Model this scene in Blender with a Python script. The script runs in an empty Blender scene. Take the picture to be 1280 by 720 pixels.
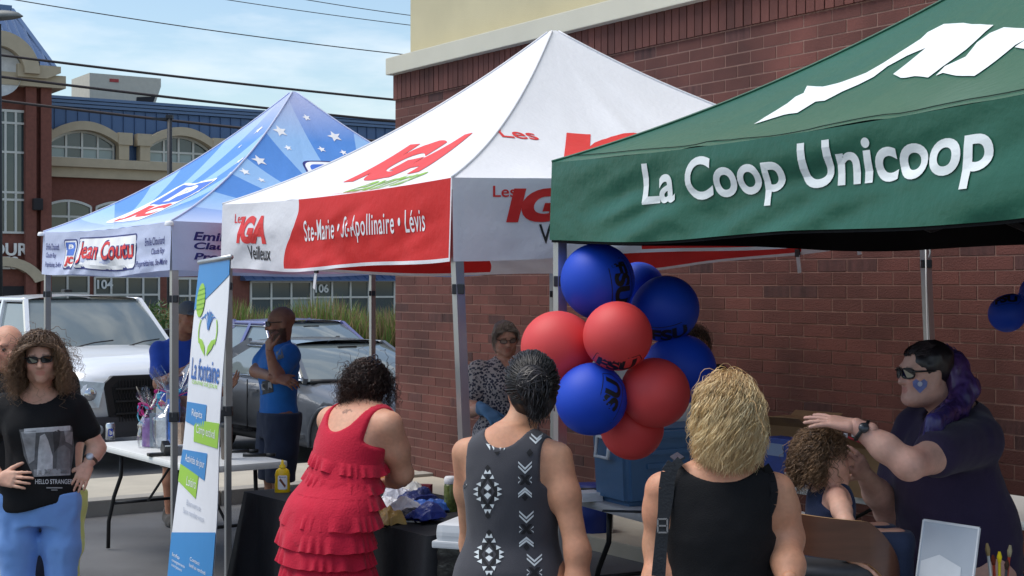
import bpy, bmesh, math, random
import numpy as np
from mathutils import Vector, Matrix
from mathutils.bvhtree import BVHTree
random.seed(7); np.random.seed(7)
R = math.radians
sc = bpy.context.scene
COL = sc.collection

# ------------------------------------------------------------------ camera, sky, sun, exposure
F, HOR, CAMH = 1850.0, 357.0, 1.85          # focal length and horizon in photo pixels, camera height
cam_d = bpy.data.cameras.new('camera'); cam = bpy.data.objects.new('camera', cam_d); COL.objects.link(cam)
cam.location = (0, 0, CAMH); cam.rotation_euler = (R(90), 0, 0)
cam_d.sensor_width = 36; cam_d.lens = 36*F/1280; cam_d.shift_y = -(360-HOR)/1280
cam_d.clip_start = 0.05; cam_d.clip_end = 3000
sc.camera = cam
SUN_EL, SUN_AZ = R(62), R(272)              # azimuth clockwise from +Y
w = bpy.data.worlds.new('World'); sc.world = w; w.use_nodes = True
wn, wl = w.node_tree.nodes, w.node_tree.links
bg = wn['Background']
sky = wn.new('ShaderNodeTexSky'); sky.sky_type = 'NISHITA'; sky.sun_disc = False
sky.sun_elevation = SUN_EL; sky.sun_rotation = SUN_AZ; sky.air_density = 1.25; sky.dust_density = .7; sky.ozone_density = 2.4
tc = wn.new('ShaderNodeTexCoord'); mp = wn.new('ShaderNodeMapping'); mp.inputs['Scale'].default_value = (1.6, 1.6, 6.5)
mp.inputs['Location'].default_value = (0.35, 0.1, 0.12)
nz = wn.new('ShaderNodeTexNoise'); nz.inputs['Scale'].default_value = 2.3; nz.inputs['Detail'].default_value = 7; nz.inputs['Roughness'].default_value = .55
rp = wn.new('ShaderNodeValToRGB'); rp.color_ramp.elements[0].position = .47; rp.color_ramp.elements[1].position = .70
rp.color_ramp.elements[0].color = (0.0,)*3+(1,); rp.color_ramp.elements[1].color = (.85,)*3+(1,)
mx = wn.new('ShaderNodeMix'); mx.data_type = 'RGBA'; mx.inputs[7].default_value = (7.0, 7.2, 7.4, 1)
wl.new(tc.outputs['Generated'], mp.inputs['Vector']); wl.new(mp.outputs['Vector'], nz.inputs['Vector'])
wl.new(nz.outputs['Fac'], rp.inputs['Fac']); wl.new(rp.outputs['Color'], mx.inputs[0])
wl.new(sky.outputs['Color'], mx.inputs[6]); wl.new(mx.outputs[2], bg.inputs['Color'])
bg.inputs['Strength'].default_value = 0.092
sd = bpy.data.lights.new('sun', 'SUN'); sun = bpy.data.objects.new('sun', sd); COL.objects.link(sun)
sd.energy = 1.75; sd.angle = R(45); sd.color = (1.0, .95, .87)
_sv = Vector((math.sin(SUN_AZ)*math.cos(SUN_EL), math.cos(SUN_AZ)*math.cos(SUN_EL), math.sin(SUN_EL)))
sun.rotation_euler = _sv.to_track_quat('Z', 'Y').to_euler(); sun.location = (-20, -10, 30)
vs = sc.view_settings; vs.view_transform = 'Standard'; vs.look = 'None'; vs.exposure = 0.80; vs.gamma = 1.0; vs.use_curve_mapping = False
sc.cycles.max_bounces = 6; sc.cycles.transparent_max_bounces = 12
sc.cycles.use_denoising = True

# ------------------------------------------------------------------ helpers
def S(r, g, b):
    f = lambda c: (c/255/12.92) if c/255 <= .04045 else ((c/255+.055)/1.055)**2.4
    return (f(r), f(g), f(b))
def P(x, y, z):                              # photo pixel at a known distance z -> world point
    return Vector(((x-640)/F*z, z, CAMH-(y-HOR)/F*z))
def G(x, y, h=0.0):                          # photo pixel lying at height h -> world point
    z = (CAMH-h)*F/(y-HOR); return P(x, y, z)
MATS = {}
def mat(name, col, rough=.6, metal=0., var=.12, vscale=6., bump=0., bscale=80., spec=.5, trans=0., coat=0., sheen=0., alpha=1., attr=None, objrand=0., detail=5., stretch=None, pos=False):
    if name in MATS: return MATS[name]
    m = bpy.data.materials.new(name); m.use_nodes = True; MATS[name] = m
    n, l = m.node_tree.nodes, m.node_tree.links
    b = n['Principled BSDF']; out = n['Material Output']
    b.inputs['Roughness'].default_value = rough; b.inputs['Metallic'].default_value = metal
    b.inputs['Specular IOR Level'].default_value = spec; b.inputs['Coat Weight'].default_value = coat
    b.inputs['Sheen Weight'].default_value = sheen; b.inputs['Alpha'].default_value = alpha
    t = n.new('ShaderNodeTexCoord'); vec = t.outputs['Object']
    if pos: gp = n.new('ShaderNodeNewGeometry'); vec = gp.outputs['Position']
    if stretch:
        mpn = n.new('ShaderNodeMapping'); mpn.inputs['Scale'].default_value = stretch; l.new(vec, mpn.inputs['Vector']); vec = mpn.outputs['Vector']
    no = n.new('ShaderNodeTexNoise'); no.inputs['Scale'].default_value = vscale; no.inputs['Detail'].default_value = detail
    l.new(vec, no.inputs['Vector'])
    mr = n.new('ShaderNodeMapRange'); mr.inputs[1].default_value = .25; mr.inputs[2].default_value = .75
    mr.inputs[3].default_value = 1-var; mr.inputs[4].default_value = 1+var; l.new(no.outputs['Fac'], mr.inputs[0])
    val = mr.outputs[0]
    if objrand:
        oi = n.new('ShaderNodeObjectInfo'); ge = n.new('ShaderNodeNewGeometry')
        ad = n.new('ShaderNodeMath'); ad.operation = 'ADD'; l.new(oi.outputs['Random'], ad.inputs[0]); l.new(ge.outputs['Random Per Island'], ad.inputs[1])
        fr = n.new('ShaderNodeMath'); fr.operation = 'FRACT'; l.new(ad.outputs[0], fr.inputs[0])
        m2 = n.new('ShaderNodeMapRange'); m2.inputs[3].default_value = 1-objrand; m2.inputs[4].default_value = 1+objrand; l.new(fr.outputs[0], m2.inputs[0])
        mu = n.new('ShaderNodeMath'); mu.operation = 'MULTIPLY'; l.new(val, mu.inputs[0]); l.new(m2.outputs[0], mu.inputs[1]); val = mu.outputs[0]
    vm = n.new('ShaderNodeVectorMath'); vm.operation = 'SCALE'; l.new(val, vm.inputs['Scale'])
    if attr:
        at = n.new('ShaderNodeAttribute'); at.attribute_name = attr; l.new(at.outputs['Color'], vm.inputs[0])
    else: vm.inputs[0].default_value = col[:3]
    l.new(vm.outputs[0], b.inputs['Base Color'])
    if bump:
        n2 = n.new('ShaderNodeTexNoise'); n2.inputs['Scale'].default_value = bscale; n2.inputs['Detail'].default_value = 6; l.new(vec, n2.inputs['Vector'])
        bp = n.new('ShaderNodeBump'); bp.inputs['Strength'].default_value = bump; bp.inputs['Distance'].default_value = .01
        l.new(n2.outputs['Fac'], bp.inputs['Height']); l.new(bp.outputs['Normal'], b.inputs['Normal'])
    if trans:
        tr = n.new('ShaderNodeBsdfTranslucent'); l.new(vm.outputs[0], tr.inputs['Color'])
        ms = n.new('ShaderNodeMixShader'); ms.inputs[0].default_value = trans
        l.new(b.outputs[0], ms.inputs[1]); l.new(tr.outputs[0], ms.inputs[2]); l.new(ms.outputs[0], out.inputs['Surface'])
    return m
def tag(o, label, cat, group=None):
    o['label'] = label; o['category'] = cat
    if group: o['group'] = group
    return o
def empty(name, loc=(0, 0, 0), rz=0., label=None, cat=None, group=None, parent=None):
    o = bpy.data.objects.new(name, None); COL.objects.link(o); o.location = loc; o.rotation_euler = (0, 0, rz); o.empty_display_size = .2
    if parent: o.parent = parent
    if label: tag(o, label, cat, group)
    return o
def mobj(name, me, m=None, parent=None, loc=None, rz=0.):
    o = bpy.data.objects.new(name, me); COL.objects.link(o)
    if m is not None and not me.materials:
        for q in (m if isinstance(m, (list, tuple)) else [m]): me.materials.append(q)
    if parent is not None: o.parent = parent
    if loc is not None: o.location = loc
    if rz: o.rotation_euler = (0, 0, rz)
    return o
class MB:
    """collects verts/faces for ONE mesh object"""
    def __init__(s): s.v = []; s.f = []; s.mi = []; s.sm = []
    def add(s, vs_, fs_, mi=0, smooth=False):
        k = len(s.v); s.v.extend([tuple(q) for q in vs_])
        for f in fs_: s.f.append(tuple(i+k for i in f)); s.mi.append(mi); s.sm.append(smooth)
    def box(s, c, d, M=None, mi=0, bev=0.):
        x, y, z = (q/2 for q in d); c = Vector(c)
        if bev:
            bm = bmesh.new(); bmesh.ops.create_cube(bm, size=1)
            for q in bm.verts: q.co = Vector((q.co.x*d[0], q.co.y*d[1], q.co.z*d[2]))
            bmesh.ops.bevel(bm, geom=bm.edges[:], offset=bev, segments=2, affect='EDGES', profile=.7)
            vs_ = [q.co.copy() for q in bm.verts]; fs_ = [[q.index for q in f.verts] for f in bm.faces]; bm.free()
        else:
            vs_ = [Vector((i, j, k)) for i in (-x, x) for j in (-y, y) for k in (-z, z)]
            fs_ = [(0, 1, 3, 2), (4, 6, 7, 5), (0, 4, 5, 1), (2, 3, 7, 6), (0, 2, 6, 4), (1, 5, 7, 3)]
        if M is not None: vs_ = [M @ q for q in vs_]
        s.add([q+c for q in vs_], fs_, mi)
    def bar(s, a, b, w_, h_=None, mi=0, up=(0, 0, 1)):          # rectangular bar from a to b
        a, b = Vector(a), Vector(b); h_ = h_ or w_; d = (b-a); L = d.length; d.normalize()
        u = Vector(up); u = u-d*u.dot(d)
        if u.length < 1e-4: u = Vector((1, 0, 0))-d*d.x
        u.normalize(); q = d.cross(u)
        vs_ = [p+q*(i*w_/2)+u*(j*h_/2) for p in (a, b) for i, j in ((-1, -1), (1, -1), (1, 1), (-1, 1))]
        s.add(vs_, [(0, 3, 2, 1), (4, 5, 6, 7), (0, 1, 5, 4), (1, 2, 6, 5), (2, 3, 7, 6), (3, 0, 4, 7)], mi)
    def tube(s, pts, r, n=8, mi=0, cap=True):
        pts = [Vector(p) for p in pts]; k = len(pts); rr = r if isinstance(r, (list, tuple)) else [r]*k
        ring = []; prev = None
        for i, p in enumerate(pts):
            d = (pts[min(i+1, k-1)]-pts[max(i-1, 0)]).normalized()
            if prev is None: u = d.orthogonal().normalized()
            else:
                u = prev-d*prev.dot(d); u.normalize()
            prev = u; q = d.cross(u)
            ring.append([p+(u*math.cos(2*math.pi*j/n)+q*math.sin(2*math.pi*j/n))*rr[i] for j in range(n)])
        vs_ = [q for rg in ring for q in rg]; fs_ = []
        for i in range(k-1):
            for j in range(n): fs_.append((i*n+j, i*n+(j+1) % n, (i+1)*n+(j+1) % n, (i+1)*n+j))
        if cap: fs_.append(tuple(reversed(range(n)))); fs_.append(tuple((k-1)*n+j for j in range(n)))
        s.add(vs_, fs_, mi, True)
    def lathe(s, prof, n=24, c=(0, 0, 0), mi=0, M=None):          # prof [(r,z)]
        vs_ = []; c = Vector(c)
        for r, z in prof:
            for j in range(n): vs_.append(Vector((r*math.cos(2*math.pi*j/n), r*math.sin(2*math.pi*j/n), z)))
        fs_ = [(i*n+j, i*n+(j+1) % n, (i+1)*n+(j+1) % n, (i+1)*n+j) for i in range(len(prof)-1) for j in range(n)]
        if M is not None: vs_ = [M @ q for q in vs_]
        s.add([q+c for q in vs_], fs_, mi, True)
    def grid(s, fn, nu, nv, mi=0, smooth=True):
        vs_ = [fn(i/nu, j/nv) for j in range(nv+1) for i in range(nu+1)]
        fs_ = [(j*(nu+1)+i, j*(nu+1)+i+1, (j+1)*(nu+1)+i+1, (j+1)*(nu+1)+i) for j in range(nv) for i in range(nu)]
        s.add(vs_, fs_, mi, smooth)
    def prism(s, poly, T, d, mi=0):                               # 2D polygon -> T(x,y,depth) extruded from depth 0 to d
        n = len(poly)
        vs_ = [T(x, y, 0) for x, y in poly]+[T(x, y, d) for x, y in poly]
        fs_ = [tuple(range(n)), tuple(reversed(range(n, 2*n)))]+[(i, (i+n), (i+1) % n+n, (i+1) % n) for i in range(n)]
        s.add(vs_, fs_, mi)
    def mesh(s, name='m'):
        me = bpy.data.meshes.new(name); me.from_pydata([tuple(q) for q in s.v], [], s.f)
        me.polygons.foreach_set('material_index', s.mi); me.polygons.foreach_set('use_smooth', s.sm)
        me.update(); return me
    def build(s, name, m, parent=None, loc=None, rz=0., fix=True):
        me = s.mesh(name)
        if fix:
            bm = bmesh.new(); bm.from_mesh(me); bmesh.ops.recalc_face_normals(bm, faces=bm.faces[:]); bm.to_mesh(me); bm.free()
        return mobj(name, me, m, parent, loc, rz)

def copy_tree(o, parent=None):
    c = o.copy(); COL.objects.link(c); c.parent = parent
    for k in list(o.children): copy_tree(k, c)
    return c
# -- flat print: text and outlines as thin geometry laid on a surface
def text2d(body, size=1., bold=0., shear=0., xs=1., align='CENTER', sp=1.):
    c = bpy.data.curves.new('txt', 'FONT'); c.body = body; c.size = size; c.offset = bold; c.shear = shear; c.align_x = align; c.space_character = sp
    c.resolution_u = 6
    o = bpy.data.objects.new('txt', c); me = bpy.data.meshes.new_from_object(o)
    v = [(q.co.x*xs, q.co.y) for q in me.vertices]; f = [tuple(p.vertices) for p in me.polygons]
    bpy.data.objects.remove(o); bpy.data.curves.remove(c); bpy.data.meshes.remove(me)
    return v, f
def poly2d(pts): return [tuple(p) for p in pts], [tuple(range(len(pts)))]
def merge2d(*parts):
    V, Fc = [], []
    for v, f in parts:
        k = len(V); V += list(v); Fc += [tuple(i+k for i in q) for q in f]
    return V, Fc
def shift2d(vf, dx=0, dy=0, s=1., rot=0.):
    c_, s_ = math.cos(rot), math.sin(rot)
    return [((x*c_-y*s_)*s+dx, (x*s_+y*c_)*s+dy) for x, y in vf[0]], vf[1]
def rect2d(x0, y0, x1, y1, r=0.):
    if r <= 0: return poly2d([(x0, y0), (x1, y0), (x1, y1), (x0, y1)])
    pts = []
    for cx, cy, a in ((x1-r, y0+r, -90), (x1-r, y1-r, 0), (x0+r, y1-r, 90), (x0+r, y0+r, 180)):
        for k in range(5): pts.append((cx+r*math.cos(R(a+k*22.5)), cy+r*math.sin(R(a+k*22.5))))
    return poly2d(pts)
def star2d(cx, cy, r, rot=0.):
    return poly2d([(cx+(r if k % 2 == 0 else r*.45)*math.cos(rot+math.pi/2+k*math.pi/5), cy+(r if k % 2 == 0 else r*.45)*math.sin(rot+math.pi/2+k*math.pi/5)) for k in range(10)])
def decal(name, vf, fn, m, parent, step=.05, root=None):
    """lay a 2D print on the surface fn(x,y)->world; cut to a grid so that it follows the cloth"""
    v, f = vf
    bm = bmesh.new(); bv = [bm.verts.new((x, y, 0)) for x, y in v]
    for q in f:
        try: bm.faces.new([bv[i] for i in q])
        except ValueError: pass
    if step:
        xs_ = [q[0] for q in v]; ys_ = [q[1] for q in v]
        for ax, lo, hi in ((0, min(xs_), max(xs_)), (1, min(ys_), max(ys_))):
            k = math.floor(lo/step)+1
            while k*step < hi:
                co = (k*step, 0, 0) if ax == 0 else (0, k*step, 0); no = (1, 0, 0) if ax == 0 else (0, 1, 0)
                bmesh.ops.bisect_plane(bm, geom=bm.verts[:]+bm.edges[:]+bm.faces[:], plane_co=co, plane_no=no, dist=1e-6); k += 1
    bad = []
    for q in bm.verts:
        p = fn(q.co.x, q.co.y)
        if p is None: bad.append(q)
        else: q.co = p
    if bad: bmesh.ops.delete(bm, geom=bad, context='VERTS')
    me = bpy.data.meshes.new(name); bm.to_mesh(me); bm.free()
    o = mobj(name, me, m, parent)
    if parent is not None and root is not None: me.transform(Matrix.Translation(-Vector(root)))
    return o
def bvh_of(o):
    me = o.data; return BVHTree.FromPolygons([o.matrix_world @ q.co for q in me.vertices] if False else [q.co.copy() for q in me.vertices], [tuple(p.vertices) for p in me.polygons])
_nz = np.random.RandomState(3).rand(64, 64, 64).astype(np.float32)
def vnoise(p):                               # smooth value noise, p (...,3) -> 0..1
    p = np.asarray(p, dtype=np.float32); i = np.floor(p).astype(np.int32); f = p-i; f = f*f*(3-2*f); i &= 63; j = (i+1) & 63
    g = lambda a, b, c: _nz[a, b, c]
    x0, y0, z0 = i[..., 0], i[..., 1], i[..., 2]; x1, y1, z1 = j[..., 0], j[..., 1], j[..., 2]; fx, fy, fz = f[..., 0], f[..., 1], f[..., 2]
    a = g(x0, y0, z0)*(1-fx)+g(x1, y0, z0)*fx; b = g(x0, y1, z0)*(1-fx)+g(x1, y1, z0)*fx
    c = g(x0, y0, z1)*(1-fx)+g(x1, y0, z1)*fx; d = g(x0, y1, z1)*(1-fx)+g(x1, y1, z1)*fx
    return (a*(1-fy)+b*fy)*(1-fz)+(c*(1-fy)+d*fy)*fz
_nl = _nz.tolist()
def n1(x, y=0., z=0.):                       # the same noise for one point, without numpy overhead
    i, j, k = math.floor(x), math.floor(y), math.floor(z); fx, fy, fz = x-i, y-j, z-k
    fx *= fx*(3-2*fx); fy *= fy*(3-2*fy); fz *= fz*(3-2*fz)
    A, B = _nl[i & 63], _nl[(i+1) & 63]; j0, j1, k0, k1 = j & 63, (j+1) & 63, k & 63, (k+1) & 63
    a = A[j0][k0]+(B[j0][k0]-A[j0][k0])*fx; b = A[j1][k0]+(B[j1][k0]-A[j1][k0])*fx
    c = A[j0][k1]+(B[j0][k1]-A[j0][k1])*fx; d = A[j1][k1]+(B[j1][k1]-A[j1][k1])*fx
    a += (b-a)*fy; c += (d-c)*fy; return a+(c-a)*fz
# ------------------------------------------------------------------ ground
E1 = Vector((.83, .557, 0)).normalized(); E2 = Vector((-.557, .83, 0)).normalized()
K0 = G(130, 645); K0.z = 0                    # foot of the kerb
def gz(x, y):
    d = (Vector((x, y, 0))-K0).dot(E2); t = min(max((d-.6)/2.2, 0), 1); return -.2*t*t*(3-2*t)
M_asph = mat('asphalt', S(94, 94, 95), .86, var=.32, vscale=1.3, bump=.7, bscale=190, detail=9)
M_conc = mat('concrete', S(176, 168, 152), .9, var=.12, vscale=3, bump=.3, bscale=90)
M_concd = mat('kerb_concrete', S(150, 145, 136), .9, var=.16, vscale=3, bump=.35, bscale=70)
g = MB()
ts = sorted(set([-600, -200, -60, -25, -12]+[x*.5 for x in range(-14, 16)]+[12, 25, 60, 200, 600]))
def gv(i, j):
    p = K0+E1*ts[i]+E2*ts[j]; return (p.x, p.y, gz(p.x, p.y))
n_ = len(ts)
g.add([gv(i, j) for j in range(n_) for i in range(n_)], [(j*n_+i, j*n_+i+1, (j+1)*n_+i+1, (j+1)*n_+i) for j in range(n_-1) for i in range(n_-1)], 0, True)
o = g.build('ground', M_asph); o['kind'] = 'structure'
def frame_box(m, o0, a, b, t0, t1, d0, d1, z0, z1, bev=0.):
    c = o0+a*((t0+t1)/2)+b*((d0+d1)/2); M = Matrix((a, b, Vector((0, 0, 1)))).transposed()
    m.box((c.x, c.y, (z0+z1)/2), (t1-t0, d1-d0, z1-z0), M, bev=bev)
g = MB()
for k in range(14):                          # kerb in cast lengths
    frame_box(g, K0, E1, E2, -14+k*1.25+.004, -14+(k+1)*1.25-.004, 0, .2, -.3, .128, .012)
o = g.build('kerb', M_concd); o['kind'] = 'structure'
g = MB(); frame_box(g, K0, E1, E2, -14, 3.4, .2, 1.45, -.4, .118, .01)
o = g.build('pavement', M_conc); o['kind'] = 'structure'
# ------------------------------------------------------------------ brick shop on the right
W0 = Vector((-1.12, 14.19, 0)); WA = Vector((.557, -.83, 0)).normalized()
RZW = math.atan2(WA.y, WA.x)
BL, BH, MO = .2526, .0842, .010
M_brick = mat('brick', S(102, 59, 51), .85, var=.42, vscale=1.7, detail=11., pos=True, bump=.5, bscale=120, objrand=.17)
M_brickd = mat('brick_flashed', S(84, 52, 48), .85, var=.45, vscale=9, bump=.5, bscale=120, objrand=.2, pos=True, stretch=(3, 3, .4))
M_mort = mat('mortar', S(152, 118, 106), .95, var=.15, vscale=20, bump=.4, bscale=200)
M_stuc = mat('stucco', S(196, 186, 152), .95, var=.07, vscale=2, bump=.35, bscale=150)
M_trim = mat('stucco_trim', S(206, 201, 182), .9, var=.06, vscale=2, bump=.25, bscale=150)
shop = empty('brick_shop', W0, RZW, 'dark red brick shop building with cream stucco upper wall beside the canopies', 'building')
g = MB(); g.box((7, 4.003, 1.8), (14, 8, 3.84)); g.build('wall', M_mort, shop)
g = MB(); g.box((7, 3.93, 3.94), (14.02, 8.06, .16), bev=.008); g.build('stucco_ledge', M_trim, shop)
g = MB(); g.box((7.12, 4.1, 5.6), (14, 8, 3.2)); g.build('stucco_wall', M_stuc, shop)
bmsh = MB(); bmsh.box((0, 0, 0), (BL-MO, .09, BH-MO), bev=0); brick_me = bmsh.mesh('brick'); brick_me.materials.append(M_brick)
brick_me2 = brick_me.copy(); brick_me2.materials.clear(); brick_me2.materials.append(M_brickd)
half_me = MB(); half_me.box((0, 0, 0), (BL/2-MO, .09, BH-MO)); half_me = half_me.mesh('brick_half'); half_me.materials.append(M_brick)
WM = Matrix.Translation(W0) @ Matrix.Rotation(RZW, 4, 'Z')
def topx(p):
    q = WM @ Vector(p); return 640+F*q.x/q.y, HOR-F*(q.z-CAMH)/q.y, q.y
cand = []; rest = []
NC = 43
rb = random.Random(5)
for k in range(NC):
    z = (k+.5)*BH
    off = 0 if k % 2 else BL/2
    n = int(12.5/BL)
    for i in range(-1, n):
        x0 = i*BL+off; x1 = x0+BL
        hf = x0 < -1e-6
        if hf:
            if k % 2: continue
            x0 = 0; 
        if x1 < 0: continue
        cx = (x0+x1)/2; c = (cx, .0455-rb.uniform(0, .002), z)
        px, py, d = topx((cx, 0, z))
        vis = d > 2 and ((840 < px < 1290 and 300 < py < 560) or (700 < px < 1180 and py < 190 and py < 163-(px-860)*.515 and py > -10 and py < 47+(px-693)*.62)
                         or (490 < px < 565 and 345 < py < 610) or (578 < px < 600 and 345 < py < 500))
        (cand if vis and not hf else rest).append((d, c, hf))
cand.sort(key=lambda q: q[0])
rest += cand[300:]
for d, c, hf in cand[:300]:
    o = mobj('brick', brick_me2 if rb.random() < .13 else brick_me, None, shop); o.location = c
g = MB()
for d, c, hf in rest: g.box(c, ((BL/2 if hf else BL)-MO, .09, BH-MO), mi=1 if rb.random() < .13 else 0)
o = g.build('brick_courses', [M_brick, M_brickd], shop, fix=False); o['kind'] = 'stuff'
sm_ = MB(); sm_.box((0, 0, 0), (BH-MO, .1, BL-MO)); sm_ = sm_.mesh('soldier_brick'); sm_.materials.append(M_brick)
for i in range(100):
    o = mobj('soldier_brick', sm_, None, shop); o.location = ((i+.5)*BH, .028-rb.uniform(0, .004), NC*BH+BL/2)
g = MB()
for i in range(100, 150): g.box(((i+.5)*BH, .028, NC*BH+BL/2), (BH-MO, .1, BL-MO))
o = g.build('soldier_courses', M_brick, shop, fix=False); o['kind'] = 'stuff'
# concrete walk at the foot of the wall
g = MB(); frame_box(g, W0, WA, E1, .3, 14, -.75, -.002, -.3, .10, .01); o = g.build('sidewalk', M_conc); o['kind'] = 'structure'

# ------------------------------------------------------------------ far brick building across the street
B0 = Vector((-15.6, 50, -.2)); RZB = math.atan2(E1.y, E1.x)
def fb(px, py, yo=0.):
    u = (px-640)/F
    t = (u*(50+E2.y*yo)+15.6-E2.x*yo)/(E1.x-E1.y*u); z = 50+E1.y*t+E2.y*yo
    return t, CAMH-(py-HOR)/F*z+.2
M_fbrick = mat('far_brick', S(124, 76, 64), .9, var=.16, vscale=9, bump=.3, bscale=40)
M_stone = mat('cast_stone', S(190, 175, 148), .9, var=.08, vscale=3)
M_bluem = mat('blue_metal', S(76, 103, 142), .42, metal=.25, var=.06, vscale=1.2)
M_blued = mat('blue_metal_flashing', S(92, 116, 150), .4, metal=.3, var=.06, vscale=1)
M_frame = mat('aluminium_frame', S(205, 205, 198), .5, metal=.2, var=.05)
M_glass = mat('window_glass', S(62, 78, 80), .06, var=.25, vscale=.6, spec=.8)
M_glassb = mat('blind_glass', S(140, 158, 158), .15, var=.12, vscale=.8, spec=.8)
M_dark = mat('dark_interior', S(40, 38, 40), .8)
fbd = empty('office_building', B0, RZB, 'red brick office building with blue metal roof and arched windows', 'building')
tL, _ = fb(30, 300); tR = fb(560, 300)[0]+8
hs = lambda y: fb(60, y)[1]                   # heights read at the left end of the long front
H_sill, H_c1, H_c2, H_top, H_fas = hs(197), hs(208), hs(221), hs(118), hs(131)
bm_ = MB(); bm_.box(((tL+tR)/2, 5, H_c2/2), (tR-tL, 10, H_c2)); bm_.build('wall', M_fbrick, fbd)
g = MB(); g.box(((tL+tR)/2, 4.8, (H_sill+H_c1)/2), (tR-tL, 10.5, H_sill-H_c1)); g.build('upper_cornice', M_stone, fbd)
g = MB(); g.box(((tL+tR)/2, 4.9, (H_c1+H_c2)/2), (tR-tL, 10.3, H_c1-H_c2-.004)); g.build('lower_cornice', M_stone, fbd)
g = MB(); g.box(((tL+tR)/2, 5.2, (H_sill+H_top)/2), (tR-tL, 9.8, H_top-H_sill-.004)); g.build('attic_wall', M_blued, fbd)
g = MB()
for k in range(3): g.box(((tL+tR)/2, 5, H_fas+(H_top-H_fas)*(k+.5)/3), (tR-tL, 9.8+.1*k, (H_top-H_fas)/3-.02))
g.build('roof_flashing', M_blued, fbd)
pm = MB(); pw = .40; pm.box((0, .03, 0), (pw-.012, .05, H_fas-H_sill-.01)); pm.box((pw/2-.012, -.015, 0), (.022, .06, H_fas-H_sill-.01)); pm = pm.mesh('roof_panel'); pm.materials.append(M_bluem)
k = 0
while tL+.5+k*pw < tR:
    o = mobj('roof_panel', pm, None, fbd); o.location = (tL+.5+k*pw, .22, (H_fas+H_sill)/2); k += 1
def window(x0, x1, z0, zs, zt, cols, rowz, y, parent, arch=True, surround=None, blinds=0., mat_g=None):
    """window with bars and single panes; rowz inner bar heights; arch top from zs (springing) to zt"""
    hw = (x1-x0)/2; xc = (x0+x1)/2
    top = lambda x: zs+(zt-zs)*(1-((x-xc)/hw)**2) if arch else zt
    fr = MB()
    xs_ = [x0+(x1-x0)*i/cols for i in range(cols+1)]
    zsb = [z0]+list(rowz)
    for x in xs_: fr.box((x, y, (z0+top(min(max(x, x0+.02), x1-.02)))/2), (.07, .08, top(min(max(x, x0+.02), x1-.02))-z0))
    for z in zsb: fr.box((xc, y-.003, z), (x1-x0, .08, .07))
    N = 12
    for i in range(N):
        a = x0+(x1-x0)*i/N; b = x0+(x1-x0)*(i+1)/N; fr.bar((a, y-.004, top(a)), (b, y-.004, top(b)), .08, .08)
    wo = fr.build('window', M_frame, parent)
    for i in range(cols):
        for j, z in enumerate(zsb):
            a, b = xs_[i], xs_[i+1]; last = j == len(zsb)-1
            zt_ = None if last else zsb[j+1]
            pts = [(a, z), (b, z)]
            if last: pts += [(b-(b-a)*q/4, max(top(b-(b-a)*q/4), z+.02)) for q in range(5)]
            else: pts += [(b, zt_), (a, zt_)]
            m = MB(); m.prism(pts, lambda x, zz, d: (x, y+.02+d, zz), .02)
            mm = mat_g or (M_glassb if rb.random() < blinds and not last else M_glass)
            m.build('pane', mm, wo)
    if surround:
        s = MB(); th = surround
        N = 14
        for i in range(N):
            a = x0-.05+(x1-x0+.1)*i/N; b = x0-.05+(x1-x0+.1)*(i+1)/N
            q = lambda x: zs+(zt-zs)*(1-((x-xc)/(hw+.06))**2)
            pts = [(a, q(a)+.03), (b, q(b)+.03), (b, q(b)+th), (a, q(a)+th)]
            s.prism(pts, lambda x, zz, d: (x, y-.42+d, zz), .4)
        for sx in (-1, 1):
            s.box((xc+sx*(hw+.26), y-.2, (z0+zs)/2), (.36, .38, zs-z0))
            s.box((xc+sx*(hw+.30), y-.24, zs+.2), (.5, .42, .42))
        s.build('surround', M_stone, wo)
    return wo
t0, z0 = fb(60, 200); t1, _ = fb(143, 200); t2, _ = fb(184, 200); t3, _ = fb(262, 200); pitch = t2-t0
zs, zt = fb(143, 181)[1], fb(100, 164)[1]
for k in range(5): window(t0+k*pitch+.1, t0+k*pitch+(t1-t0), H_sill+.03, zs, zt, 4, [H_sill+(zs-H_sill)*.72], .14, fbd, True, .33, .6)
# first floor arched windows and ground floor glazing
ta, za = fb(57, 290); tb, _ = fb(113, 290); pit2 = fb(120, 290)[0]-ta
zsa, zta = fb(85, 258)[1], fb(85, 251)[1]
for k in range(9): window(ta+k*pit2, ta+k*pit2+(tb-ta), za, zsa, zta, 2, [zsa-.35], -.03, fbd, True, None, .3)
def shopfront(px0, px1, y0, cols, num=None, nx=None):
    a, zt_ = fb(px0, y0); b, _ = fb(px1, y0)
    wo = window(a, b, .5, zt_, zt_, cols, [zt_-.62], -.03, fbd, False, None, .25)
    if num:
        tn, zn = fb(nx, y0+11)
        decal('unit_number', text2d(num, .42, .012), lambda x, y: (tn+x, -.10, zn+y-.1), mat('white_vinyl', S(220, 222, 218), .6), wo, None)
shopfront(57, 110, 344, 2); shopfront(118, 198, 346, 4, '104', 129); shopfront(215, 258, 348, 2); shopfront(313, 388, 352, 3); shopfront(391, 460, 351, 3, '106', 400); shopfront(464, 520, 351, 2)
g = MB()
a, za_ = fb(300, 346); b, _ = fb(560, 346); g.add([(a, -.5, za_-.10), (b, -.5, za_-.10), (b, -.02, za_+.1), (a, -.02, za_+.1), (a, -.5, za_-.14), (b, -.5, za_-.14), (b, -.02, za_-.14), (a, -.02, za_-.14)],
      [(0, 1, 2, 3), (4, 7, 6, 5), (0, 4, 5, 1), (1, 5, 6, 2), (0, 3, 7, 4)])
for k in range(24):
    x = a+(b-a)*k/23; g.bar((x, -.5, za_-.085), (x, -.03, za_+.115), .03, .04)
g.build('awning', M_bluem, fbd)
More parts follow.
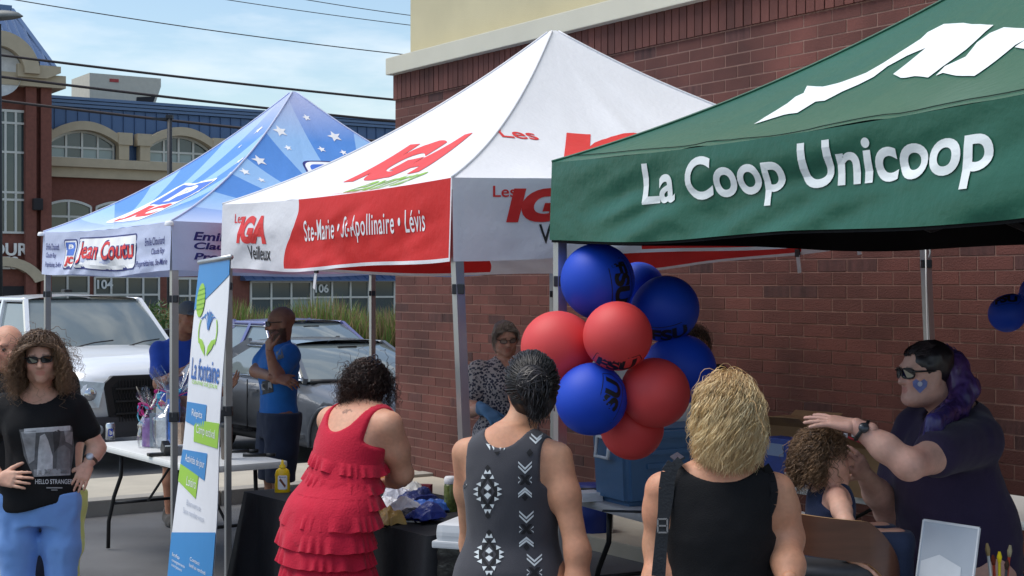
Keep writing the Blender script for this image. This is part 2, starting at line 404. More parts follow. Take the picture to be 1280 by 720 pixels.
# rooftop units
yo = 5.
a, z_ = fb(112, 127, yo); b, z2 = fb(203, 98, yo); u1 = empty('rooftop_unit', label='beige rooftop ventilation unit with slanted hood on blue roof', cat='ventilation unit')
u1.location = B0+E1*a+E2*yo+Vector((0, 0, H_top-.01)); u1.rotation_euler = (0, 0, RZB)
M_beige = mat('unit_beige', S(196, 188, 168), .6, var=.06)
hh = z2-H_top; ww = b-a
m = MB(); m.prism([(.15, 0), (ww*.83, 0), (ww*.98, hh*.8), (ww*.98, hh), (0, hh), (0, hh*.35)], lambda x, zz, d: (x, d, zz), 2.2); m.build('casing', M_beige, u1)
m = MB(); m.prism([(ww*.62, hh*.12), (ww*.80, hh*.05), (ww*.90, hh*.55), (ww*.64, hh*.5)], lambda x, zz, d: (x, -.02+d, zz), .03); m.build('intake_grille', M_dark, u1)
m = MB(); m.box((ww*.33, -.012, hh*.86), (.35, .02, .12)); m.build('warning_label', mat('label_red', S(170, 60, 55), .6), u1)
# tower
YT = -1.6
tw = empty('corner_tower', B0, RZB, 'red brick corner tower with blue metal hipped roof and stone cornice', 'building')
TL, _ = fb(-150, 300, YT); TR, _ = fb(60, 300, YT); hT = lambda y: fb(40, y, YT)[1]
g = MB(); g.box(((TL+TR)/2, YT+4, hT(104)/2), (TR-TL, 8, hT(104))); g.build('wall', M_fbrick, tw)
pa, pb = fb(36, 300, YT)[0], fb(55, 300, YT)[0]
g = MB()
for x in (pa, pb): g.box((x, YT-.12, hT(104)/2), (.34, .3, hT(104)-.01))
g.build('pier', M_fbrick, tw)
g = MB(); g.box(((TL+TR)/2+.0, YT+3.9, (hT(104)+hT(108))/2+.1), (TR-TL+.9, 8.7, hT(104)-hT(108)+.3)); g.build('frieze', M_stone, tw)
ca, cb = fb(22, 90, YT-.6)[0], fb(76, 90, YT-.6)[0]
g = MB(); g.prism([(ca, hT(84)), (cb, hT(84)), (cb, hT(92)), (cb-.45, hT(100)), (ca, hT(100))], lambda x, zz, d: (x, YT-.62+d, zz), 9.0)
g.build('cornice', M_stone, tw)
apx, apz = fb(14, 12, YT+2.5); rx0, rz0 = fb(64, 83, YT)
lx = TL-.3
g = MB(); zz0 = hT(84)+.005
A_ = [(lx, YT-.3, zz0), (rx0, YT-.3, zz0), (rx0, YT+7.5, zz0), (lx, YT+7.5, zz0)]; B_ = [(lx+3.4, YT+2.5, apz), (apx, YT+2.5, apz), (apx, YT+5, apz), (lx+3.4, YT+5, apz)]
g.add(A_+B_, [(0, 1, 5, 4), (1, 2, 6, 5), (2, 3, 7, 6), (3, 0, 4, 7), (4, 5, 6, 7)])
rf = g.build('roof', M_bluem, tw)
g = MB()
for k in range(22):
    x = lx+.3+k*(rx0-lx)/22
    f_ = 1. if x < apx else max(0, 1-(x-apx)/(rx0-apx))
    if x < lx+3.4: continue
    g.bar((x, YT-.32, zz0), (x, YT-.32+2.8*f_, zz0+(apz-zz0)*f_), .035, .09)
g.bar((rx0, YT-.3, zz0), (apx, YT+2.5, apz), .16, .12); g.bar((lx+3.4, YT+2.5, apz), (apx, YT+2.5, apz), .2, .25)
g.build('seam', M_blued, rf)
# round stone window surround on the tower, tall glazing, sign letters, entrance arch
rc, rzc = fb(-9, 92, YT)
g = MB()
for k in range(24):
    a0, a1 = math.pi*(k/24), math.pi*((k+1)/24); r0, r1 = .80, 1.28
    g.prism([(rc+r0*math.cos(a0), rzc+r0*math.sin(a0)), (rc+r1*math.cos(a0), rzc+r1*math.sin(a0)), (rc+r1*math.cos(a1), rzc+r1*math.sin(a1)), (rc+r0*math.cos(a1), rzc+r0*math.sin(a1))], lambda x, zz, d: (x, YT-.8+d, zz), .9)
g.build('round_surround', M_stone, tw)
g = MB(); g.lathe([(0, 0), (.78, 0), (.78, .1)], 28, (rc, YT-.42, rzc), M=Matrix.Rotation(R(90), 3, 'X')); g.build('clock_face', mat('clock_white', S(215, 215, 210), .5), tw)
a, z_ = fb(-20, 290, YT); b, zt_ = fb(32, 140, YT)
window(a, b, z_, zt_, zt_, 4, [z_+(zt_-z_)*q for q in (.27, .33, .66, .9)], YT-.03, tw, False, None, .0)
M_sign = mat('sign_white', S(235, 233, 226), .5)
for body, px, py in (('OUR', 10, 319), ('ES', 11, 336)):
    tt, zz = fb(px, py, YT)
    v, f = text2d(body, .55, .012); m = MB()
    for q in f: m.prism([v[i] for i in q], lambda x, y, d: (tt+x, YT-.16+d, zz+y), .08)
    m.build('sign_letters', M_sign, tw)
ec, ez = fb(2, 346, YT); g = MB()
for k in range(16):
    a0, a1 = math.pi*(.12+.76*k/16), math.pi*(.12+.76*(k+1)/16); r0, r1 = 1.05, 1.42
    g.prism([(ec+r0*math.cos(a0), ez-.5+r0*.8*math.sin(a0)), (ec+r1*math.cos(a0), ez-.5+r1*.8*math.sin(a0)), (ec+r1*math.cos(a1), ez-.5+r1*.8*math.sin(a1)), (ec+r0*math.cos(a1), ez-.5+r0*.8*math.sin(a1))], lambda x, zz, d: (x, YT-.35+d, zz), .4)
g.build('entrance_arch', M_stone, tw)
g = MB(); g.box((ec, YT-.04, (ez-.3)/2), (2.1, .1, ez-.3)); g.build('entrance_door', M_dark, tw)
g = MB(); tt, zz = fb(43, 256, YT); g.box((tt, YT-.36, zz), (.3, .25, .38), bev=.04); g.build('wall_lamp', M_dark, tw)
g = MB(); tt, zz = fb(43, 80, YT-.5); g.box((tt, YT-.55, zz), (.28, .2, .16), bev=.03); g.box((tt, YT-.5, zz-.12), (.06, .06, .2)); g.build('roof_lamp', M_dark, tw)

# ------------------------------------------------------------------ poles and overhead cables
M_pole = mat('dark_steel', S(52, 54, 58), .55, metal=.4)
M_lamp = mat('lamp_grey', S(120, 122, 120), .5, metal=.3)
sl = empty('street_lamp', (P(-2, 60, 27).x, 27, -.2), 0, 'grey street lamp with rounded head on slim pole beside the tower', 'street lamp')
m = MB(); top = P(0, 30, 27).z+.2; m.tube([(0, 0, 0), (0, 0, top*.5), (0, 0, top)], [.085, .07, .05], 10); m.build('pole', M_pole, sl)
g = MB()
def lampf(u, v):
    a = u*2*math.pi; r = math.sin(math.pi*min(max(v, .001), .999))**.45; x = -.55+v*1.0
    zz = .14*r*math.sin(a); zz = zz if zz > 0 else zz*.35
    return (x, .17*r*math.cos(a), top+.08+zz+.06*v)
g.grid(lampf, 18, 12); g.build('lamp_head', M_lamp, sl)
pz = 30.
up = empty('cable_pole', (P(212, 145, pz).x, pz, -.2), 0, 'slim dark pole carrying the lowest overhead cable behind blue canopy', 'pole')
m = MB(); top = P(212, 145, pz).z+.2; m.tube([(0, 0, 0), (0, 0, top)], [.06, .048], 10); m.build('pole', M_pole, up)
m = MB(); m.box((0, 0, top-.02), (.14, .12, .08), bev=.01); m.box((-.2, 0, top-.06), (.3, .04, .05)); m.build('clamp', M_pole, up)
M_cab = mat('cable_black', S(58, 50, 50), .7)
def cable(x0, y0, x1, y1, z0_, z1_, r, sag, label):
    a = P(x0, y0, z0_); b = P(x1, y1, z1_); pts = []
    for k in range(25):
        t = k/24; p = a.lerp(b, t); p.z -= sag*4*t*(1-t); pts.append(p)
    m = MB(); m.tube(pts, r, 6); o = m.build('overhead_cable', M_cab); tag(o, label, 'cable', 'cables strung over the street')
cable(-60, 61, 560, 131, 29, 33, .026, .05, 'uppermost thick black cable of the three crossing the blue roof')
cable(-60, 88, 560, 158, 29, 33, .027, .05, 'middle thick black cable of the three, passing in front of rooftop unit')
cable(-60, 118, 560, 184, 29.7, 31.2, .028, .06, 'lowest thick black cable clamped to the slim dark pole')
cable(-20, -7, 560, 74, 34, 36, .012, .1, 'single thin wire high in the sky above the rooftop unit')
cable(260, -4, 560, 37, 34, 36, .009, .03, 'thin wire high in the sky, lower of a close pair')
cable(350, -6, 560, 25, 34, 36, .009, .03, 'thin wire high in the sky, upper of a close pair')
# ------------------------------------------------------------------ planting
M_grass = mat('ornamental_grass', (0, 0, 0), .7, var=.2, vscale=3, attr='Col', trans=.25)
def blades(name, n, fpos, fh, colf, m, wdt=.014, lean=.35, seed=1):
    r = np.random.RandomState(seed); V = np.zeros((n, 7, 3), np.float32); C = np.zeros((n, 7, 4), np.float32); C[..., 3] = 1
    for i in range(n):
        x, y, z = fpos(r); h = fh(r, x, y); a = r.rand()*6.28; l = lean*h*r.rand()**1.3; d = np.array([math.cos(a), math.sin(a)]); s = np.array([-d[1], d[0]])*wdt*(.6+.8*r.rand())
        for k, t in enumerate((0, .45, .8)):
            c = np.array([x, y])+d*l*t*t; ww_ = s*(1-.35*t)
            V[i, 2*k, :2] = c-ww_; V[i, 2*k+1, :2] = c+ww_; V[i, 2*k:2*k+2, 2] = z+h*t*(1-.1*l/h)
        V[i, 6, :2] = np.array([x, y])+d*l; V[i, 6, 2] = z+h*(1-.15*l/h)
        b0, b1 = colf(r); C[i, :4, :3] = b0; C[i, 4:, :3] = b1
    fs_ = []
    for i in range(n):
        q = i*7; fs_ += [(q, q+1, q+3, q+2), (q+2, q+3, q+5, q+4), (q+4, q+5, q+6)]
    me = bpy.data.meshes.new(name); me.from_pydata(V.reshape(-1, 3).tolist(), [], fs_)
    ca_ = me.color_attributes.new('Col', 'FLOAT_COLOR', 'POINT'); ca_.data.foreach_set('color', C.reshape(-1))
    return mobj(name, me, m)
def gcol(r):
    g0 = np.array(S(84, 112, 50))*(.6+.7*r.rand()); q = r.rand()
    g1 = np.array(S(150, 128, 92))*(.7+.5*r.rand()) if q < .48 else np.array(S(112, 136, 64))*(.7+.6*r.rand())
    return g0, g1
o = blades('ornamental_grass', 9000, lambda r: (-7.2+8.4*r.rand(), 26.6+2*r.rand(), -.2), lambda r, x, y: (1.22+.55*r.rand())*(1.04+.08*math.sin(x*3.1)), gcol, M_grass, .016, .38)
o['kind'] = 'stuff'; tag(o, 'tall ornamental grass with pale feathery plumes behind the parked cars', 'grass')
def leaves(c, rad, n, size, rs, flat=.35):
    """leaf quads spread through a lumpy crown volume"""
    r = np.random.RandomState(rs); d = r.normal(size=(n, 3)); d /= np.linalg.norm(d, axis=1)[:, None]
    lump = .72+.5*vnoise(d*2.3+rs*7.1); rr = (r.rand(n)**.4)*lump
    p = d*rr[:, None]*np.array(rad)+np.array(c)
    u = r.normal(size=(n, 3)); u /= np.linalg.norm(u, axis=1)[:, None]; v = np.cross(u, r.normal(size=(n, 3))); v /= np.linalg.norm(v, axis=1)[:, None]
    s = size*(.6+.8*r.rand(n))[:, None]
    V = np.stack([p-u*s, p+v*s*flat, p+u*s, p-v*s*flat], 1)
    return V.reshape(-1, 3), [(4*i, 4*i+1, 4*i+2, 4*i+3) for i in range(n)]
def shrub(x, y, h, w_, n, col, label, rs, size=.05):
    root = empty('shrub', (x, y, -.2), 0, label, 'shrub', 'shrubs behind the cars')
    m = MB(); v, f = leaves((0, 0, h*.52), (w_/2, w_/2, h*.5), n, size, rs); m.add(v, f)
    m.build('foliage', mat('leaf_%d' % rs, col, .6, var=.5, vscale=5, trans=.25, objrand=.3), root, fix=False)
    m = MB()
    for k in range(6):
        a = k*1.05; m.tube([(.05*math.cos(a), .05*math.sin(a), 0), (.2*w_*math.cos(a), .2*w_*math.sin(a), h*.35), (.33*w_*math.cos(a), .33*w_*math.sin(a), h*.65)], [.02, .014, .006], 5)
    m.build('stem', mat('bark', S(88, 72, 58), .9), root)
shrub(P(188, 400, 25).x, 25.0, 1.75, 1.35, 2600, S(66, 92, 46), 'rounded dark green shrub between the pickup and the shopfronts', 11)
shrub(P(272, 400, 25.6).x, 25.6, 1.2, 1.1, 2000, S(104, 132, 62), 'low yellowish green shrub in front of the tall grass', 12)
shrub(P(160, 400, 27).x, 27.2, 1.7, 1.3, 2000, S(60, 86, 44), 'dark green shrub half hidden behind the pickup roof', 13)
# ------------------------------------------------------------------ pop-up canopies
class Side:
    def __init__(s, A, B, K, va, vb, a, seed, amp=1., hang=None, fold=1.):
        s.A, s.B, s.K = Vector(A), Vector(B), Vector(K); s.va, s.vb, s.a, s.seed, s.amp, s.fold = va, vb, a, seed, amp, fold
        s.W = (s.B-s.A).to_2d().length; mid = (s.A+s.B)/2; s.H = (s.K-mid).length
        d = (s.B-s.A); d.z = 0; d.normalize(); s.n = Vector((d.y, -d.x, 0))
        if s.n.dot(mid-s.K) < 0: s.n = -s.n
    def eave(s, u):
        p = s.A.lerp(s.B, u); p.z -= .022*4*u*(1-u)*s.amp; return p
    def rf(s, u, v):
        p = s.eave(u).lerp(s.K, v); z0 = s.eave(u).z; z1 = s.K.z
        gg = s.a*v+(1-s.a)*v**2.1
        z = z0+(z1-z0)*gg-.05*4*u*(1-u)*math.sin(math.pi*v)*(1-v)
        w_ = 16*u*(1-u)*u*(1-u)
        z += s.amp*.016*(n1(u*9+s.seed, v*2.2, s.seed)-.5)*math.sin(math.pi*min(v+.15, 1))*w_
        z += s.amp*.010*(n1(u*22+s.seed*3, v*3+u*6, 4)-.5)*(1-v)*w_
        return Vector((p.x, p.y, z))+s.n*(-.0)
    def val(s, u, d):                        # d 0..1 down the valance
        p = s.eave(u); V = s.va*(1-u)+s.vb*u
        e = 4*u*(1-u)
        q = 1-(2*abs(u-.5))**6
        a_ = (n1(u*5+s.seed*2, d*1.6+u*2, 7)-.5)*.045+(n1(u*15+d*5, d*2.5-u*3, s.seed)-.5)*.022+(n1(u*34, d*6-u*12, s.seed+9)-.5)*.008
        k = s.fold*s.amp*min(d*2.2, 1)*q
        return p+s.n*(a_*k+.012*d)+Vector((0, 0, -V*d+.012*e*d*math.sin(u*9+s.seed)*s.fold))
    def at(s, x, t, off=.003):               # x along the eave from its middle, t up the slope (t<0 down the valance)
        def raw(x, t):
            if t >= 0:
                v = min(t/s.H, .995); u = .5+x/(s.W*(1-v)); return s.rf(min(max(u, 0), 1), v)
            u = .5+x/s.W; u = min(max(u, 0), 1); V = s.va*(1-u)+s.vb*u; return s.val(u, -t/V)
        p = raw(x, t)
        if off == 0: return p
        e = .012; du = raw(x+e, t)-raw(x-e, t); sg = 1 if t >= 0 else -1
        dv = (raw(x, t+e)-raw(x, t)) if t >= 0 else (raw(x, t)-raw(x, t-e))
        n = du.cross(dv)
        if n.length < 1e-9: return p
        n.normalize()
        if n.dot(s.n)+n.z < 0: n = -n
        return p+n*off
    def inv(s, px, py, roof=True):           # photo pixel -> (x,t) on this side
        if not hasattr(s, 'tab'):
            s.tab = {}
            for rfq in (True, False):
                pts = []
                for i in range(81):
                    for j in range(61):
                        if rfq: t = s.H*.98*j/60; x = (i/80-.5)*s.W*(1-t/s.H)
                        else: x = (i/80-.5)*s.W; t = -(s.va+(s.vb-s.va)*i/80)*(j/60*.999+.0005)
                        q = s.at(x, t, 0); pts.append((x, t, 640+F*q.x/q.y, HOR-F*(q.z-CAMH)/q.y))
                s.tab[rfq] = np.array(pts)
        T = s.tab[roof]; d = (T[:, 2]-px)**2+(T[:, 3]-py)**2; k = np.argsort(d)[:6]; w_ = 1/(d[k]+.05)
        return float((T[k, 0]*w_).sum()/w_.sum()), float((T[k, 1]*w_).sum()/w_.sum())
M_legm = mat('canopy_leg_steel', S(188, 190, 190), .35, metal=.75, var=.06)
M_jointp = mat('joint_plastic', S(44, 46, 50), .5)
M_trussd = mat('truss_grey', S(96, 98, 100), .45, metal=.6)
def uvmesh(name, sides, part, m, root, parent, nu, nv, inner=0.):
    V, Fs, UV = [], [], []
    for s in sides:
        k = len(V)
        for j in range(nv+1):
            for i in range(nu+1):
                u, v = i/nu, j/nv
                if part == 'roof':
                    v = v*.992; p = s.rf(u, v); UV.append(((u-.5)*s.W*(1-v), v*s.H))
                else: p = s.val(u, v); UV.append((u, -v))
                if inner: p = p-s.n*inner-Vector((0, 0, inner))
                V.append(p-root)
        for j in range(nv):
            for i in range(nu): q = k+j*(nu+1)+i; Fs.append((q, q+1, q+nu+2, q+nu+1))
    me = bpy.data.meshes.new(name); me.from_pydata([tuple(p) for p in V], [], Fs)
    ul = me.uv_layers.new(name='st'); vi = np.zeros(len(me.loops), np.int32); me.loops.foreach_get('vertex_index', vi)
    ul.data.foreach_set('uv', np.array(UV, np.float32)[vi].reshape(-1)); me.polygons.foreach_set('use_smooth', [True]*len(Fs))
    return mobj(name, me, m, parent)
def canopy(name, label, corners, tops, vals, peak, a, m_roof, m_val, seed, legs=None, inner=None, amp=1.):
    cs = [Vector((x, y, z)) for (x, y), z in zip(corners, tops)]
    K = Vector(peak); base = Vector((sum(c.x for c in cs)/4, sum(c.y for c in cs)/4, 0))
    root = empty(name, base, 0, label, 'canopy')
    sides = [Side(cs[i], cs[(i+1) % 4], K, vals[i], vals[(i+1) % 4], a, seed+i*3.7, amp) for i in range(4)]
    uvmesh('roof', sides, 'roof', m_roof, base, root, 72, 40)
    uvmesh('valance', sides, 'val', m_val, base, root, 110, 20)
    if inner:
        uvmesh('lining', sides, 'roof', inner, base, root, 16, 12, .012); uvmesh('valance_lining', sides, 'val', inner, base, root, 40, 6, .010)
    c0 = base.copy()
    for i, c in enumerate(cs):
        ins = (Vector((c0.x, c0.y, 0))-Vector((c.x, c.y, 0))).normalized()*.035
        t_ = Vector((c.x, c.y, 0))+ins; foot = t_.copy()
        if legs and legs[i]: foot = Vector((legs[i][0], legs[i][1], 0))
        fz = gz(foot.x, foot.y); foot.z = fz
        tp = Vector((t_.x, t_.y, c.z-.06)); mid = tp.lerp(foot, .52)
        ang = Vector((sides[i].n.x, sides[i].n.y, 0))
        m = MB(); m.bar(tp-base, mid-base, .042, .042, up=ang)
        lo = m.build('leg', M_legm, root)
        m = MB(); m.bar(mid-base+(tp-mid)*.05, foot-base+Vector((0, 0, .006)), .034, .034, up=ang); m.build('lower_tube', M_legm, lo)
        m = MB(); q = foot-base; m.box((q.x, q.y, q.z+.004), (.09, .09, .008)); m.build('foot_plate', M_legm, lo)
        m = MB(); q = mid-base; m.box(q, (.056, .056, .06), bev=.006); m.build('slider', M_jointp, lo); m = MB(); q2 = tp.lerp(foot, .19)-base; m.box(q2, (.054, .054, .045), bev=.005); m.build('slider', M_jointp, lo)
    for i, s in enumerate(sides):
        m = MB()
        N = 4
        for k in range(N):
            u0, u1 = .03+.94*k/N, .03+.94*(k+1)/N
            A0, A1 = s.A.lerp(s.B, u0), s.A.lerp(s.B, u1)
            for za, zb in ((-.06, -.26), (-.26, -.06)):
                a0 = A0+Vector((0, 0, za))-s.n*.05-base; b0 = A1+Vector((0, 0, zb))-s.n*.05-base; m.bar(a0, b0, .014, .028)
        m.build('truss', M_trussd, root)
    m = MB()
    for c in cs:
        pts = []
        for k in range(7):
            v = .02+.94*k/6; p = c.lerp(K, v); p.z = c.z+(K.z-c.z)*(a*v+(1-a)*v**2.1)-.05; pts.append(p-base)
        m.tube(pts, .012, 6)
    m.build('roof_rib', M_trussd, root)
    m = MB()                                  # piped hip seams
    for i, s in enumerate(sides):
        m.tube([s.rf(0, v/24*.985)-base+Vector((0, 0, .003)) for v in range(25)], .0065, 5)
    m.build('hip_seam', m_val if not isinstance(m_roof, list) else m_roof[0], root)
    return root, base, sides
def bbox(v): xs_ = [q[0] for q in v]; ys_ = [q[1] for q in v]; return min(xs_), min(ys_), max(xs_), max(ys_)
def fit(vf, x0, y0, x1, y1, sh=0.):
    a, b, c, d = bbox(vf[0]); out = []
    for x, y in vf[0]:
        fy = (y-b)/(d-b); out.append((x0+(x-a)/(c-a)*(x1-x0)+sh*(fy-.5)*(y1-y0), y0+fy*(y1-y0)))
    return out, vf[1]
def put(side, root, base, name, vf, m, off=.003, step=.06):
    return decal(name, vf, lambda x, t: side.at(x, t, off), m, root, step, base)
def cloth(name, col, rough=.55, trans=.12, var=.04, setup=None, bump=.25, bscale=34., sheen=0.):
    """woven polyester; setup(nodes, links, uv_socket) may return a colour socket for the print"""
    m = mat(name, col, rough, var=var, vscale=3, bump=bump, bscale=bscale, trans=trans, spec=.3)
    if setup:
        n, l = m.node_tree.nodes, m.node_tree.links
        uv = n.new('ShaderNodeUVMap'); uv.uv_map = 'st'; sx = n.new('ShaderNodeSeparateXYZ'); l.new(uv.outputs[0], sx.inputs[0])
        colr = setup(n, l, sx.outputs[0], sx.outputs[1])
        vm = [q for q in n if q.type == 'VECT_MATH'][0]; l.new(colr, vm.inputs[0])
    return m
def mth(n, l, op, a, b=None):
    q = n.new('ShaderNodeMath'); q.operation = op
    for i, x in enumerate((a, b)):
        if x is None: continue
        if isinstance(x, (int, float)): q.inputs[i].default_value = x
        else: l.new(x, q.inputs[i])
    return q.outputs[0]
def mixc(n, l, f, a, b):
    q = n.new('ShaderNodeMix'); q.data_type = 'RGBA'
    if isinstance(f, (int, float)): q.inputs[0].default_value = f
    else: l.new(f, q.inputs[0])
    for i, x in ((6, a), (7, b)):
        if isinstance(x, tuple): q.inputs[i].default_value = x[:3]+(1,)
        else: l.new(x, q.inputs[i])
    return q.outputs[2]
WHT, RED = S(240, 240, 244), S(222, 46, 44)
def iga_val(n, l, u, v):                      # red field with an S-shaped left border
    sft = mth(n, l, 'MULTIPLY', mth(n, l, 'SINE', mth(n, l, 'MULTIPLY', mth(n, l, 'ADD', v, .5), 4.2)), .035)
    lim = mth(n, l, 'ADD', .375, sft)
    a = mth(n, l, 'GREATER_THAN', u, lim); b = mth(n, l, 'GREATER_THAN', v, -.955); c = mth(n, l, 'LESS_THAN', u, .996)
    return mixc(n, l, mth(n, l, 'MULTIPLY', mth(n, l, 'MULTIPLY', a, b), c), WHT, RED)
M_iroof = cloth('white_canopy_cloth', S(244, 244, 247), trans=.14)
M_ival = cloth('white_red_valance_cloth', WHT, trans=.16, setup=iga_val)
M_red = mat('print_red', S(222, 46, 44), .55, var=.05, bump=.2, bscale=34); M_blk = mat('print_black', S(30, 30, 34), .6); M_wht = mat('print_white', S(242, 242, 244), .55)
M_grn = mat('print_green', S(140, 186, 60), .55); M_navy = mat('print_navy', S(30, 40, 120), .55); M_blu = mat('print_blue', S(58, 108, 206), .5)
# --- white and red grocer canopy
igr, ib, isd = canopy('canopy_tent', 'white pop-up canopy with red printed valance between blue and green canopies',
    [(-1.747, 8.93), (-.263, 6.5), (2.27, 8.06), (.70, 10.5)], [2.34, 2.325, 2.49, 2.30], [.385, .369, .36, .365], (.235, 8.5, 3.325), .58, M_iroof, M_ival, 1.3,
    legs=[None, (-.16, 6.47), (2.33, 8.02), None])
sL, sR = isd[0], isd[1]
IGA = lambda q=.055: text2d('IGA', 1, q, .0, sp=.95)
# valance, left face
x0, t0_ = sL.inv(297, 300, False); x1, t1_ = sL.inv(337, 264, False)
put(sL, igr, ib, 'logo_print', fit(IGA(), x0, -.235, x1, -.075, .28), M_red)
put(sL, igr, ib, 'logo_print', fit(text2d('Les', 1, .01), x0-.10, -.115, x0+.03, -.06), M_red)
put(sL, igr, ib, 'logo_print', fit(text2d('Veilleux', 1, .008, .1), x0+.14, -.325, x1+.03, -.245), M_blk)
put(sL, igr, ib, 'town_names', fit(text2d('Ste-Marie \u2022 St-Apollinaire \u2022 L\u00e9vis', 1, .008, .12, sp=1.1), -.17, -.255, 1.17, -.115), M_wht)
# valance, right face
x0, _ = sR.inv(637, 280, False); x1, _ = sR.inv(690, 280, False)
put(sR, igr, ib, 'logo_print', fit(IGA(), x0, -.20, x0+.52, -.045, .28), M_red)
put(sR, igr, ib, 'logo_print', fit(text2d('Les', 1, .01), x0-.09, -.085, x0+.03, -.035), M_red)
put(sR, igr, ib, 'logo_print', fit(text2d('Veilleux', 1, .008, .1), x0+.16, -.30, x0+.52, -.21), M_blk)
put(sR, igr, ib, 'town_names', fit(text2d('Ste-Marie \u2022 St-Apollinaire \u2022 L\u00e9vis', 1, .008, .12, sp=1.1), -.17, -.255, 1.17, -.115), M_wht)
# roof, left slope
a0 = sL.inv(442, 228); a1 = sL.inv(606, 163)
put(sL, igr, ib, 'logo_print', fit(IGA(.07), a0[0]-.12, max(a0[1], .2), a1[0]+.02, a1[1]+.02, .10), M_red)
put(sL, igr, ib, 'logo_print', fit(text2d('extra', 1, .01), a0[0]+.30, .05, a0[0]+.98, max(a0[1], .2)-.01, .2), M_grn)
put(sL, igr, ib, 'logo_print', poly2d([(a0[0]+.05, .055), (.3, .03), (.75, .05), (.3, .042)]), M_red)
# roof, right slope
a0 = sR.inv(706, 196); b0 = sR.inv(668, 174)
put(sR, igr, ib, 'logo_print', fit(IGA(.06), a0[0]+.05, .26, a0[0]+1.2, .71, .62), M_red)
put(sR, igr, ib, 'logo_print', fit(text2d('Les', 1, .01), a0[0]-.25, .60, a0[0]-.03, .71), M_red)
put(sR, igr, ib, 'logo_print', fit(text2d('extra', 1, .0), a0[0]+.3, .06, a0[0]+.95, .215), M_grn)
M_strap = mat('strap_white', S(230, 230, 232), .6)
def strap(side, base, root, u, dx, L):
    p = side.val(u, 1.0)-side.n*.012-base; m = MB(); d = (side.B-side.A).normalized()
    m.bar(p+Vector((0, 0, .02)), p+d*dx+Vector((0, 0, -L)), .03, .004, up=side.n)
    so = m.build('strap', M_strap, root); m = MB(); m.bar(p+Vector((0, 0, .035)), p+d*dx*.1+Vector((0, 0, -.012)), .034, .012, up=side.n); m.build('buckle', M_jointp, so)
strap(sL, ib, igr, .50, -.03, .095)
strap(isd[2], ib, igr, .35, -.02, .11); strap(isd[2], ib, igr, .18, -.01, .05)
# --- blue star canopy
BL_D, BL_L, BL_W = S(92, 150, 227), S(158, 201, 247), S(208, 220, 248)
def jc_roof(n, l, s, t):
    ang = mth(n, l, 'ARCTAN2', mth(n, l, 'SUBTRACT', t, .12), s)
    w_ = mth(n, l, 'SINE', mth(n, l, 'ADD', mth(n, l, 'MULTIPLY', ang, 11.0), 1.2))
    st = mth(n, l, 'GREATER_THAN', w_, .15)
    c = mixc(n, l, st, BL_D, BL_L)
    mr = n.new('ShaderNodeMapRange'); l.new(t, mr.inputs[0]); mr.inputs[1].default_value = .45; mr.inputs[2].default_value = 0; mr.inputs[3].default_value = 0; mr.inputs[4].default_value = .85
    c = mixc(n, l, mr.outputs[0], c, BL_W)
    m2 = n.new('ShaderNodeMapRange'); l.new(t, m2.inputs[0]); m2.inputs[1].default_value = 1.25; m2.inputs[2].default_value = 1.65; m2.inputs[4].default_value = .75
    return mixc(n, l, m2.outputs[0], c, S(205, 208, 240))
M_jroof = cloth('blue_ray_canopy_cloth', BL_D, trans=.12, setup=jc_roof)
M_jval = cloth('pale_lavender_valance_cloth', S(212, 220, 247), trans=.16)
jc, jb, jsd = canopy('canopy_tent', 'blue pop-up canopy with white stars, light rays and pale lavender valance', [(-3.61, 11.4), (-2.07, 9.0), (.33, 10.54), (-1.21, 12.94)],
    [2.263, 2.244, 2.27, 2.26], [.325, .30, .31, .315], (-1.62, 10.97, 3.30), .58, M_jroof, M_jval, 5.1)
jL, jR = jsd[0], jsd[1]
def outline_text(side, root, base, name, body, x0, y0, x1, y1, m1, m2, sh=.0, grow=.03):
    put(side, root, base, name, fit(text2d(body, 1, .05), x0-.012, y0-.01, x1+.012, y1+.01, sh), m1, .0045)
    put(side, root, base, name, fit(text2d(body, 1, .02), x0, y0, x1, y1, sh), m2, .006)
def jx(px, py): return jL.inv(px, py, False)[0]
xa, xb = jx(99, 310), jx(171, 310)
put(jL, jc, jb, 'logo_plate', rect2d(xa, -.275, xb, -.045, .03), M_navy, .0025); put(jL, jc, jb, 'logo_plate', rect2d(xa+.01, -.265, xb-.01, -.055, .025), M_wht, .0035)
outline_text(jL, jc, jb, 'shop_name', 'Jean Coutu', xa+.05, -.235, xb-.05, -.08, M_navy, M_red, .1)
xc_, xd = jx(82, 310), jx(97, 310)
def pjc(side, root, base, x0, y0, x1, y1, o=0.):
    W_, H_ = x1-x0, y1-y0
    put(side, root, base, 'logo_plate', rect2d(x0, y0, x1, y1, W_*.1), M_navy, .0025+o); put(side, root, base, 'logo_plate', rect2d(x0+W_*.05, y0+H_*.05, x1-W_*.05, y1-H_*.05, W_*.08), M_wht, .0035+o)
    put(side, root, base, 'logo_print', rect2d(x0+W_*.12, y0+H_*.45, x1-W_*.12, y1-H_*.1, W_*.04), M_blu, .0045+o)
    put(side, root, base, 'logo_print', fit(text2d('P', 1, .05), x0+W_*.3, y0+H_*.5, x0+W_*.72, y1-H_*.17, .15), M_wht, .0055+o)
    put(side, root, base, 'logo_print', fit(text2d('JC', 1, .06), x0+W_*.15, y0+H_*.1, x1-W_*.12, y0+H_*.42, .2), M_red, .0055+o)
pjc(jL, jc, jb, xc_, -.28, xd, -.055)
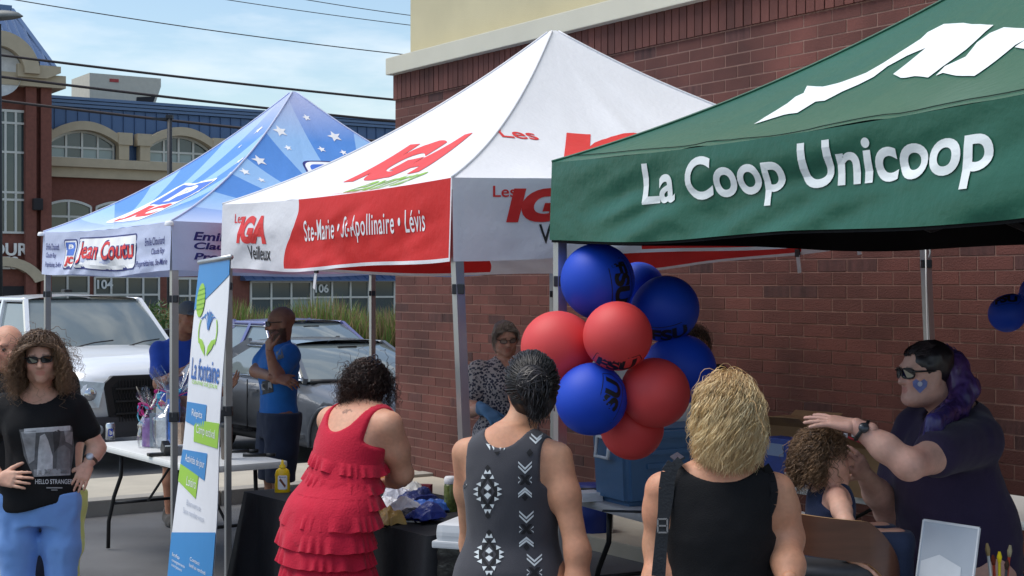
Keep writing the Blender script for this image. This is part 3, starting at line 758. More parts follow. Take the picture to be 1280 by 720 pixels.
for body, pa_, pb_, y_ in (('Emilie Chouinard', 58, 74, -.085), ('Claude Roy', 58, 70, -.155), ('Propri\u00e9taires, Ste-Marie', 58, 79, -.225), ('Emilie Chouinard', 182, 206, -.085), ('Claude Roy', 189, 206, -.155), ('Propri\u00e9taires, Ste-Marie', 172, 210, -.225)):
    put(jL, jc, jb, 'owner_names', fit(text2d(body, 1, .012, .2), jx(pa_, 310), y_-.05, jx(pb_, 310), y_, .1), M_navy)
jrx = lambda px: jR.inv(px, 305, False)[0]
for body, w_, y_ in (('Emilie Chouinard', .80, -.06), ('Claude Roy', .52, -.125), ('Propri\u00e9taires, Ste-Marie', 1.05, -.19)):
    put(jR, jc, jb, 'owner_names', fit(text2d(body, 1, .03, .15), jrx(240), y_-.055, jrx(240)+w_, y_, .1), M_navy)
def stars(side, root, base, pts):
    for px, py, r in pts:
        s_, t_ = side.inv(px, py); put(side, root, base, 'star_print', star2d(s_, t_, r*.68, .2), M_wht, .003, .04)
stars(jR, jc, jb, [(350, 164, .085), (360, 185, .045), (418, 171, .085), (429, 191, .045), (324, 201, .085), (327, 225, .045), (306, 215, .06), (383, 147, .05), (402, 187, .05)])
stars(jL, jc, jb, [(324, 163, .07), (300, 183, .035), (300, 201, .07), (290, 216, .06), (266, 226, .03), (226, 255, .035), (248, 240, .03)])
a_, b_ = jR.inv(380, 222), jR.inv(436, 204)
x0 = jR.inv(377, 204)[0]; JO = jR.inv(382, 201)[1]-.80; put(jR, jc, jb, 'logo_plate', rect2d(x0, .22+JO, x0+.72, .80+JO, .05), M_navy, .003); put(jR, jc, jb, 'logo_plate', rect2d(x0+.015, .235+JO, x0+.705, .785+JO, .05), M_wht, .0042)
put(jR, jc, jb, 'logo_plate', rect2d(x0+.045, .265+JO, x0+.675, .755+JO, .04), M_blu, .0054); put(jR, jc, jb, 'logo_print', fit(text2d('P', 1, .06), x0+.2, .40+JO, x0+.55, .70+JO, .15), M_wht, .0066)
put(jR, jc, jb, 'logo_print', fit(text2d('JC', 1, .06), x0+.12, .28+JO, x0+.55, .40+JO, .2), M_red, .0066)
put(jL, jc, jb, 'logo_plate', fit(rect2d(0, 0, 1, 1, .1), -.35, .20, .45, .82, .3), M_wht, .003); put(jL, jc, jb, 'logo_plate', fit(rect2d(0, 0, 1, 1, .1), -.20, .52, .46, .79, .3), M_blu, .0045)
put(jL, jc, jb, 'logo_print', fit(text2d('P', 1, .06), .0, .56, .32, .76, .2), M_wht, .006); put(jL, jc, jb, 'logo_print', fit(text2d('JC', 1, .07), -.28, .23, .34, .50, .3), M_red, .0045)
for c in (jL.A, jL.B):
    m = MB(); m.lathe([(0, .03), (.02, .028), (.028, .015), (.028, 0)], 10, Vector(c)-jb+Vector((-.01, -.02, -.03))); m.build('corner_knob', M_wht, jc)
# --- green co-op canopy
M_groof = cloth('green_canopy_cloth', S(40, 92, 74), .36, trans=.0, var=.06, bump=.35, bscale=22)
M_gblack = cloth('black_coated_lining', S(14, 15, 18), .8, trans=0.)
grn, gb, gsd = canopy('canopy_tent', 'dark green pop-up canopy with white co-op lettering and black lining', [(.167, 6.2), (1.535, 3.70), (4.04, 5.07), (2.67, 7.57)],
    [2.366, 2.378, 2.39, 2.385], [.325, .33, .32, .315], (2.10, 5.64, 3.2), .62, M_groof, M_groof, 9.4, inner=M_gblack, amp=1.25)
gF = gsd[0]
def gpx(pts, roof=True, ox=940, oy=20, k=3.765): return [gF.inv(ox+x/k, oy+y/k, roof) for x, y in pts]
M_coop = mat('coop_white', S(226, 232, 232), .5, var=.05, bump=.25, bscale=22)
x0 = gF.inv(806, 240, False)[0]; x1 = gF.inv(1240, 170, False)[0]
def g_text(x, y):                             # lettering runs across the eave fold
    return gF.at(x, y, .004)
decal('coop_lettering', fit(text2d('La Coop Unicoop', 1, .024), x0, -.235, x1, -.035), g_text, M_coop, grn, .03, gb)
for poly in ([(665, 275), (820, 155), (730, 190), (640, 240), (575, 290), (500, 330), (430, 360), (345, 405), (300, 410), (215, 460), (150, 470), (80, 490), (10, 512), (60, 480), (110, 450), (170, 415), (205, 385), (245, 365), (262, 332), (335, 338), (430, 312), (540, 270), (620, 225), (700, 175), (795, 110), (830, 80), (905, 42), (1000, 38), (1140, 48), (1100, 80), (1010, 160), (900, 240), (830, 296), (770, 288), (700, 295)],
             [(868, 284), (910, 240), (1010, 195), (1060, 130), (1120, 85), (1190, 58), (1280, 62), (1400, 62), (1500, 70), (1400, 160), (1300, 160), (1240, 150), (1270, 130), (1300, 110), (1240, 140), (1150, 212), (1050, 286), (960, 285), (900, 272)]):
    st = gpx(poly)
    bm = bmesh.new(); vv = [bm.verts.new((x, y, 0)) for x, y in st]; fc = bm.faces.new(vv); bmesh.ops.triangulate(bm, faces=[fc]); bm.verts.index_update()
    vf = ([(q.co.x, q.co.y) for q in bm.verts], [tuple(q.index for q in f.verts) for f in bm.faces]); bm.free()
    put(gF, grn, gb, 'coop_emblem', vf, M_coop, .004, .05)
m = MB()
for k in range(40):
    a = gF.at((k/40-.5)*gF.W*.985, .075, .003)-gb; b = gF.at(((k+1)/40-.5)*gF.W*.985, .075, .003)-gb; m.bar(a, b, .004, .003)
m.build('stitch_line', mat('thread_dark', S(20, 50, 40), .8), grn)
m = MB()
q0 = P(1157, 303, 7.3); m.tube([q0, P(1158, 360, 7.3), P(1160, 440, 7.3), P(1161, 620, 7.3)], .0035, 5); m.tube([q0, P(1160, 305, 7.3), P(1163, 315, 7.3), P(1161, 322, 7.3)], .0045, 5)
tag(m.build('hanging_cord', M_strap), 'thin white cord hanging beside the rear leg of green canopy', 'cord')
# ------------------------------------------------------------------ vehicles
M_tyre = mat('tyre_rubber', S(34, 34, 36), .85, bump=.2); M_rim = mat('alloy', S(165, 167, 170), .3, metal=.9)
M_wind = mat('car_glass', S(112, 122, 122), .05, var=.12, vscale=1.5, spec=1.0, coat=.5); M_chrome = mat('chrome_trim', S(205, 207, 210), .15, metal=1.)
M_blkp = mat('black_plastic', S(30, 31, 33), .5, var=.15); M_lampg = mat('headlight_lens', S(178, 184, 188), .08, var=.25, vscale=14, spec=1., coat=.6)
def paint(name, col): return mat(name, col, .28, metal=.15, var=.03, vscale=1.2, spec=.6, coat=.7)
def ip(tab, x):                               # piecewise-linear table with smoothing
    xs_ = [q[0] for q in tab]; return [float(np.interp(x, xs_, [q[k] for q in tab])) for k in range(1, len(tab[0]))]
def loft(m, tab, n=44):
    """tab rows: x, half width, z bottom, z top, crown (x increasing)"""
    xs_ = np.linspace(tab[0][0], tab[-1][0], n); rows = []
    for x in xs_:
        w_, zb, zt, cr = ip(tab, x); h = zt-zb
        half = [(0, zb), (w_*.7, zb), (w_*.93, zb+.05*h), (w_*.99, zb+.16*h), (w_, zb+.42*h), (w_*.995, zb+.66*h), (w_*.965, zb+.84*h), (w_*.91, zb+.95*h), (w_*.82, zt), (w_*.5, zt+cr*.75), (0, zt+cr)]
        full = [(-y, z) for y, z in half]+[(y, z) for y, z in reversed(half[1:-1])]
        rows.append([(x, y, z) for y, z in full])
    k = len(rows[0]); V = [p for r_ in rows for p in r_]
    Fs = [(i*k+j, i*k+(j+1) % k, (i+1)*k+(j+1) % k, (i+1)*k+j) for i in range(n-1) for j in range(k)]
    Fs += [tuple(range(k)), tuple(reversed(range((n-1)*k, n*k)))]
    m.add(V, Fs, 0, True)
def wheel(parent, x, y, r, wdt):
    sgn = 1 if y > 0 else -1
    Rm = Matrix.Rotation(R(-90*sgn), 3, 'X')
    m = MB(); m.lathe([(r*.62, -wdt/2), (r*.93, -wdt/2), (r, -wdt*.35), (r, wdt*.35), (r*.93, wdt/2), (r*.62, wdt/2), (r*.62, -wdt/2)], 32, (x, y, r), M=Rm); wo = m.build('wheel', M_tyre, parent)
    m = MB(); m.lathe([(r*.62, -wdt*.3), (r*.62, wdt*.44), (r*.55, wdt*.46), (r*.52, wdt*.2), (r*.2, wdt*.3), (r*.12, wdt*.42), (0, wdt*.42)], 24, (x, y, r), M=Rm); ro = m.build('rim', M_rim, wo)
    for k in range(5):
        a = k*2*math.pi/5; q = Rm @ Vector((0, 0, wdt*.38)); d = Vector((math.cos(a), 0, math.sin(a)))
        m = MB(); m.bar(Vector((x, y, r))+q+d*r*.08, Vector((x, y, r))+q+d*r*.58, r*.16, .03, up=(0, 1, 0)); m.build('spoke', M_rim, wo)
def patch(fn, nu, nv, name, m, parent, thick=0.):
    g_ = MB(); g_.grid(lambda u, v: fn(u, v), nu, nv); return g_.build(name, m, parent)
def car(kind, name, label, loc, head, pm, L, tab, gh, wheels, group=None):
    root = empty(name, loc, math.atan2(head[1], head[0]), label, 'pickup' if kind == 'pickup' else 'car', group)
    m = MB(); loft(m, tab); body = m.build('body', pm, root)
    for x, r in wheels:                       # wheel openings cut into the body
        for sy in (-1, 1):
            c = MB(); c.lathe([(0, -.3), (r*1.16, -.3), (r*1.16, .3), (0, .3)], 28, (x, sy*ip(tab, x)[0], r), M=Matrix.Rotation(R(90), 3, 'X'))
            co = c.build('cut', pm); co.parent = root
            bo = body.modifiers.new('b', 'BOOLEAN'); bo.object = co; bo.operation = 'DIFFERENCE'; bo.solver = 'EXACT'
            bpy.context.view_layer.update(); dg = bpy.context.evaluated_depsgraph_get(); nm = bpy.data.meshes.new_from_object(body.evaluated_get(dg))
            body.modifiers.clear(); old = body.data; body.data = nm; bpy.data.objects.remove(co)
            wheel(root, x, sy*(ip(tab, x)[0]-.13), r, .24)
            m = MB(); m.tube([(x+r*1.17*math.cos(a), sy*(ip(tab, x)[0]+.004), r+r*1.17*math.sin(a)) for a in np.linspace(R(-12), R(192), 20)], .022, 6); m.build('wheel_arch', M_blkp if kind == 'pickup' else pm, root)
    # greenhouse: xw windshield foot, xr1/xr2 roof, xb rear glass foot, zb belt, zr roof, wb/wr half widths
    xw, xr1, xr2, xb, zb, zr, wb, wr, bow = gh
    def ws(u, v):
        y = (u*2-1); wv = wb+(wr-wb)*v; x = xw+(xr1-xw)*v-bow*y*y*(1-.4*v); return (x, y*wv*.97, zb-.02+(zr-.03-zb)*v+.03*math.sin(math.pi*v))
    def rg(u, v):
        y = (u*2-1); wv = wb+(wr-wb)*v; x = xb+(xr2-xb)*v+bow*.5*y*y; return (x, -y*wv*.97, zb-.02+(zr-.03-zb)*v+.03*math.sin(math.pi*v))
    patch(ws, 12, 8, 'windshield', M_wind, root); patch(rg, 12, 8, 'rear_window', M_wind, root)
    def rfp(u, v):
        y = u*2-1; x = xr1+.03+(xr2-xr1-.06)*v-bow*.55*y*y*(1-2*v if v < .5 else 0); e = math.sin(math.pi*min(max(v, .0), 1))
        return (x, y*(wr*1.0), zr-.035+.05*(1-y*y*.9)*(.6+.4*e)-.02*(abs(y)**6))
    patch(rfp, 14, 16, 'roof', pm, root)
    for sy in (-1, 1):
        def sd_(u, v):
            x = (xw-.05-.9*bow)+((xb+.05)-(xw-.05-.9*bow))*u; xt = (xr1-bow*.4)+(xr2-(xr1-bow*.4))*u
            return (x+(xt-x)*v, sy*((wb*.985)+(wr*.985-wb*.985)*v), zb-.02+(zr-.04-zb)*v)
        patch(lambda u, v: sd_(.03+u*.94, .05+v*.88), 10, 6, 'side_window', M_wind, root)
        m = MB()
        for u0, wd in ((0., .07), (.46, .07), (.97, .13)):
            m.bar(Vector(sd_(u0, 0))+Vector((0, sy*.006, 0)), Vector(sd_(u0, 1))+Vector((0, sy*.004, 0)), wd, .05, up=(0, 1, 0))
        m.tube([Vector(sd_(u/12, 1))+Vector((0, 0, .005)) for u in range(13)], .032, 6)
        m.build('pillar', pm, root)
        m = MB(); m.tube([Vector(sd_(u/12, .02))+Vector((0, sy*.014, 0)) for u in range(13)], .010, 5)
        if kind != 'pickup': m.tube([Vector(sd_(u/12, .93))+Vector((0, sy*.022, 0)) for u in range(13)], .009, 5); m.tube([Vector(sd_(.02, v/6*.93))+Vector((0, sy*.022, 0)) for v in range(7)], .009, 5)
        m.build('window_trim', M_chrome if kind != 'pickup' else M_blkp, root)
        q = Vector(sd_(.10, .05)); m = MB(); m.box(q+Vector((.02, sy*.15, .06)), (.12, .22, .15) if kind != 'pickup' else (.14, .24, .24), bev=.035); m.bar(q+Vector((0, 0, .0)), q+Vector((.02, sy*.08, .03)), .05, .04)
        m.build('side_mirror', M_blkp if kind == 'pickup' else pm, root)
        for u0 in (.40, .80):
            q = Vector(sd_(u0, 0)); wloc = ip(tab, q.x)[0]
            m = MB(); m.bar((q.x-.10, sy*(wloc+.012), zb-.17), (q.x+.10, sy*(wloc+.012), zb-.17), .03, .03, up=(0, 1, 0)); m.build('door_handle', pm, root)
        m = MB()                               # door shut lines
        for u0 in (.04, .47, .86):
            q = Vector(sd_(u0, 0)); zz = np.linspace(zb-.05, ip(tab, q.x)[1]+.12, 7)
            for a_, b_ in zip(zz[:-1], zz[1:]):
                m.bar((q.x, sy*(ip(tab, q.x)[0]*.998), a_), (q.x, sy*(ip(tab, q.x)[0]*.998), b_), .008, .012, up=(0, 1, 0))
        m.build('door_seam', M_blkp, root)
        m = MB(); m.bar((tab[0][0]+1.0, sy*(tab[len(tab)//2][1]+.004), .36), (-1.35, sy*(tab[len(tab)//2][1]+.004), .36), .05, .02, up=(0, 1, 0)); m.build('sill_trim', M_blkp if kind == 'pickup' else M_chrome, root)
    for k, y0 in enumerate((.25, -.42)):      # wipers
        m = MB(); a = Vector(ws(.5+y0/wb/2, .0))+Vector((.03, 0, .025)); b = Vector(ws(.5+y0/wb/2+.28, .10))+Vector((.03, 0, .03)); m.tube([a, (a+b)/2+Vector((.01, 0, .015)), b], .009, 5); m.build('wiper', M_blkp, root)
    m = MB(); m.tube([Vector(ws(u/12, 0))+Vector((.05, 0, .0)) for u in range(13)], .03, 6); m.build('cowl', M_blkp, root)
    q = Vector(ws(.5, .80)); m = MB(); m.box(q+Vector((-.06, 0, 0)), (.03, .26, .07), bev=.012); m.build('rear_view_mirror', M_blkp, root)
    return root
# --- white pickup
ptab = [(-5.75, .96, .55, 1.32, .0), (-4.1, .99, .5, 1.34, .0), (-3.9, 1.0, .42, 1.34, .0), (-2.2, 1.0, .40, 1.33, .02), (-1.45, 1.0, .42, 1.30, .05), (-.9, 1.0, .45, 1.24, .08), (-.35, .985, .5, 1.16, .08), (-.12, .955, .52, 1.10, .06), (-.03, .90, .55, 1.05, .03), (0, .86, .58, 1.02, .0)]
hd = (.62, -.785); pc = P(195, 500, 16.55)
pk = car('pickup', 'pickup_truck', 'white pickup truck with black grille parked nose-in behind the white table', (pc.x, pc.y, -.2), hd, paint('white_paint', S(238, 240, 242)), 5.8, ptab, (-1.32, -2.0, -3.6, -3.95, 1.32, 1.93, .90, .73, .16), [(-.95, .40), (-4.55, .40)])
m = MB(); T = lambda y, z, d: (.035-d, y, z)
gr = [(-.62, .98), (-.52, 1.06), (.52, 1.06), (.62, .98), (.56, .62), (.42, .50), (-.42, .50), (-.56, .62)]
m.prism(gr, T, .08); go = m.build('grille', M_blkp, pk)
m = MB(); gi = [(y*.86, .78+(z-.78)*.78) for y, z in gr]; m.prism(gi, lambda y, z, d: (.045-d, y, z), .02); m.build('grille_recess', mat('grille_black', S(12, 12, 13), .7), go)
for z in (.645, .78, .915):
    m = MB(); m.box((.062, 0, z), (.03, 1.0, .022), bev=.005); m.build('grille_bar', M_blkp, go)
m = MB()
for k in range(-13, 14):
    for zz in np.linspace(.58, .99, 9): m.box((.052, k*.036+(.018 if int(zz*100) % 2 else 0), zz), (.012, .008, .05))
o = m.build('grille_mesh', M_blkp, go); o['kind'] = 'stuff'
for sy in (-1, 1):
    m = MB(); hl = [(.63, .99), (.70, .72), (.90, .72), (.955, .80), (.955, .99), (.90, 1.02)]
    def hlT(y, z, d, sy=sy): return (.075-d-max(0, (y-.72))*.70, sy*y, z)
    m.prism(hl, hlT, .12); ho = m.build('headlight', M_lampg, pk)
    m = MB(); m.lathe([(0, .03), (.06, .02), (.075, 0)], 16, (.03, sy*.77, .87), M=Matrix.Rotation(R(90), 3, 'Y')); m.build('reflector', M_chrome, ho)
    m = MB(); m.lathe([(0, .02), (.05, .015), (.06, 0)], 14, (.065, sy*.70, .48), M=Matrix.Rotation(R(90), 3, 'Y')); m.build('fog_light', M_lampg, pk)
m = MB(); m.box((-.06, 0, .50), (.22, 1.86, .24), bev=.06); m.build('bumper', mat('bumper_grey', S(60, 62, 66), .45), pk)
m = MB(); m.box((-2.1, -.2, 1.985), (.12, .1, .04), bev=.015); m.build('roof_light', M_blkp, pk)
# --- sedans
stab = [(-4.75, .80, .40, .93, .0), (-4.6, .86, .30, 1.02, .02), (-4.0, .90, .24, 1.04, .02), (-3.2, .915, .2, 1.0, .0), (-2.2, .915, .2, .97, .0), (-1.3, .915, .2, .95, .03), (-.7, .90, .22, .86, .06), (-.25, .85, .26, .76, .05), (-.06, .76, .30, .68, .03), (0, .66, .36, .60, .0)]
sg = (-1.22, -2.02, -3.15, -4.1, .99, 1.41, .84, .63, .22)
sw = [(-.88, .33), (-3.72, .33)]
fr_ = P(483, 500, 15.75)
d_ = Vector((hd[0], hd[1], 0)); lft = Vector((-hd[1], hd[0], 0))
cen = Vector((fr_.x, fr_.y, 0))+lft*.62+d_*.14
sed = car('sedan', 'parked_car', 'dark grey sedan parked nose-in behind the man in blue', (cen.x, cen.y, -.2), hd, paint('grey_paint', S(92, 96, 102)), 4.75, stab, sg, sw, 'sedans parked beyond the kerb')
for sy in (-1, 1):
    m = MB(); m.prism([(.42, .60), (.60, .70), (.84, .74), (.86, .66), (.62, .56)], lambda y, z, d: (.10-d-max(0, y-.42)*.86-max(0, z-.6)*.9, sy*y, z), .12); m.build('headlight', M_lampg, sed)
m = MB(); m.box((.0, 0, .46), (.05, .8, .14), bev=.02); m.build('grille', M_blkp, sed)
m = MB(); m.box((-4.74, .6, .84), (.06, .3, .13), bev=.02); m.build('tail_light', mat('tail_red', S(150, 20, 24), .2), sed)
q = P(478, 400, 20.6)
sed2 = car('sedan', 'parked_car', 'bluish purple sedan parked behind the dark grey sedan', (q.x-.05, q.y, -.2), (.60, -.80), paint('purple_paint', S(96, 98, 150)), 4.75, stab, (-1.22, -2.02, -3.15, -4.1, 1.06, 1.54, .84, .65, .22), sw, 'sedans parked beyond the kerb')
# ------------------------------------------------------------------ tables
M_tabw = mat('table_white', S(232, 232, 228), .45, var=.04, vscale=4, bump=.08, bscale=200); M_tabg = mat('table_grey', S(176, 178, 180), .5, var=.06, vscale=4, bump=.1, bscale=200)
M_legb = mat('table_leg_black', S(34, 34, 36), .45, metal=.3)
def ftable(name, label, c, rz, L, W, m, h=.74, group='folding tables'):
    root = empty(name, (c[0], c[1], 0), rz, label, 'table', group)
    g_ = MB(); g_.box((0, 0, h-.022), (L, W, .044), bev=.016); g_.build('tabletop', m, root)
    for sx in (-1, 1):
        for sy in (-1, 1):
            t = MB(); x = sx*(L/2-.20); t.tube([(x-sx*.06, sy*(W/2-.10), h-.05), (x-sx*.05, sy*(W/2-.10), h-.22), (x, sy*(W/2-.07), h-.36), (x+sx*.05, sy*(W/2-.05), .2), (x+sx*.06, sy*(W/2-.05), .012)], .0145, 8); t.build('leg', M_legb, root)
        t = MB(); t.tube([(sx*(L/2-.19), -(W/2-.07), .33), (sx*(L/2-.19), (W/2-.07), .33)], .011, 6); t.build('stretcher', M_legb, root)
        t = MB(); t.tube([(sx*(L/2-.22), 0, .33), (sx*.15, 0, h-.05)], .010, 6); t.build('brace', M_legb, root)
        t = MB(); t.bar((sx*(L/2-.26), -(W/2-.09), h-.055), (sx*(L/2-.26), W/2-.09, h-.055), .03, .022); t.build('leg_rail', M_legb, root)
    return root
ld = Vector((.582, -.813, 0)); wd_ = Vector((.813, .582, 0)); tl = Vector((-2.95, 10.45, 0)); tc_ = tl+ld*.88+wd_*.31
ftable('folding_table', 'white folding table with gift baskets and a can under blue canopy', tc_, math.atan2(ld.y, ld.x), 1.76, .62, M_tabw)
la = Vector((.45, -.893, 0)); wa = Vector((.893, .45, 0)); ta_ = Vector((.30, 7.85, 0)); ca_ = ta_+la*.9+wa*.38
ftable('folding_table', 'grey folding table carrying the blue cooler', ca_, math.atan2(la.y, la.x), 1.8, .76, M_tabg)
cb_ = Vector((1.85, 7.75, 0))+E1*.38; ftable('folding_table', 'white folding table along the brick wall with drink boxes', cb_, RZW, 2.1, .72, M_tabw)
ftable('folding_table', 'small face painting table holding brushes and acrylic sign', (1.72, 4.86, 0), .3, 1.0, .5, M_tabw)
# black cloth table
lb = Vector((.6, -.8, 0)); wb_ = Vector((.8, .6, 0)); tb_ = Vector((-1.40, 7.92, 0)); cc = tb_+lb*.86+wb_*.36
bt = ftable('folding_table', 'white folding table hidden under a black cloth', cc, math.atan2(lb.y, lb.x), 1.72, .72, M_tabw)
M_bcl = mat('black_tablecloth', S(24, 26, 32), .8, var=.12, vscale=10, bump=.2, bscale=60)
bm = MB(); L2, W2, hT_ = .885, .385, .748
per = []
seg = [(-L2, -W2, L2, -W2, 40), (L2, -W2, L2, W2, 18), (L2, W2, -L2, W2, 40), (-L2, W2, -L2, -W2, 18)]
for x0, y0, x1, y1, n in seg:
    for k in range(n): per.append((x0+(x1-x0)*k/n, y0+(y1-y0)*k/n))
N = len(per); rows = 14; V = []
for j in range(rows+1):
    d = j/rows
    for i, (x, y) in enumerate(per):
        ln = math.hypot(x/L2, y/W2); cor = (min(abs(x)/L2, 1)*min(abs(y)/W2, 1))**8
        f_ = (.035*math.sin(i*.62+2*math.sin(i*.21))+.02*math.sin(i*1.37))*d**.8+.09*cor*d+.015*d
        nx, ny = (1 if abs(abs(x)-L2) < 1e-6 else 0)*np.sign(x), (1 if abs(abs(y)-W2) < 1e-6 else 0)*np.sign(y)
        V.append((x+nx*f_, y+ny*f_, hT_-d*.70-.004*(1-math.exp(-d*40))))
Fs = [(j*N+i, j*N+(i+1) % N, (j+1)*N+(i+1) % N, (j+1)*N+i) for j in range(rows) for i in range(N)]
bm.add(V, Fs, 0, True); bm.add([(x, y, hT_) for x, y in per], [tuple(range(N))])
tcl = bm.build('tablecloth', M_bcl, None, (cc.x, cc.y, 0), math.atan2(lb.y, lb.x)); tag(tcl, 'black tablecloth hanging to the ground over the snack table', 'tablecloth')
# ------------------------------------------------------------------ things on the white table
def on(px, py, h=.74): p = G(px, py, h); return Vector((p.x, p.y, h))
M_alu = mat('can_aluminium', S(200, 204, 210), .25, metal=.85, var=.05); M_ink = mat('can_blue', S(40, 60, 160), .35)
p = on(138, 550); can = empty('drink_can', p, 0, 'silver drink can with blue mark on the white table', 'can')
m = MB(); m.lathe([(0, 0), (.026, 0), (.033, .008), (.033, .108), (.027, .12), (.027, .122), (.024, .119), (0, .119)], 24); m.build('body', M_alu, can)
decal('label_print', rect2d(-.016, .03, .016, .085, .004), lambda x, y: (.0337*math.sin((x+.01)/.033), -.0337*math.cos((x+.01)/.033), y), M_ink, can, .006)
decal('label_print', fit(text2d('b', 1, .05), -.008, .04, .012, .075), lambda x, y: (.0342*math.sin((x+.01)/.033), -.0342*math.cos((x+.01)/.033), y), M_alu, can, .006)
def cello_mat():
    m = bpy.data.materials.new('cellophane'); m.use_nodes = True; n, l = m.node_tree.nodes, m.node_tree.links; out = n['Material Output']; n.remove(n['Principled BSDF'])
    a = n.new('ShaderNodeBsdfTransparent'); a.inputs[0].default_value = (.93, .95, .97, 1); b = n.new('ShaderNodeBsdfGlossy'); b.inputs['Roughness'].default_value = .12
    fr = n.new('ShaderNodeLayerWeight'); fr.inputs[0].default_value = .45; nzz = n.new('ShaderNodeTexNoise'); nzz.inputs['Scale'].default_value = 30
    mr = n.new('ShaderNodeMapRange'); mr.inputs[1].default_value = .5; mr.inputs[2].default_value = .75; mr.inputs[4].default_value = .35; l.new(nzz.outputs['Fac'], mr.inputs[0])
    ad = n.new('ShaderNodeMath'); ad.operation = 'ADD'; ad.use_clamp = True; l.new(fr.outputs['Facing'], ad.inputs[0]); l.new(mr.outputs[0], ad.inputs[1])
    ml = n.new('ShaderNodeMath'); ml.operation = 'MULTIPLY'; l.new(ad.outputs[0], ml.inputs[0]); ml.inputs[1].default_value = .75
    ms = n.new('ShaderNodeMixShader'); l.new(ml.outputs[0], ms.inputs[0]); l.new(a.outputs[0], ms.inputs[1]); l.new(b.outputs[0], ms.inputs[2]); l.new(ms.outputs[0], out.inputs['Surface']); return m
M_cello = cello_mat(); M_ribp = mat('ribbon_pink', S(232, 60, 150), .4); M_ribb = mat('ribbon_cyan', S(92, 190, 222), .4)
def basket(px, py, label, r, h, seed, goods, ribbons):
    p = on(px, py); root = empty('gift_basket', p, 0, label, 'gift basket', 'cellophane gift baskets on the white table'); rr = random.Random(seed)
    m = MB(); neck = h*.62
    def wrap(u, v):
        a = u*2*math.pi
        if v < .6: t = v/.6; rad = r*(1-.05*t)*(1-max(0, t-.6)/.4*.8); z = neck*t
        else: t = (v-.6)/.4; rad = r*(.15+.95*t**.8); z = neck+(h-neck)*t*(.75+.25*math.sin(a*5+seed))
        k = 1+.16*(n1(a*3+seed, v*6, seed)-.5)*2+(.14*math.sin(a*9+seed) if v > .6 else 0)
        return (rad*k*math.cos(a), rad*k*math.sin(a), z+.003)
    m.grid(wrap, 60, 34); m.build('cellophane', M_cello, root, fix=False)
    for (bx, by, bw, bh, col) in goods:
        m = MB(); m.box((bx*r, by*r, bh*neck/2+.004), (bw*r, bw*r*.7, bh*neck), Matrix.Rotation(rr.uniform(-.6, .6), 3, 'Z'), bev=.008); m.build('wrapped_gift', mat('gift_%d_%d_%d' % col, S(*col), .5, var=.3, vscale=18), root)
    for k in range(5):
        a = rr.uniform(0, 6.28); m = MB(); mm = ribbons[k % len(ribbons)]
        pts = [Vector((.012*math.cos(a), .012*math.sin(a)-.01, neck))]
        for q in range(1, 8): t = q/7; pts.append(Vector((math.cos(a)*r*1.0*math.sin(t*2.6)+.01*math.sin(q*2), math.sin(a)*r*.8*math.sin(t*2.6)-.03, neck+.05*math.sin(t*4.5)-.05*t*(k % 2))))
        for q0, q1 in zip(pts[:-1], pts[1:]): m.bar(q0, q1, .022, .003)
        m.build('ribbon', mm, root)
basket(187, 559, 'small clear cellophane gift bag with pink bow beside the can', .08, .42, 3, [(-.1, 0, .9, .75, (150, 110, 170)), (.35, -.3, .5, .9, (150, 160, 168))], [M_ribp, M_ribb])
basket(219, 559, 'large clear cellophane gift basket with cyan bow beside the banner', .15, .56, 8, [(-.5, -.2, .55, .8, (220, 222, 222)), (.0, -.3, .5, .95, (70, 120, 200)), (.5, .1, .5, 1.0, (120, 90, 80)), (-.2, .4, .6, 1.1, (205, 205, 210)), (.35, -.55, .35, .5, (225, 190, 160))], [M_ribb, M_ribp, M_ribb])
M_bp = mat('gadget_black', S(26, 27, 30), .4)
p = on(200, 570); r_ = empty('card_terminal', p, .5, 'small black card terminal on a stand in front of gift baskets', 'card terminal')
m = MB(); m.box((0, 0, .012), (.16, .06, .02), bev=.006); m.build('base', M_bp, r_); m = MB(); m.box((.04, 0, .045), (.05, .09, .07), Matrix.Rotation(.5, 3, 'X'), bev=.006); m.build('reader', M_bp, r_)
m = MB(); m.box((.04, -.035, .055), (.035, .012, .03), Matrix.Rotation(.5, 3, 'X')); m.build('display', mat('display_grey', S(170, 178, 180), .3), r_)
p = on(224, 568); bx = empty('grey_box', p, .3, 'small dark grey box lying under the large gift basket ribbon', 'box'); m = MB(); m.box((0, -.03, .03), (.12, .09, .06), bev=.005); m.build('carton', mat('box_grey', S(96, 98, 104), .6), bx); m = MB(); m.box((0, -.03, .063), (.124, .03, .006)); m.build('tape', M_strap, bx)
for px, py, a, lab in ((302, 566, .1, 'black marker pen lying at the far end of white table'), (323, 571, .05, 'black marker pen lying near the table corner by the man in blue')):
    p = on(px, py); o = empty('marker_pen', p, a, lab, 'pen'); m = MB(); m.tube([(-.10, 0, .012), (.05, 0, .012)], .011, 10); m.build('barrel', M_bp, o); m = MB(); m.tube([(.05, 0, .012), (.11, 0, .012)], .0125, 10); m.build('cap', M_blkp, o)
p = on(283, 574); o = empty('insulated_tumbler', p, 0, 'tall brushed metal tumbler standing beside the banner edge', 'tumbler'); m = MB(); m.lathe([(0, 0), (.030, 0), (.034, .01), (.041, .2), (.041, .21), (0, .21)], 20); m.build('cup', mat('brushed_metal', S(120, 112, 106), .35, metal=.8), o); m = MB(); m.lathe([(.042, .205), (.042, .225), (.03, .235), (0, .235)], 20); m.build('lid', M_bp, o)
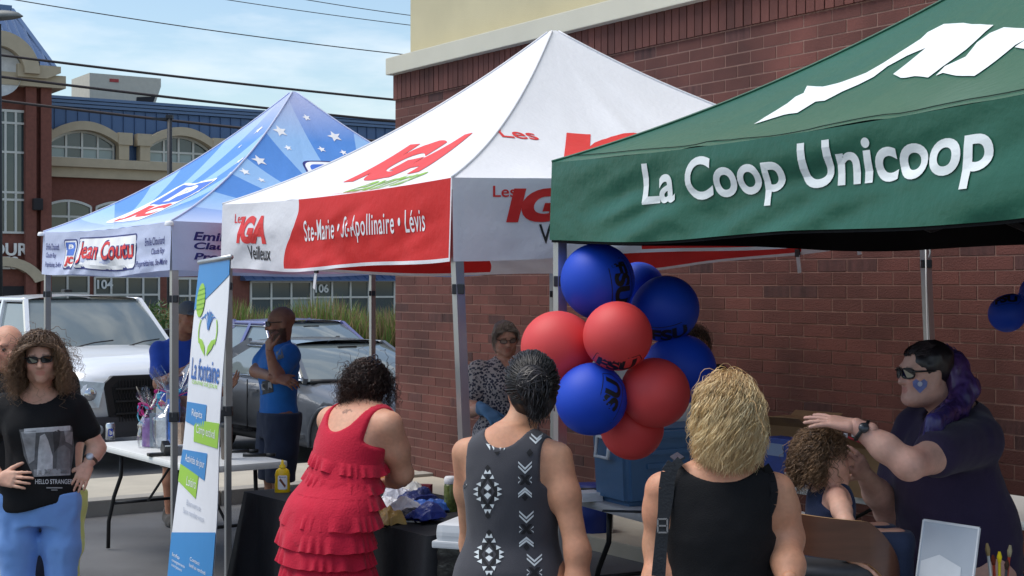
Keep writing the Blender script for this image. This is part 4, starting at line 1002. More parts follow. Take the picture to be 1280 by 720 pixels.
# ------------------------------------------------------------------ roll-up banner
q00, q10, q01, q11 = P(205, 776, 8.2), P(260, 813, 7.5), P(250, 328, 8.28), P(288, 321.5, 7.5)
br = Vector(((q00.x+q10.x)/2, (q00.y+q10.y)/2, 0)); ban = empty('roll_up_banner', br, 0, 'tall white and blue roll-up banner with leaf and fountain emblem by the canopy leg', 'banner')
bn = (q10-q00).cross(q01-q00).normalized(); bn = bn if bn.x < 0 else -bn
def bpt(a, b, off=0.): return q00*(1-a)*(1-b)+q10*a*(1-b)+q01*(1-a)*b+q11*a*b+bn*(off+.008*math.sin(b*9+a*2)*b*(1-b)*4)-br
m = MB(); m.grid(lambda u, v: bpt(u, .02+v*.98), 8, 40); m.grid(lambda u, v: bpt(u, .02+v*.98, -.004), 8, 40); m.build('panel', mat('banner_vinyl', S(232, 234, 240), .5, var=.03), ban)
m = MB(); m.tube([bpt(-.02, 1.0), bpt(1.02, 1.0)], .014, 8); m.build('top_rail', M_legm, ban)
m = MB(); f0, f1 = bpt(-.02, 0), bpt(1.02, 0); f0.z = f1.z = .045; m.bar(f0, f1, .16, .09); m.build('base', M_legm, ban)
m = MB(); m.tube([bpt(.5, 0, -.06), bpt(.5, .995, -.02)], .011, 8); m.build('support_pole', M_bp, ban)
M_bb = mat('banner_blue', S(52, 138, 204), .5, var=.03); M_bg = mat('banner_green', S(156, 206, 64), .5, var=.03); M_bt = mat('banner_text_blue', S(40, 104, 184), .5); M_bgrey = mat('banner_text_grey', S(176, 184, 200), .5); M_bw = mat('banner_white', S(240, 242, 244), .5)
def bd(name, vf, m, off=.003, step=.06): return decal(name, vf, lambda a, b: bpt(a, b, off), m, ban, step)
bd('blue_field', poly2d([(0, .995), (0, .865), (1, .955), (1, .995)]), M_bb)
bd('blue_field', poly2d([(0, .02), (1, .02), (1, .30), (0, .245)]), M_bb)
bd('green_disc', poly2d([(.20+.13*math.cos(k*.314), .893+.047*math.sin(k*.314)) for k in range(20)]), M_bg, .005)
for k in range(5):
    y = .866+k*.0135; w2 = .13*math.sqrt(max(.01, 1-((y-.893)/.047)**2)); bd('disc_stripe', poly2d([(.20-w2, y-.002), (.20+w2, y+.004), (.20+w2, y+.007), (.20-w2, y+.001)]), mat('stripe_green', S(120, 180, 40), .5), .0065)
for k in range(-3, 4):                        # fountain jets
    pts = [(.5+.055*k*t**1.5*1.2, .80+.07*math.sin(t*1.9)*(1-.10*abs(k))) for t in (.15, .4, .65, .9, 1.1)]
    bd('fountain_jet', poly2d(pts+[(x+.022, y-.003) for x, y in reversed(pts)]), M_bt if k % 2 else M_bb, .004)
for s_ in (-1, 1):
    bd('leaf_emblem', poly2d([(.5+s_*.02, .742), (.5+s_*.16, .762), (.5+s_*.26, .79), (.5+s_*.14, .785), (.5+s_*.05, .768)]), M_bg, .004)
    pts = [(.5+s_*(.22+.04*math.sin(t*3.1)), .775+.065*t) for t in (0, .25, .5, .75, 1)]; bd('leaf_emblem', poly2d(pts+[(x+s_*.025, y) for x, y in reversed(pts)]), M_bg if s_ else M_bb, .004)
bd('banner_title', fit(text2d('La fontaine', 1, .01), .10, .675, .93, .735), M_bt, .004)
bd('banner_subtitle', fit(text2d('CENTRE DE JOUR', 1, .01), .14, .660, .90, .672), M_bg, .004)
for poly, mm, body, bx_, in (([(.02, .555), (.60, .545), (.63, .615), (.02, .61)], M_bb, 'R\u00e9pits', (.20, .57, .52, .595)), ([(.30, .508), (.97, .512), (1.0, .577), (.28, .567)], M_bg, 'Camp estival', (.36, .527, .90, .557)),
                            ([(.0, .437), (.66, .417), (.70, .490), (.02, .477)], M_bb, 'Activit\u00e9s de jour', (.12, .442, .64, .469)), ([(.0, .388), (.48, .361), (.50, .424), (.0, .436)], M_bg, 'Loisirs', (.22, .386, .46, .411))):
    bd('banner_tag', poly2d(poly), mm); bd('banner_tag_text', fit(text2d(body, 1, .0), *bx_), M_bw, .0045)
for k, (x0, x1) in enumerate(((.28, .62), (.22, .72))): bd('small_text', fit(text2d('Sans rendez-vous' if k else 'Bienvenue', 1), x0, .335-k*.024, x1, .350-k*.024), M_bgrey, .0045)
for x0, y0, x1, s_ in ((.08, .185, .26, 'Info'), (.08, .168, .40, 'renseignements'), (.08, .155, .34, 'inscriptions'), (.50, .198, .72, 'Contact'), (.50, .182, .86, 'lundi au vendredi')): bd('small_text', fit(text2d(s_, 1), x0, y0, x1, y0+.010), M_bw, .0045)
# ------------------------------------------------------------------ balloons
def bal_mat(name, c): return mat(name, c, .55, var=.05, vscale=4, trans=.22, spec=.5)
M_bblue = bal_mat('balloon_blue', S(24, 78, 212)); M_bred = bal_mat('balloon_red', S(234, 80, 80)); M_bink = mat('balloon_ink', S(24, 24, 30), .5)
def balloon(px, py, rpx, z, m, label, knot, logo=None, rot=0., group='balloons tied to the green canopy leg'):
    c = P(px, py, z); r = rpx/F*z; kd = Vector(knot).normalized()
    root = empty('balloon', c, 0, label, 'balloon', group)
    q = kd.to_track_quat('Z', 'Y').to_matrix()
    prof = []
    for k in range(29):
        a = math.pi*k/28; rr = r*math.sin(a); zz = -math.cos(a)*r*1.02
        if zz > 0: zz *= 1+.16*(zz/r)**2; rr *= 1-.06*(zz/r)**3
        prof.append((max(rr, .0), zz))
    mm = MB(); mm.lathe(prof, 36, M=q); mm.build('skin', m, root)
    mm = MB(); mm.lathe([(.006, r*1.17), (.008, r*1.20), (.005, r*1.215), (.014, r*1.26), (.010, r*1.262)], 12, M=q); mm.build('knot', m, root)
    if logo is not None:
        d = Vector(logo).normalized(); up_ = Vector((0, 0, 1)); up_ = (up_-d*up_.dot(d)).normalized(); rt = up_.cross(d)*-1
        rt = d.cross(up_)*-1 if False else up_.cross(d)
        def fn(x, y):
            cx, sx = math.cos(rot), math.sin(rot); x, y = x*cx-y*sx, x*sx+y*cx
            v = (d+rt*math.tan(x)*1.0+up_*math.tan(y)).normalized(); l_ = q.transposed() @ v
            rad = r*1.006
            if l_.z > 0: rad = r*(1.01+.16*l_.z**3)
            return v*rad
        decal('emblem_print', fit(text2d('FSU', 1, .05, .1, sp=1.0), -.62, -.27, .62, .27), fn, M_bink, root, .09)
        pts = [(-.74, -.25), (-.6, -.37), (.6, -.37), (.80, 0), (.70, .37), (-.66, .37)]
        for a, b in zip(pts, pts[1:]+pts[:1]):
            dx, dy = b[0]-a[0], b[1]-a[1]; l_ = math.hypot(dx, dy); nx, ny = -dy/l_*.012, dx/l_*.012
            decal('emblem_outline', poly2d([(a[0]-nx, a[1]-ny), (b[0]-nx, b[1]-ny), (b[0]+nx, b[1]+ny), (a[0]+nx, a[1]+ny)]), fn, M_bink, root, .09)
    return root
balloon(747, 351, 46.5, 6.10, M_bblue, 'large blue balloon topmost of the cluster, printed on its side', (.3, .6, -1), (.64, -.77, -.06), R(-80))
balloon(798, 362, 34, 6.45, M_bblue, 'blue balloon tucked behind the top two blue balloons', (-.2, -.5, -1))
balloon(832, 386, 41.5, 6.22, M_bblue, 'blue balloon above the shaded blue one, emblem at its underside', (-1, .6, -.4), (.05, -.62, -.78), R(15))
balloon(697, 434, 45.5, 6.02, M_bred, 'red balloon partly behind the dark-haired bun', (1, .5, .1))
balloon(772, 420, 43.5, 5.85, M_bred, 'red balloon in the middle of the cluster, emblem at its bottom edge', (.1, 1, -.1), (-.08, -.52, -.85), R(-8))
balloon(739, 499, 45, 5.88, M_bblue, 'blue balloon low in the cluster with black emblem on its side', (.3, .8, .5), (.52, -.85, .06), R(70))
balloon(819, 491, 43.5, 5.92, M_bred, 'red balloon beside the blonde hair', (-.4, .9, .5))
balloon(851, 461, 43.5, 6.22, M_bblue, 'shaded blue balloon behind the red one by the blonde hair', (-1, .4, .1))
balloon(790, 534, 40, 6.05, M_bred, 'darkest red balloon hanging lowest in front of the cooler', (0, .5, 1))
balloon(1259, 392, 23, 6.9, M_bblue, 'small blue balloon with dark emblem near the brick wall', (.6, 0, .9), (-.25, -.5, .75), R(10), 'balloons near the right wall')
balloon(1297, 366, 22, 7.0, M_bblue, 'small blue balloon rising above its twin at the right', (-.3, 0, -1), None, 0, 'balloons near the right wall')
# ------------------------------------------------------------------ cooler and drinks
M_cool = mat('cooler_blue', S(66, 104, 142), .5, var=.06, vscale=6, bump=.15, bscale=150); M_coolw = mat('cooler_white', S(206, 210, 214), .5, var=.05)
k0 = on(781, 635.5); rzc = R(28); ax = Vector((math.cos(rzc), math.sin(rzc), 0)); ay = Vector((-ax.y, ax.x, 0)); cl, cw, chh = .66, .34, .385
cc2 = k0+ax*cl/2+ay*cw/2
co = empty('cooler', cc2, rzc, 'blue plastic cooler with raised white lid on the grey table', 'cooler')
m = MB(); tb2 = MB()
def coolf(z): return 1-.06*(1-z/chh)
bmc = bmesh.new(); bmesh.ops.create_cube(bmc, size=1)
for v in bmc.verts: z = (v.co.z+.5)*chh; v.co = Vector((v.co.x*cl*coolf(z), v.co.y*cw*coolf(z), z))
bmesh.ops.bevel(bmc, geom=bmc.edges[:], offset=.03, segments=3, affect='EDGES'); m.add([v.co for v in bmc.verts], [[v.index for v in f.verts] for f in bmc.faces]); bmc.free()
m.build('tub', M_cool, co)
for z in (.13, .20, .27):
    m = MB(); m.box((.02, -cw/2*coolf(z)-.004, z), (cl*.66, .014, .028), bev=.006); m.build('rib', M_cool, co)
m = MB(); m.box((0, 0, chh-.03), (cl+.02, cw+.02, .04), bev=.012); m.build('rim', M_cool, co)
m = MB()
y_ = 0; hx = -cl/2-.02
m.tube([(hx, -.06, .34), (hx-.012, -.06, .24), (hx-.012, .06, .24), (hx, .06, .34), (hx, -.06, .34)], .011, 8); m.build('handle', M_coolw, co)
m = MB(); m.box((.02, cw/2+.03, chh+.19), (cl*.92, .045, .40), Matrix.Rotation(R(-8), 3, 'X'), bev=.02); m.build('lid', M_coolw, co)
o = empty('blue_barrel', G(741, 700, 0)+Vector((.02, .6, 0)), 0, 'dark blue plastic barrel standing under the cooler table', 'barrel'); o.location.z = 0
m = MB(); m.lathe([(0, .0), (.13, 0), (.14, .03), (.145, .2), (.15, .22), (.145, .24), (.145, .4), (.135, .43), (0, .43)], 28); m.build('drum', mat('barrel_blue', S(26, 50, 130), .45), o); m = MB(); m.tube([(.142*math.cos(a), .142*math.sin(a), .415) for a in np.linspace(0, 6.28, 25)], .008, 6); m.build('rim', M_blkp, o)
M_crd = mat('cardboard', S(150, 118, 84), .85, var=.1, vscale=10)
p = on(966, 592); px_ = empty('drink_box', (1.56, 8.35, .74), RZW, 'blue drink carton with round emblem on the table by the wall', 'carton')
m = MB(); m.box((0, 0, .125), (.26, .13, .25), bev=.004); m.build('carton', mat('carton_blue', S(34, 74, 170), .4, var=.15, vscale=20), px_)
for k, (c_, y0, y1) in enumerate(((S(214, 40, 50), .0, 1), (S(240, 240, 244), -.25, .3), (S(30, 60, 160), -1, -.15))):
    def cir(a0, a1, n=14): return [(.035*math.cos(a0+(a1-a0)*q/n), .035*math.sin(a0+(a1-a0)*q/n)) for q in range(n+1)]
    pl = cir(math.asin(max(-1, y0)), math.pi-math.asin(max(-1, y0))) if k == 0 else (cir(math.pi+.15, 2*math.pi-.15) if k == 2 else [(-.035, -.005), (0, -.018), (.035, -.005), (.034, .008), (0, .004), (-.034, .008)])
    decal('round_emblem', poly2d(pl), lambda x, y, k=k: (.07+x, -.0675-.001*k, .06+y), mat('emblem_%d' % k, c_, .4), px_, None)
decal('carton_panel', rect2d(-.10, .15, .03, .22), lambda x, y: (x, -.0675, y), mat('carton_pale', S(150, 175, 215), .4), px_, None)
def cbox(loc, rz, d, label, m_=None):
    r_ = empty('cardboard_box', loc, rz, label, 'box'); m = MB(); m.box((0, 0, d[2]/2), d, bev=.003); m.build('carton', m_ or M_crd, r_)
    for sy in (-1, 1):
        m = MB(); m.box((0, sy*(d[1]/2+.05), d[2]-.01), (d[0]*.96, .13, .006), Matrix.Rotation(sy*.5, 3, 'X')); m.build('flap', m_ or M_crd, r_)
cbox((1.66, 8.62, .74), RZW+.2, (.34, .24, .34), 'open brown cardboard box behind the blue drink carton'); cbox((1.98, 7.72, .74), RZW, (.36, .26, .30), 'brown cardboard box on wall table behind the child')
cbox((2.02, 7.55, 0), RZW, (.5, .36, .36), 'large brown cardboard box on the ground under the wall table')
for k, (x, y) in enumerate(((1.72, 8.05), (1.79, 7.96), (1.66, 8.0), (1.86, 8.04))):
    o = empty('soda_bottle', (x, y, .74), 0, ('green soda bottle standing against the blue drink carton', 'green soda bottle in the middle of the row beside drink carton', 'green soda bottle standing apart in front of the row of bottles', 'green soda bottle standing closest to brown cardboard box')[k], 'bottle', 'green soda bottles on the wall table')
    m = MB(); m.lathe([(0, 0), (.042, 0), (.046, .02), (.046, .17), (.035, .22), (.014, .27), (.013, .30), (0, .30)], 16); m.build('body', mat('bottle_green', S(30, 96, 50), .12, spec=.8), o); m = MB(); m.lathe([(.016, .29), (.016, .315), (0, .317)], 12); m.build('cap', M_wht, o)
p = on(742, 627); o = empty('napkin_stack', p+Vector((-.03, .05, 0)), .4, 'stack of white napkins beside the blue cooler', 'napkins')
for k in range(5): m = MB(); m.box((rb.uniform(-.004, .004), 0, .005+k*.009), (.12, .12, .008), Matrix.Rotation(rb.uniform(-.1, .1), 3, 'Z')); m.build('napkin', M_wht, o)
p = on(778, 640); o = empty('serving_tongs', p+Vector((.0, -.03, .0)), -.2, 'black serving tongs lying at the foot of the cooler', 'tongs')
for s_ in (-1, 1): m = MB(); m.bar((-.1, s_*.012, .008), (.12, s_*.022, .008), .012, .006); m.build('arm', M_bp, o)
# ------------------------------------------------------------------ snack table
p = on(353, 617); o = empty('mustard_bottle', p, R(10), 'yellow mustard squeeze bottle at the end of the black table', 'bottle')
def lat2(prof, sy, name, mm, par):
    m = MB(); m.lathe(prof, 28); m.v = [(x, y*sy, z) for x, y, z in m.v]; return m.build(name, mm, par)
lat2([(0, 0), (.036, 0), (.041, .01), (.041, .05), (.037, .075), (.040, .10), (.034, .125), (.018, .138), (0, .139)], .62, 'body', mat('mustard_yellow', S(240, 196, 20), .35, var=.04), o)
lat2([(.018, .136), (.017, .15), (.008, .158), (.006, .178), (0, .18)], .9, 'nozzle_cap', mat('cap_yellow', S(246, 208, 40), .4), o)
decal('label_print', rect2d(-.026, .025, .026, .10, .008), lambda x, y: (.0415*math.sin(x/.041), -.0415*.64*math.cos(x/.041), y), M_wht, o, .008)
decal('label_print', poly2d([(-.018, .075), (-.01, .085), (.018, .045), (.012, .035)]), lambda x, y: (.042*math.sin(x/.041), -.042*.645*math.cos(x/.041), y), mat('sausage_brown', S(120, 60, 30), .5), o, .008)
decal('label_print', fit(text2d('Moutarde', 1, .01), -.018, .088, .018, .095), lambda x, y: (.042*math.sin(x/.041), -.042*.645*math.cos(x/.041), y), M_navy, o, .006)
p = on(557, 645); o = empty('relish_jar', p+Vector((.02, .1, 0)), 0, 'clear squeeze jar of green relish with white cap', 'jar')
m = MB(); m.lathe([(0, 0), (.030, 0), (.033, .01), (.033, .13), (.028, .145), (0, .146)], 22); m.build('relish', mat('relish_green', S(92, 104, 54), .2, var=.5, vscale=60), o); m = MB(); m.lathe([(.029, .143), (.031, .146), (.031, .172), (.026, .178), (0, .178)], 22); m.build('cap', M_wht, o)
p = on(573, 640); o = empty('brochure_holder', p+Vector((.10, .25, 0)), R(-32), 'leaning blue and green leaflet in a clear holder behind relish jar', 'leaflet holder')
m = MB(); m.box((0, .03, .13), (.15, .006, .25), Matrix.Rotation(R(-14), 3, 'X')); m.build('leaflet', mat('leaflet_pale', S(190, 208, 220), .4), o)
for z0, z1, c_ in ((.015, .09, S(50, 110, 190)), (.10, .15, S(150, 180, 120)), (.16, .2, S(90, 150, 210))): decal('leaflet_print', rect2d(-.068, z0, .068, z1), lambda x, y: (x, .03-.005+(y-.13)*math.tan(R(14)), y), mat('leaflet_%d' % int(z0*1000), c_, .4, var=.2, vscale=25), o, None)
m = MB(); m.box((0, -.01, .02), (.16, .10, .04), bev=.004); m.build('stand', mat('acrylic', S(210, 216, 220), .1, spec=.8), o)
def crumple(name, loc, d, col, label, seed, cat='wrapper', grp='crumpled wrappers on the black table'):
    root = empty(name, loc, seed*1.3, label, cat, grp); m = MB()
    def f(u, v):
        x, y = (u-.5)*d[0], (v-.5)*d[1]; e = (16*u*(1-u)*v*(1-v))**.5
        h = d[2]*e*(.35+.9*n1(u*4+seed, v*4, seed))+.012*n1(u*11, v*9+seed, 2)
        return (x+.02*(n1(u*5, v*5, seed)-.5), y+.02*(n1(u*5+9, v*5, seed)-.5), .004+h)
    m.grid(f, 16, 14, smooth=False); m.grid(lambda u, v: (f(u, v)[0], f(u, v)[1], .002), 4, 4)
    m.build('bag', mat('wrap_%d_%d_%d' % col, S(*col), .35, var=.25, vscale=25, bump=.3, bscale=90), root); m = MB(); m.box((0, d[1]*.46, .012), (d[0]*.8, .012, .006)); m.build('seal', M_wht if col[2] > col[0] else M_alu, root)
cols = [((222, 224, 232), 'white paper'), ((216, 216, 224), 'pale grey paper'), ((28, 40, 96), 'navy foil'), ((190, 60, 56), 'red foil'), ((46, 90, 170), 'blue foil'), ((205, 205, 214), 'silver paper'), ((30, 34, 52), 'dark foil'), ((226, 222, 214), 'cream paper'), ((40, 56, 130), 'royal blue foil'), ((196, 160, 90), 'golden foil')]
spots = [(484, 640), (505, 648), (523, 634), (474, 652), (538, 641), (497, 629), (517, 652), (512, 622), (533, 655), (488, 656)]
for k, ((c_, nm), (px, py)) in enumerate(zip(cols, spots)):
    p = on(px, py); crumple('snack_wrapper', p+Vector((0, 0, .012*(k % 3))), (.20-.008*k, .15, .07-.003*(k % 4)), c_, 'crumpled %s snack wrapper in the pile on black table' % nm, k+1)
p = on(500, 618); o = empty('foil_roll', p, -.2, 'long dark red foil box behind the snack wrappers', 'foil box'); m = MB(); m.box((0, .05, .025), (.32, .05, .05), bev=.003); m.build('carton', mat('foil_red', S(130, 36, 48), .5), o); m = MB(); m.box((0, .022, .03), (.30, .006, .02)); m.build('cutter_strip', M_alu, o)
p = P(606, 690, 6.35); bn_ = empty('waste_bin', (p.x, p.y, 0), R(-20), 'light grey lidded waste bin lined with black bag', 'bin')
m = MB(); m.lathe([(0, 0), (.14, 0), (.185, .62), (.185, .66), (0, .66)], 4, M=Matrix.Rotation(R(45), 3, 'Z')); m.build('tub', mat('bin_grey', S(186, 190, 192), .5), bn_)
m = MB(); m.box((0, 0, .80), (.34, .30, .085), bev=.035); m.build('lid', mat('lid_grey', S(196, 199, 202), .5), bn_)
m = MB(); m.box((0, 0, .755), (.36, .32, .03), bev=.008); m.build('lid_rim', mat('lid_grey', S(196, 199, 202), .5), bn_)
m = MB()
def liner(u, v):
    a = u*2*math.pi; k = 1+.06*math.sin(a*7)+.05*n1(u*14, v*5, 3); c_ = max(abs(math.cos(a)), abs(math.sin(a))); return (.155/c_*.95*k*math.cos(a), .14/c_*k*math.sin(a), .745-.14*v-.03*math.sin(a*5)*v)
m.grid(liner, 48, 8); m.build('bag_liner', mat('bag_black', S(18, 18, 20), .3, bump=.4, bscale=40), bn_)
# ------------------------------------------------------------------ face painting corner
o = empty('sign_holder', (1.46, 4.98, .74), R(-52), 'clear acrylic sign holder leaning on the face painting table', 'sign holder')
M_acr = mat('acrylic_sheet', S(178, 188, 200), .12, var=.06, vscale=5, spec=.8)
m = MB(); m.box((0, 0, .155), (.22, .004, .30), Matrix.Rotation(R(-12), 3, 'X')); m.build('panel', M_acr, o)
m = MB()
for a, b in (((-.11, .005), (-.11, .305)), ((.11, .005), (.11, .305)), ((-.11, .305), (.11, .305))): m.bar((a[0], -.002+(a[1]-.155)*math.tan(R(12))-.0, a[1]), (b[0], -.002+(b[1]-.155)*math.tan(R(12)), b[1]), .006, .008)
m.build('edge', mat('acrylic_edge', S(215, 220, 226), .2), o)
decal('paper_insert', poly2d([(-.10, .02), (.07, .02), (.06, .17), (-.03, .20), (-.10, .17)]), lambda x, y: (x, -.004+(y-.155)*math.tan(R(12)), y), mat('paper_pale', S(205, 212, 220), .6), o, None)
m = MB(); m.box((0, 0, .006), (.22, .09, .012)); m.build('foot', M_acr, o)
cup = empty('brush_cup', (1.64, 4.98, .74), 0, 'small dark cup of paint brushes on the face painting table', 'brush cup'); m = MB(); m.lathe([(0, 0), (.04, 0), (.046, .10), (.043, .10), (.038, .01), (0, .01)], 20); m.build('cup', M_bp, cup)
for k, (dx, dy, h_, c_, tip) in enumerate(((-.045, -.01, .245, (205, 205, 200), (150, 130, 90)), (.0, .0, .215, (240, 214, 30), (240, 214, 30)), (.04, .01, .235, (170, 60, 40), (160, 150, 120)), (-.015, .02, .20, (190, 70, 40), (120, 50, 30)), (.02, -.02, .19, (60, 60, 66), (60, 40, 30)))):
    b0 = Vector((dx*.4, dy*.4, .015)); t_ = Vector((dx, dy, h_)); m = MB(); m.tube([b0, b0.lerp(t_, .82)], .005, 8); bo_ = m.build('brush', mat('brush_%d' % k, S(*c_), .4), cup)
    m = MB(); e_ = b0.lerp(t_, .82); m.tube([e_, e_.lerp(t_, .5), t_], [.006, .009, .004], 8); m.build('bristles', mat('bristle_%d' % k, S(*tip), .9), bo_)
# bentwood chair the child sits on
M_wood = mat('chair_plywood', S(92, 58, 42), .38, var=.22, vscale=5, stretch=(1, 1, 7), coat=.2); M_ply = mat('plywood_edge', S(176, 140, 100), .6); M_seat = mat('seat_vinyl', S(52, 54, 60), .55, var=.1)
chc = Vector((1.09, 5.22, 0)); ch = empty('bentwood_chair', chc, 0, 'brown bentwood high chair with dark round seat under the child', 'chair')
def arc(a, z, r): return Vector((r*math.cos(a), r*math.sin(a)*.9, z))
A0_, A1_ = R(150), R(350)
def zt_(u): return 1.125-.10*u-.42*max(0, u-.72)**1.2*2.2
def zb_(u): return zt_(u)-(.135+.05*max(0, u-.6))
m = MB(); m.grid(lambda u, v: arc(A0_+(A1_-A0_)*u, zb_(u)+(zt_(u)-zb_(u))*v, .272), 40, 6); m.grid(lambda u, v: arc(A0_+(A1_-A0_)*u, zb_(u)+(zt_(u)-zb_(u))*v, .258), 40, 6); m.build('backrest', M_wood, ch, fix=False)
m = MB()
for f_ in (zt_, zb_): m.grid(lambda u, v: arc(A0_+(A1_-A0_)*u, f_(u)+(.0005 if f_ is zt_ else -.0005), .258+.014*v), 40, 1)
m.build('backrest_edge', M_ply, ch, fix=False)
m = MB(); e0 = arc(A1_, zb_(1)+.06, .265); m.bar(e0+Vector((0, 0, .08)), arc(A1_, .86, .24), .07, .016, up=(0, 1, 0)); m.build('arm_support', M_wood, ch)
m = MB(); e0 = arc(A0_, zb_(0)+.06, .265); m.bar(e0+Vector((0, 0, .03)), arc(A0_, .86, .24), .07, .016, up=(0, 1, 0)); m.build('arm_support', M_wood, ch)
m = MB(); m.lathe([(0, .84), (.20, .84), (.235, .86), (.24, .885), (.22, .905), (0, .91)], 36); m.build('seat', M_seat, ch)
for k in range(4):
    a = R(45+90*k); m = MB(); m.bar((.15*math.cos(a), .15*math.sin(a), .85), (.25*math.cos(a), .25*math.sin(a), .0), .045, .03); m.build('leg', M_wood, ch)
m = MB(); m.tube([(.215*math.cos(a), .215*math.sin(a), .3) for a in np.linspace(0, 2*math.pi, 25)], .01, 6); m.build('foot_ring', M_legm, ch)
# ------------------------------------------------------------------ people: bodies grown from a distance field, one continuous mesh each
def surf_nets(D, org, h):
    S_ = D < 0; c = np.zeros(tuple(n-1 for n in D.shape), np.uint8)
    for i in (0, 1):
        for j in (0, 1):
            for k in (0, 1): c += S_[i:S_.shape[0]-1+i, j:S_.shape[1]-1+j, k:S_.shape[2]-1+k]
    act = (c > 0) & (c < 8); idx = np.full(act.shape, -1, np.int32); ii = np.argwhere(act); idx[act] = np.arange(len(ii))
    acc = np.zeros((len(ii), 3), np.float32); cnt = np.zeros(len(ii), np.float32)
    cor = [(0, 0, 0), (1, 0, 0), (0, 1, 0), (1, 1, 0), (0, 0, 1), (1, 0, 1), (0, 1, 1), (1, 1, 1)]
    for a in range(8):
        for b in range(a+1, 8):
            if sum(abs(cor[a][q]-cor[b][q]) for q in range(3)) != 1: continue
            ca, cb = np.array(cor[a]), np.array(cor[b])
            da = D[ii[:, 0]+ca[0], ii[:, 1]+ca[1], ii[:, 2]+ca[2]]; db = D[ii[:, 0]+cb[0], ii[:, 1]+cb[1], ii[:, 2]+cb[2]]
            x = (da < 0) != (db < 0); t = np.where(x, da/np.where(x, da-db, 1), 0)[:, None]
            acc += np.where(x[:, None], ca+(cb-ca)*t, 0); cnt += x
    V = (ii+acc/np.maximum(cnt, 1)[:, None])*h+np.array(org)
    Fs = []
    for ax in range(3):
        o1, o2 = (ax+1) % 3, (ax+2) % 3
        sl0 = [slice(None)]*3; sl1 = [slice(None)]*3; sl0[ax] = slice(0, -1); sl1[ax] = slice(1, None)
        a = S_[tuple(sl0)]; b = S_[tuple(sl1)]; e = np.argwhere(a != b)
        e = e[(e[:, o1] > 0) & (e[:, o2] > 0) & (e[:, o1] < D.shape[o1]-1) & (e[:, o2] < D.shape[o2]-1)]
        if not len(e): continue
        q = []
        for d1, d2 in ((-1, -1), (0, -1), (0, 0), (-1, 0)):
            w_ = e.copy(); w_[:, o1] += d1; w_[:, o2] += d2; q.append(idx[w_[:, 0], w_[:, 1], w_[:, 2]])
        q = np.stack(q, 1); ins = S_[e[:, 0], e[:, 1], e[:, 2]]; q[~ins] = q[~ins][:, ::-1]; Fs.append(q)
    Fs = np.concatenate(Fs) if Fs else np.zeros((0, 4), np.int32)
    return V, Fs[(Fs >= 0).all(1)]
def relax(V, Fs, n=1, k=.5):
    for _ in range(n):
        s = np.zeros_like(V); c = np.zeros(len(V))
        for a, b in ((0, 1), (1, 2), (2, 3), (3, 0)):
            np.add.at(s, Fs[:, a], V[Fs[:, b]]); np.add.at(c, Fs[:, a], 1); np.add.at(s, Fs[:, b], V[Fs[:, a]]); np.add.at(c, Fs[:, b], 1)
        V = V*(1-k)+k*s/np.maximum(c, 1)[:, None]
    return V
def smin(a, b, k): h = np.clip(.5+.5*(b-a)/k, 0, 1); return b+(a-b)*h-k*h*(1-h)
class Prim:
    def __init__(s, tag_, k, lo, hi, fn, sub=False): s.tag, s.k, s.lo, s.hi, s.fn, s.sub = tag_, k, np.array(lo, float), np.array(hi, float), fn, sub
def cone(a, b, r1, r2, tg, k=.02, flat=None):
    a, b = np.array(a, float), np.array(b, float); ab = b-a; L2 = max(float(ab @ ab), 1e-9); rm = max(r1, r2)
    def f(P_):
        pa = P_-a; t = np.clip((pa @ ab)/L2, 0, 1); d = pa-t[..., None]*ab
        return np.sqrt((d*d).sum(-1))-(r1+(r2-r1)*t)
    return Prim(tg, k, np.minimum(a, b)-rm, np.maximum(a, b)+rm, f)
def ell(c, r, tg, k=.02, M=None, sub=False):
    c, r = np.array(c, float), np.array(r, float); M_ = np.array(M) if M is not None else np.eye(3); rm = r.max()
    def f(P_):
        q = (P_-c) @ M_; a = q/r; k0 = np.sqrt((a*a).sum(-1))+1e-9; b = q/(r*r); k1 = np.sqrt((b*b).sum(-1))+1e-9; return k0*(k0-1)/k1
    return Prim(tg, k, c-rm, c+rm, f, sub)
def stack(levels, yaw, org, tg, k=.02):
    """torso: (z, forward offset, sideways offset, half width, half depth) rows; yaw = facing direction (0 faces the camera)"""
    lv = np.array(sorted(levels), float); zz = np.linspace(lv[0, 0], lv[-1, 0], 80)
    def cub(col):
        x, y = lv[:, 0], lv[:, col]; m_ = np.gradient(y, x); i = np.clip(np.searchsorted(x, zz)-1, 0, len(x)-2); h = x[i+1]-x[i]; t = (zz-x[i])/h
        return (2*t**3-3*t**2+1)*y[i]+(t**3-2*t**2+t)*h*m_[i]+(-2*t**3+3*t**2)*y[i+1]+(t**3-t**2)*h*m_[i+1]
    T = [cub(c) for c in range(1, 5)]; fx, fy = -math.sin(yaw)*-1, -math.cos(yaw); sx, sy = math.cos(yaw), math.sin(yaw)
    fx, fy = math.sin(yaw), -math.cos(yaw)
    ox, oy = org[0], org[1]; rm = float(max(T[2].max(), T[3].max())+np.abs(T[0]).max()+np.abs(T[1]).max())
    def f(P_):
        z = P_[..., 2]; o, sd2, rx, ry = (np.interp(z, zz, t) for t in T)
        dx = P_[..., 0]-ox; dy = P_[..., 1]-oy; a = dx*fx+dy*fy-o; b = dx*sx+dy*sy-sd2
        q = np.sqrt((b/rx)**2+(a/ry)**2)+1e-9; k1 = np.sqrt((b/rx**2)**2+(a/ry**2)**2)+1e-9; d = q*(q-1)/k1
        return np.maximum(d, np.maximum(zz[0]-z, z-zz[-1]))
    return Prim(tg, k, (ox-rm, oy-rm, zz[0]), (ox+rm, oy+rm, zz[-1]), f)
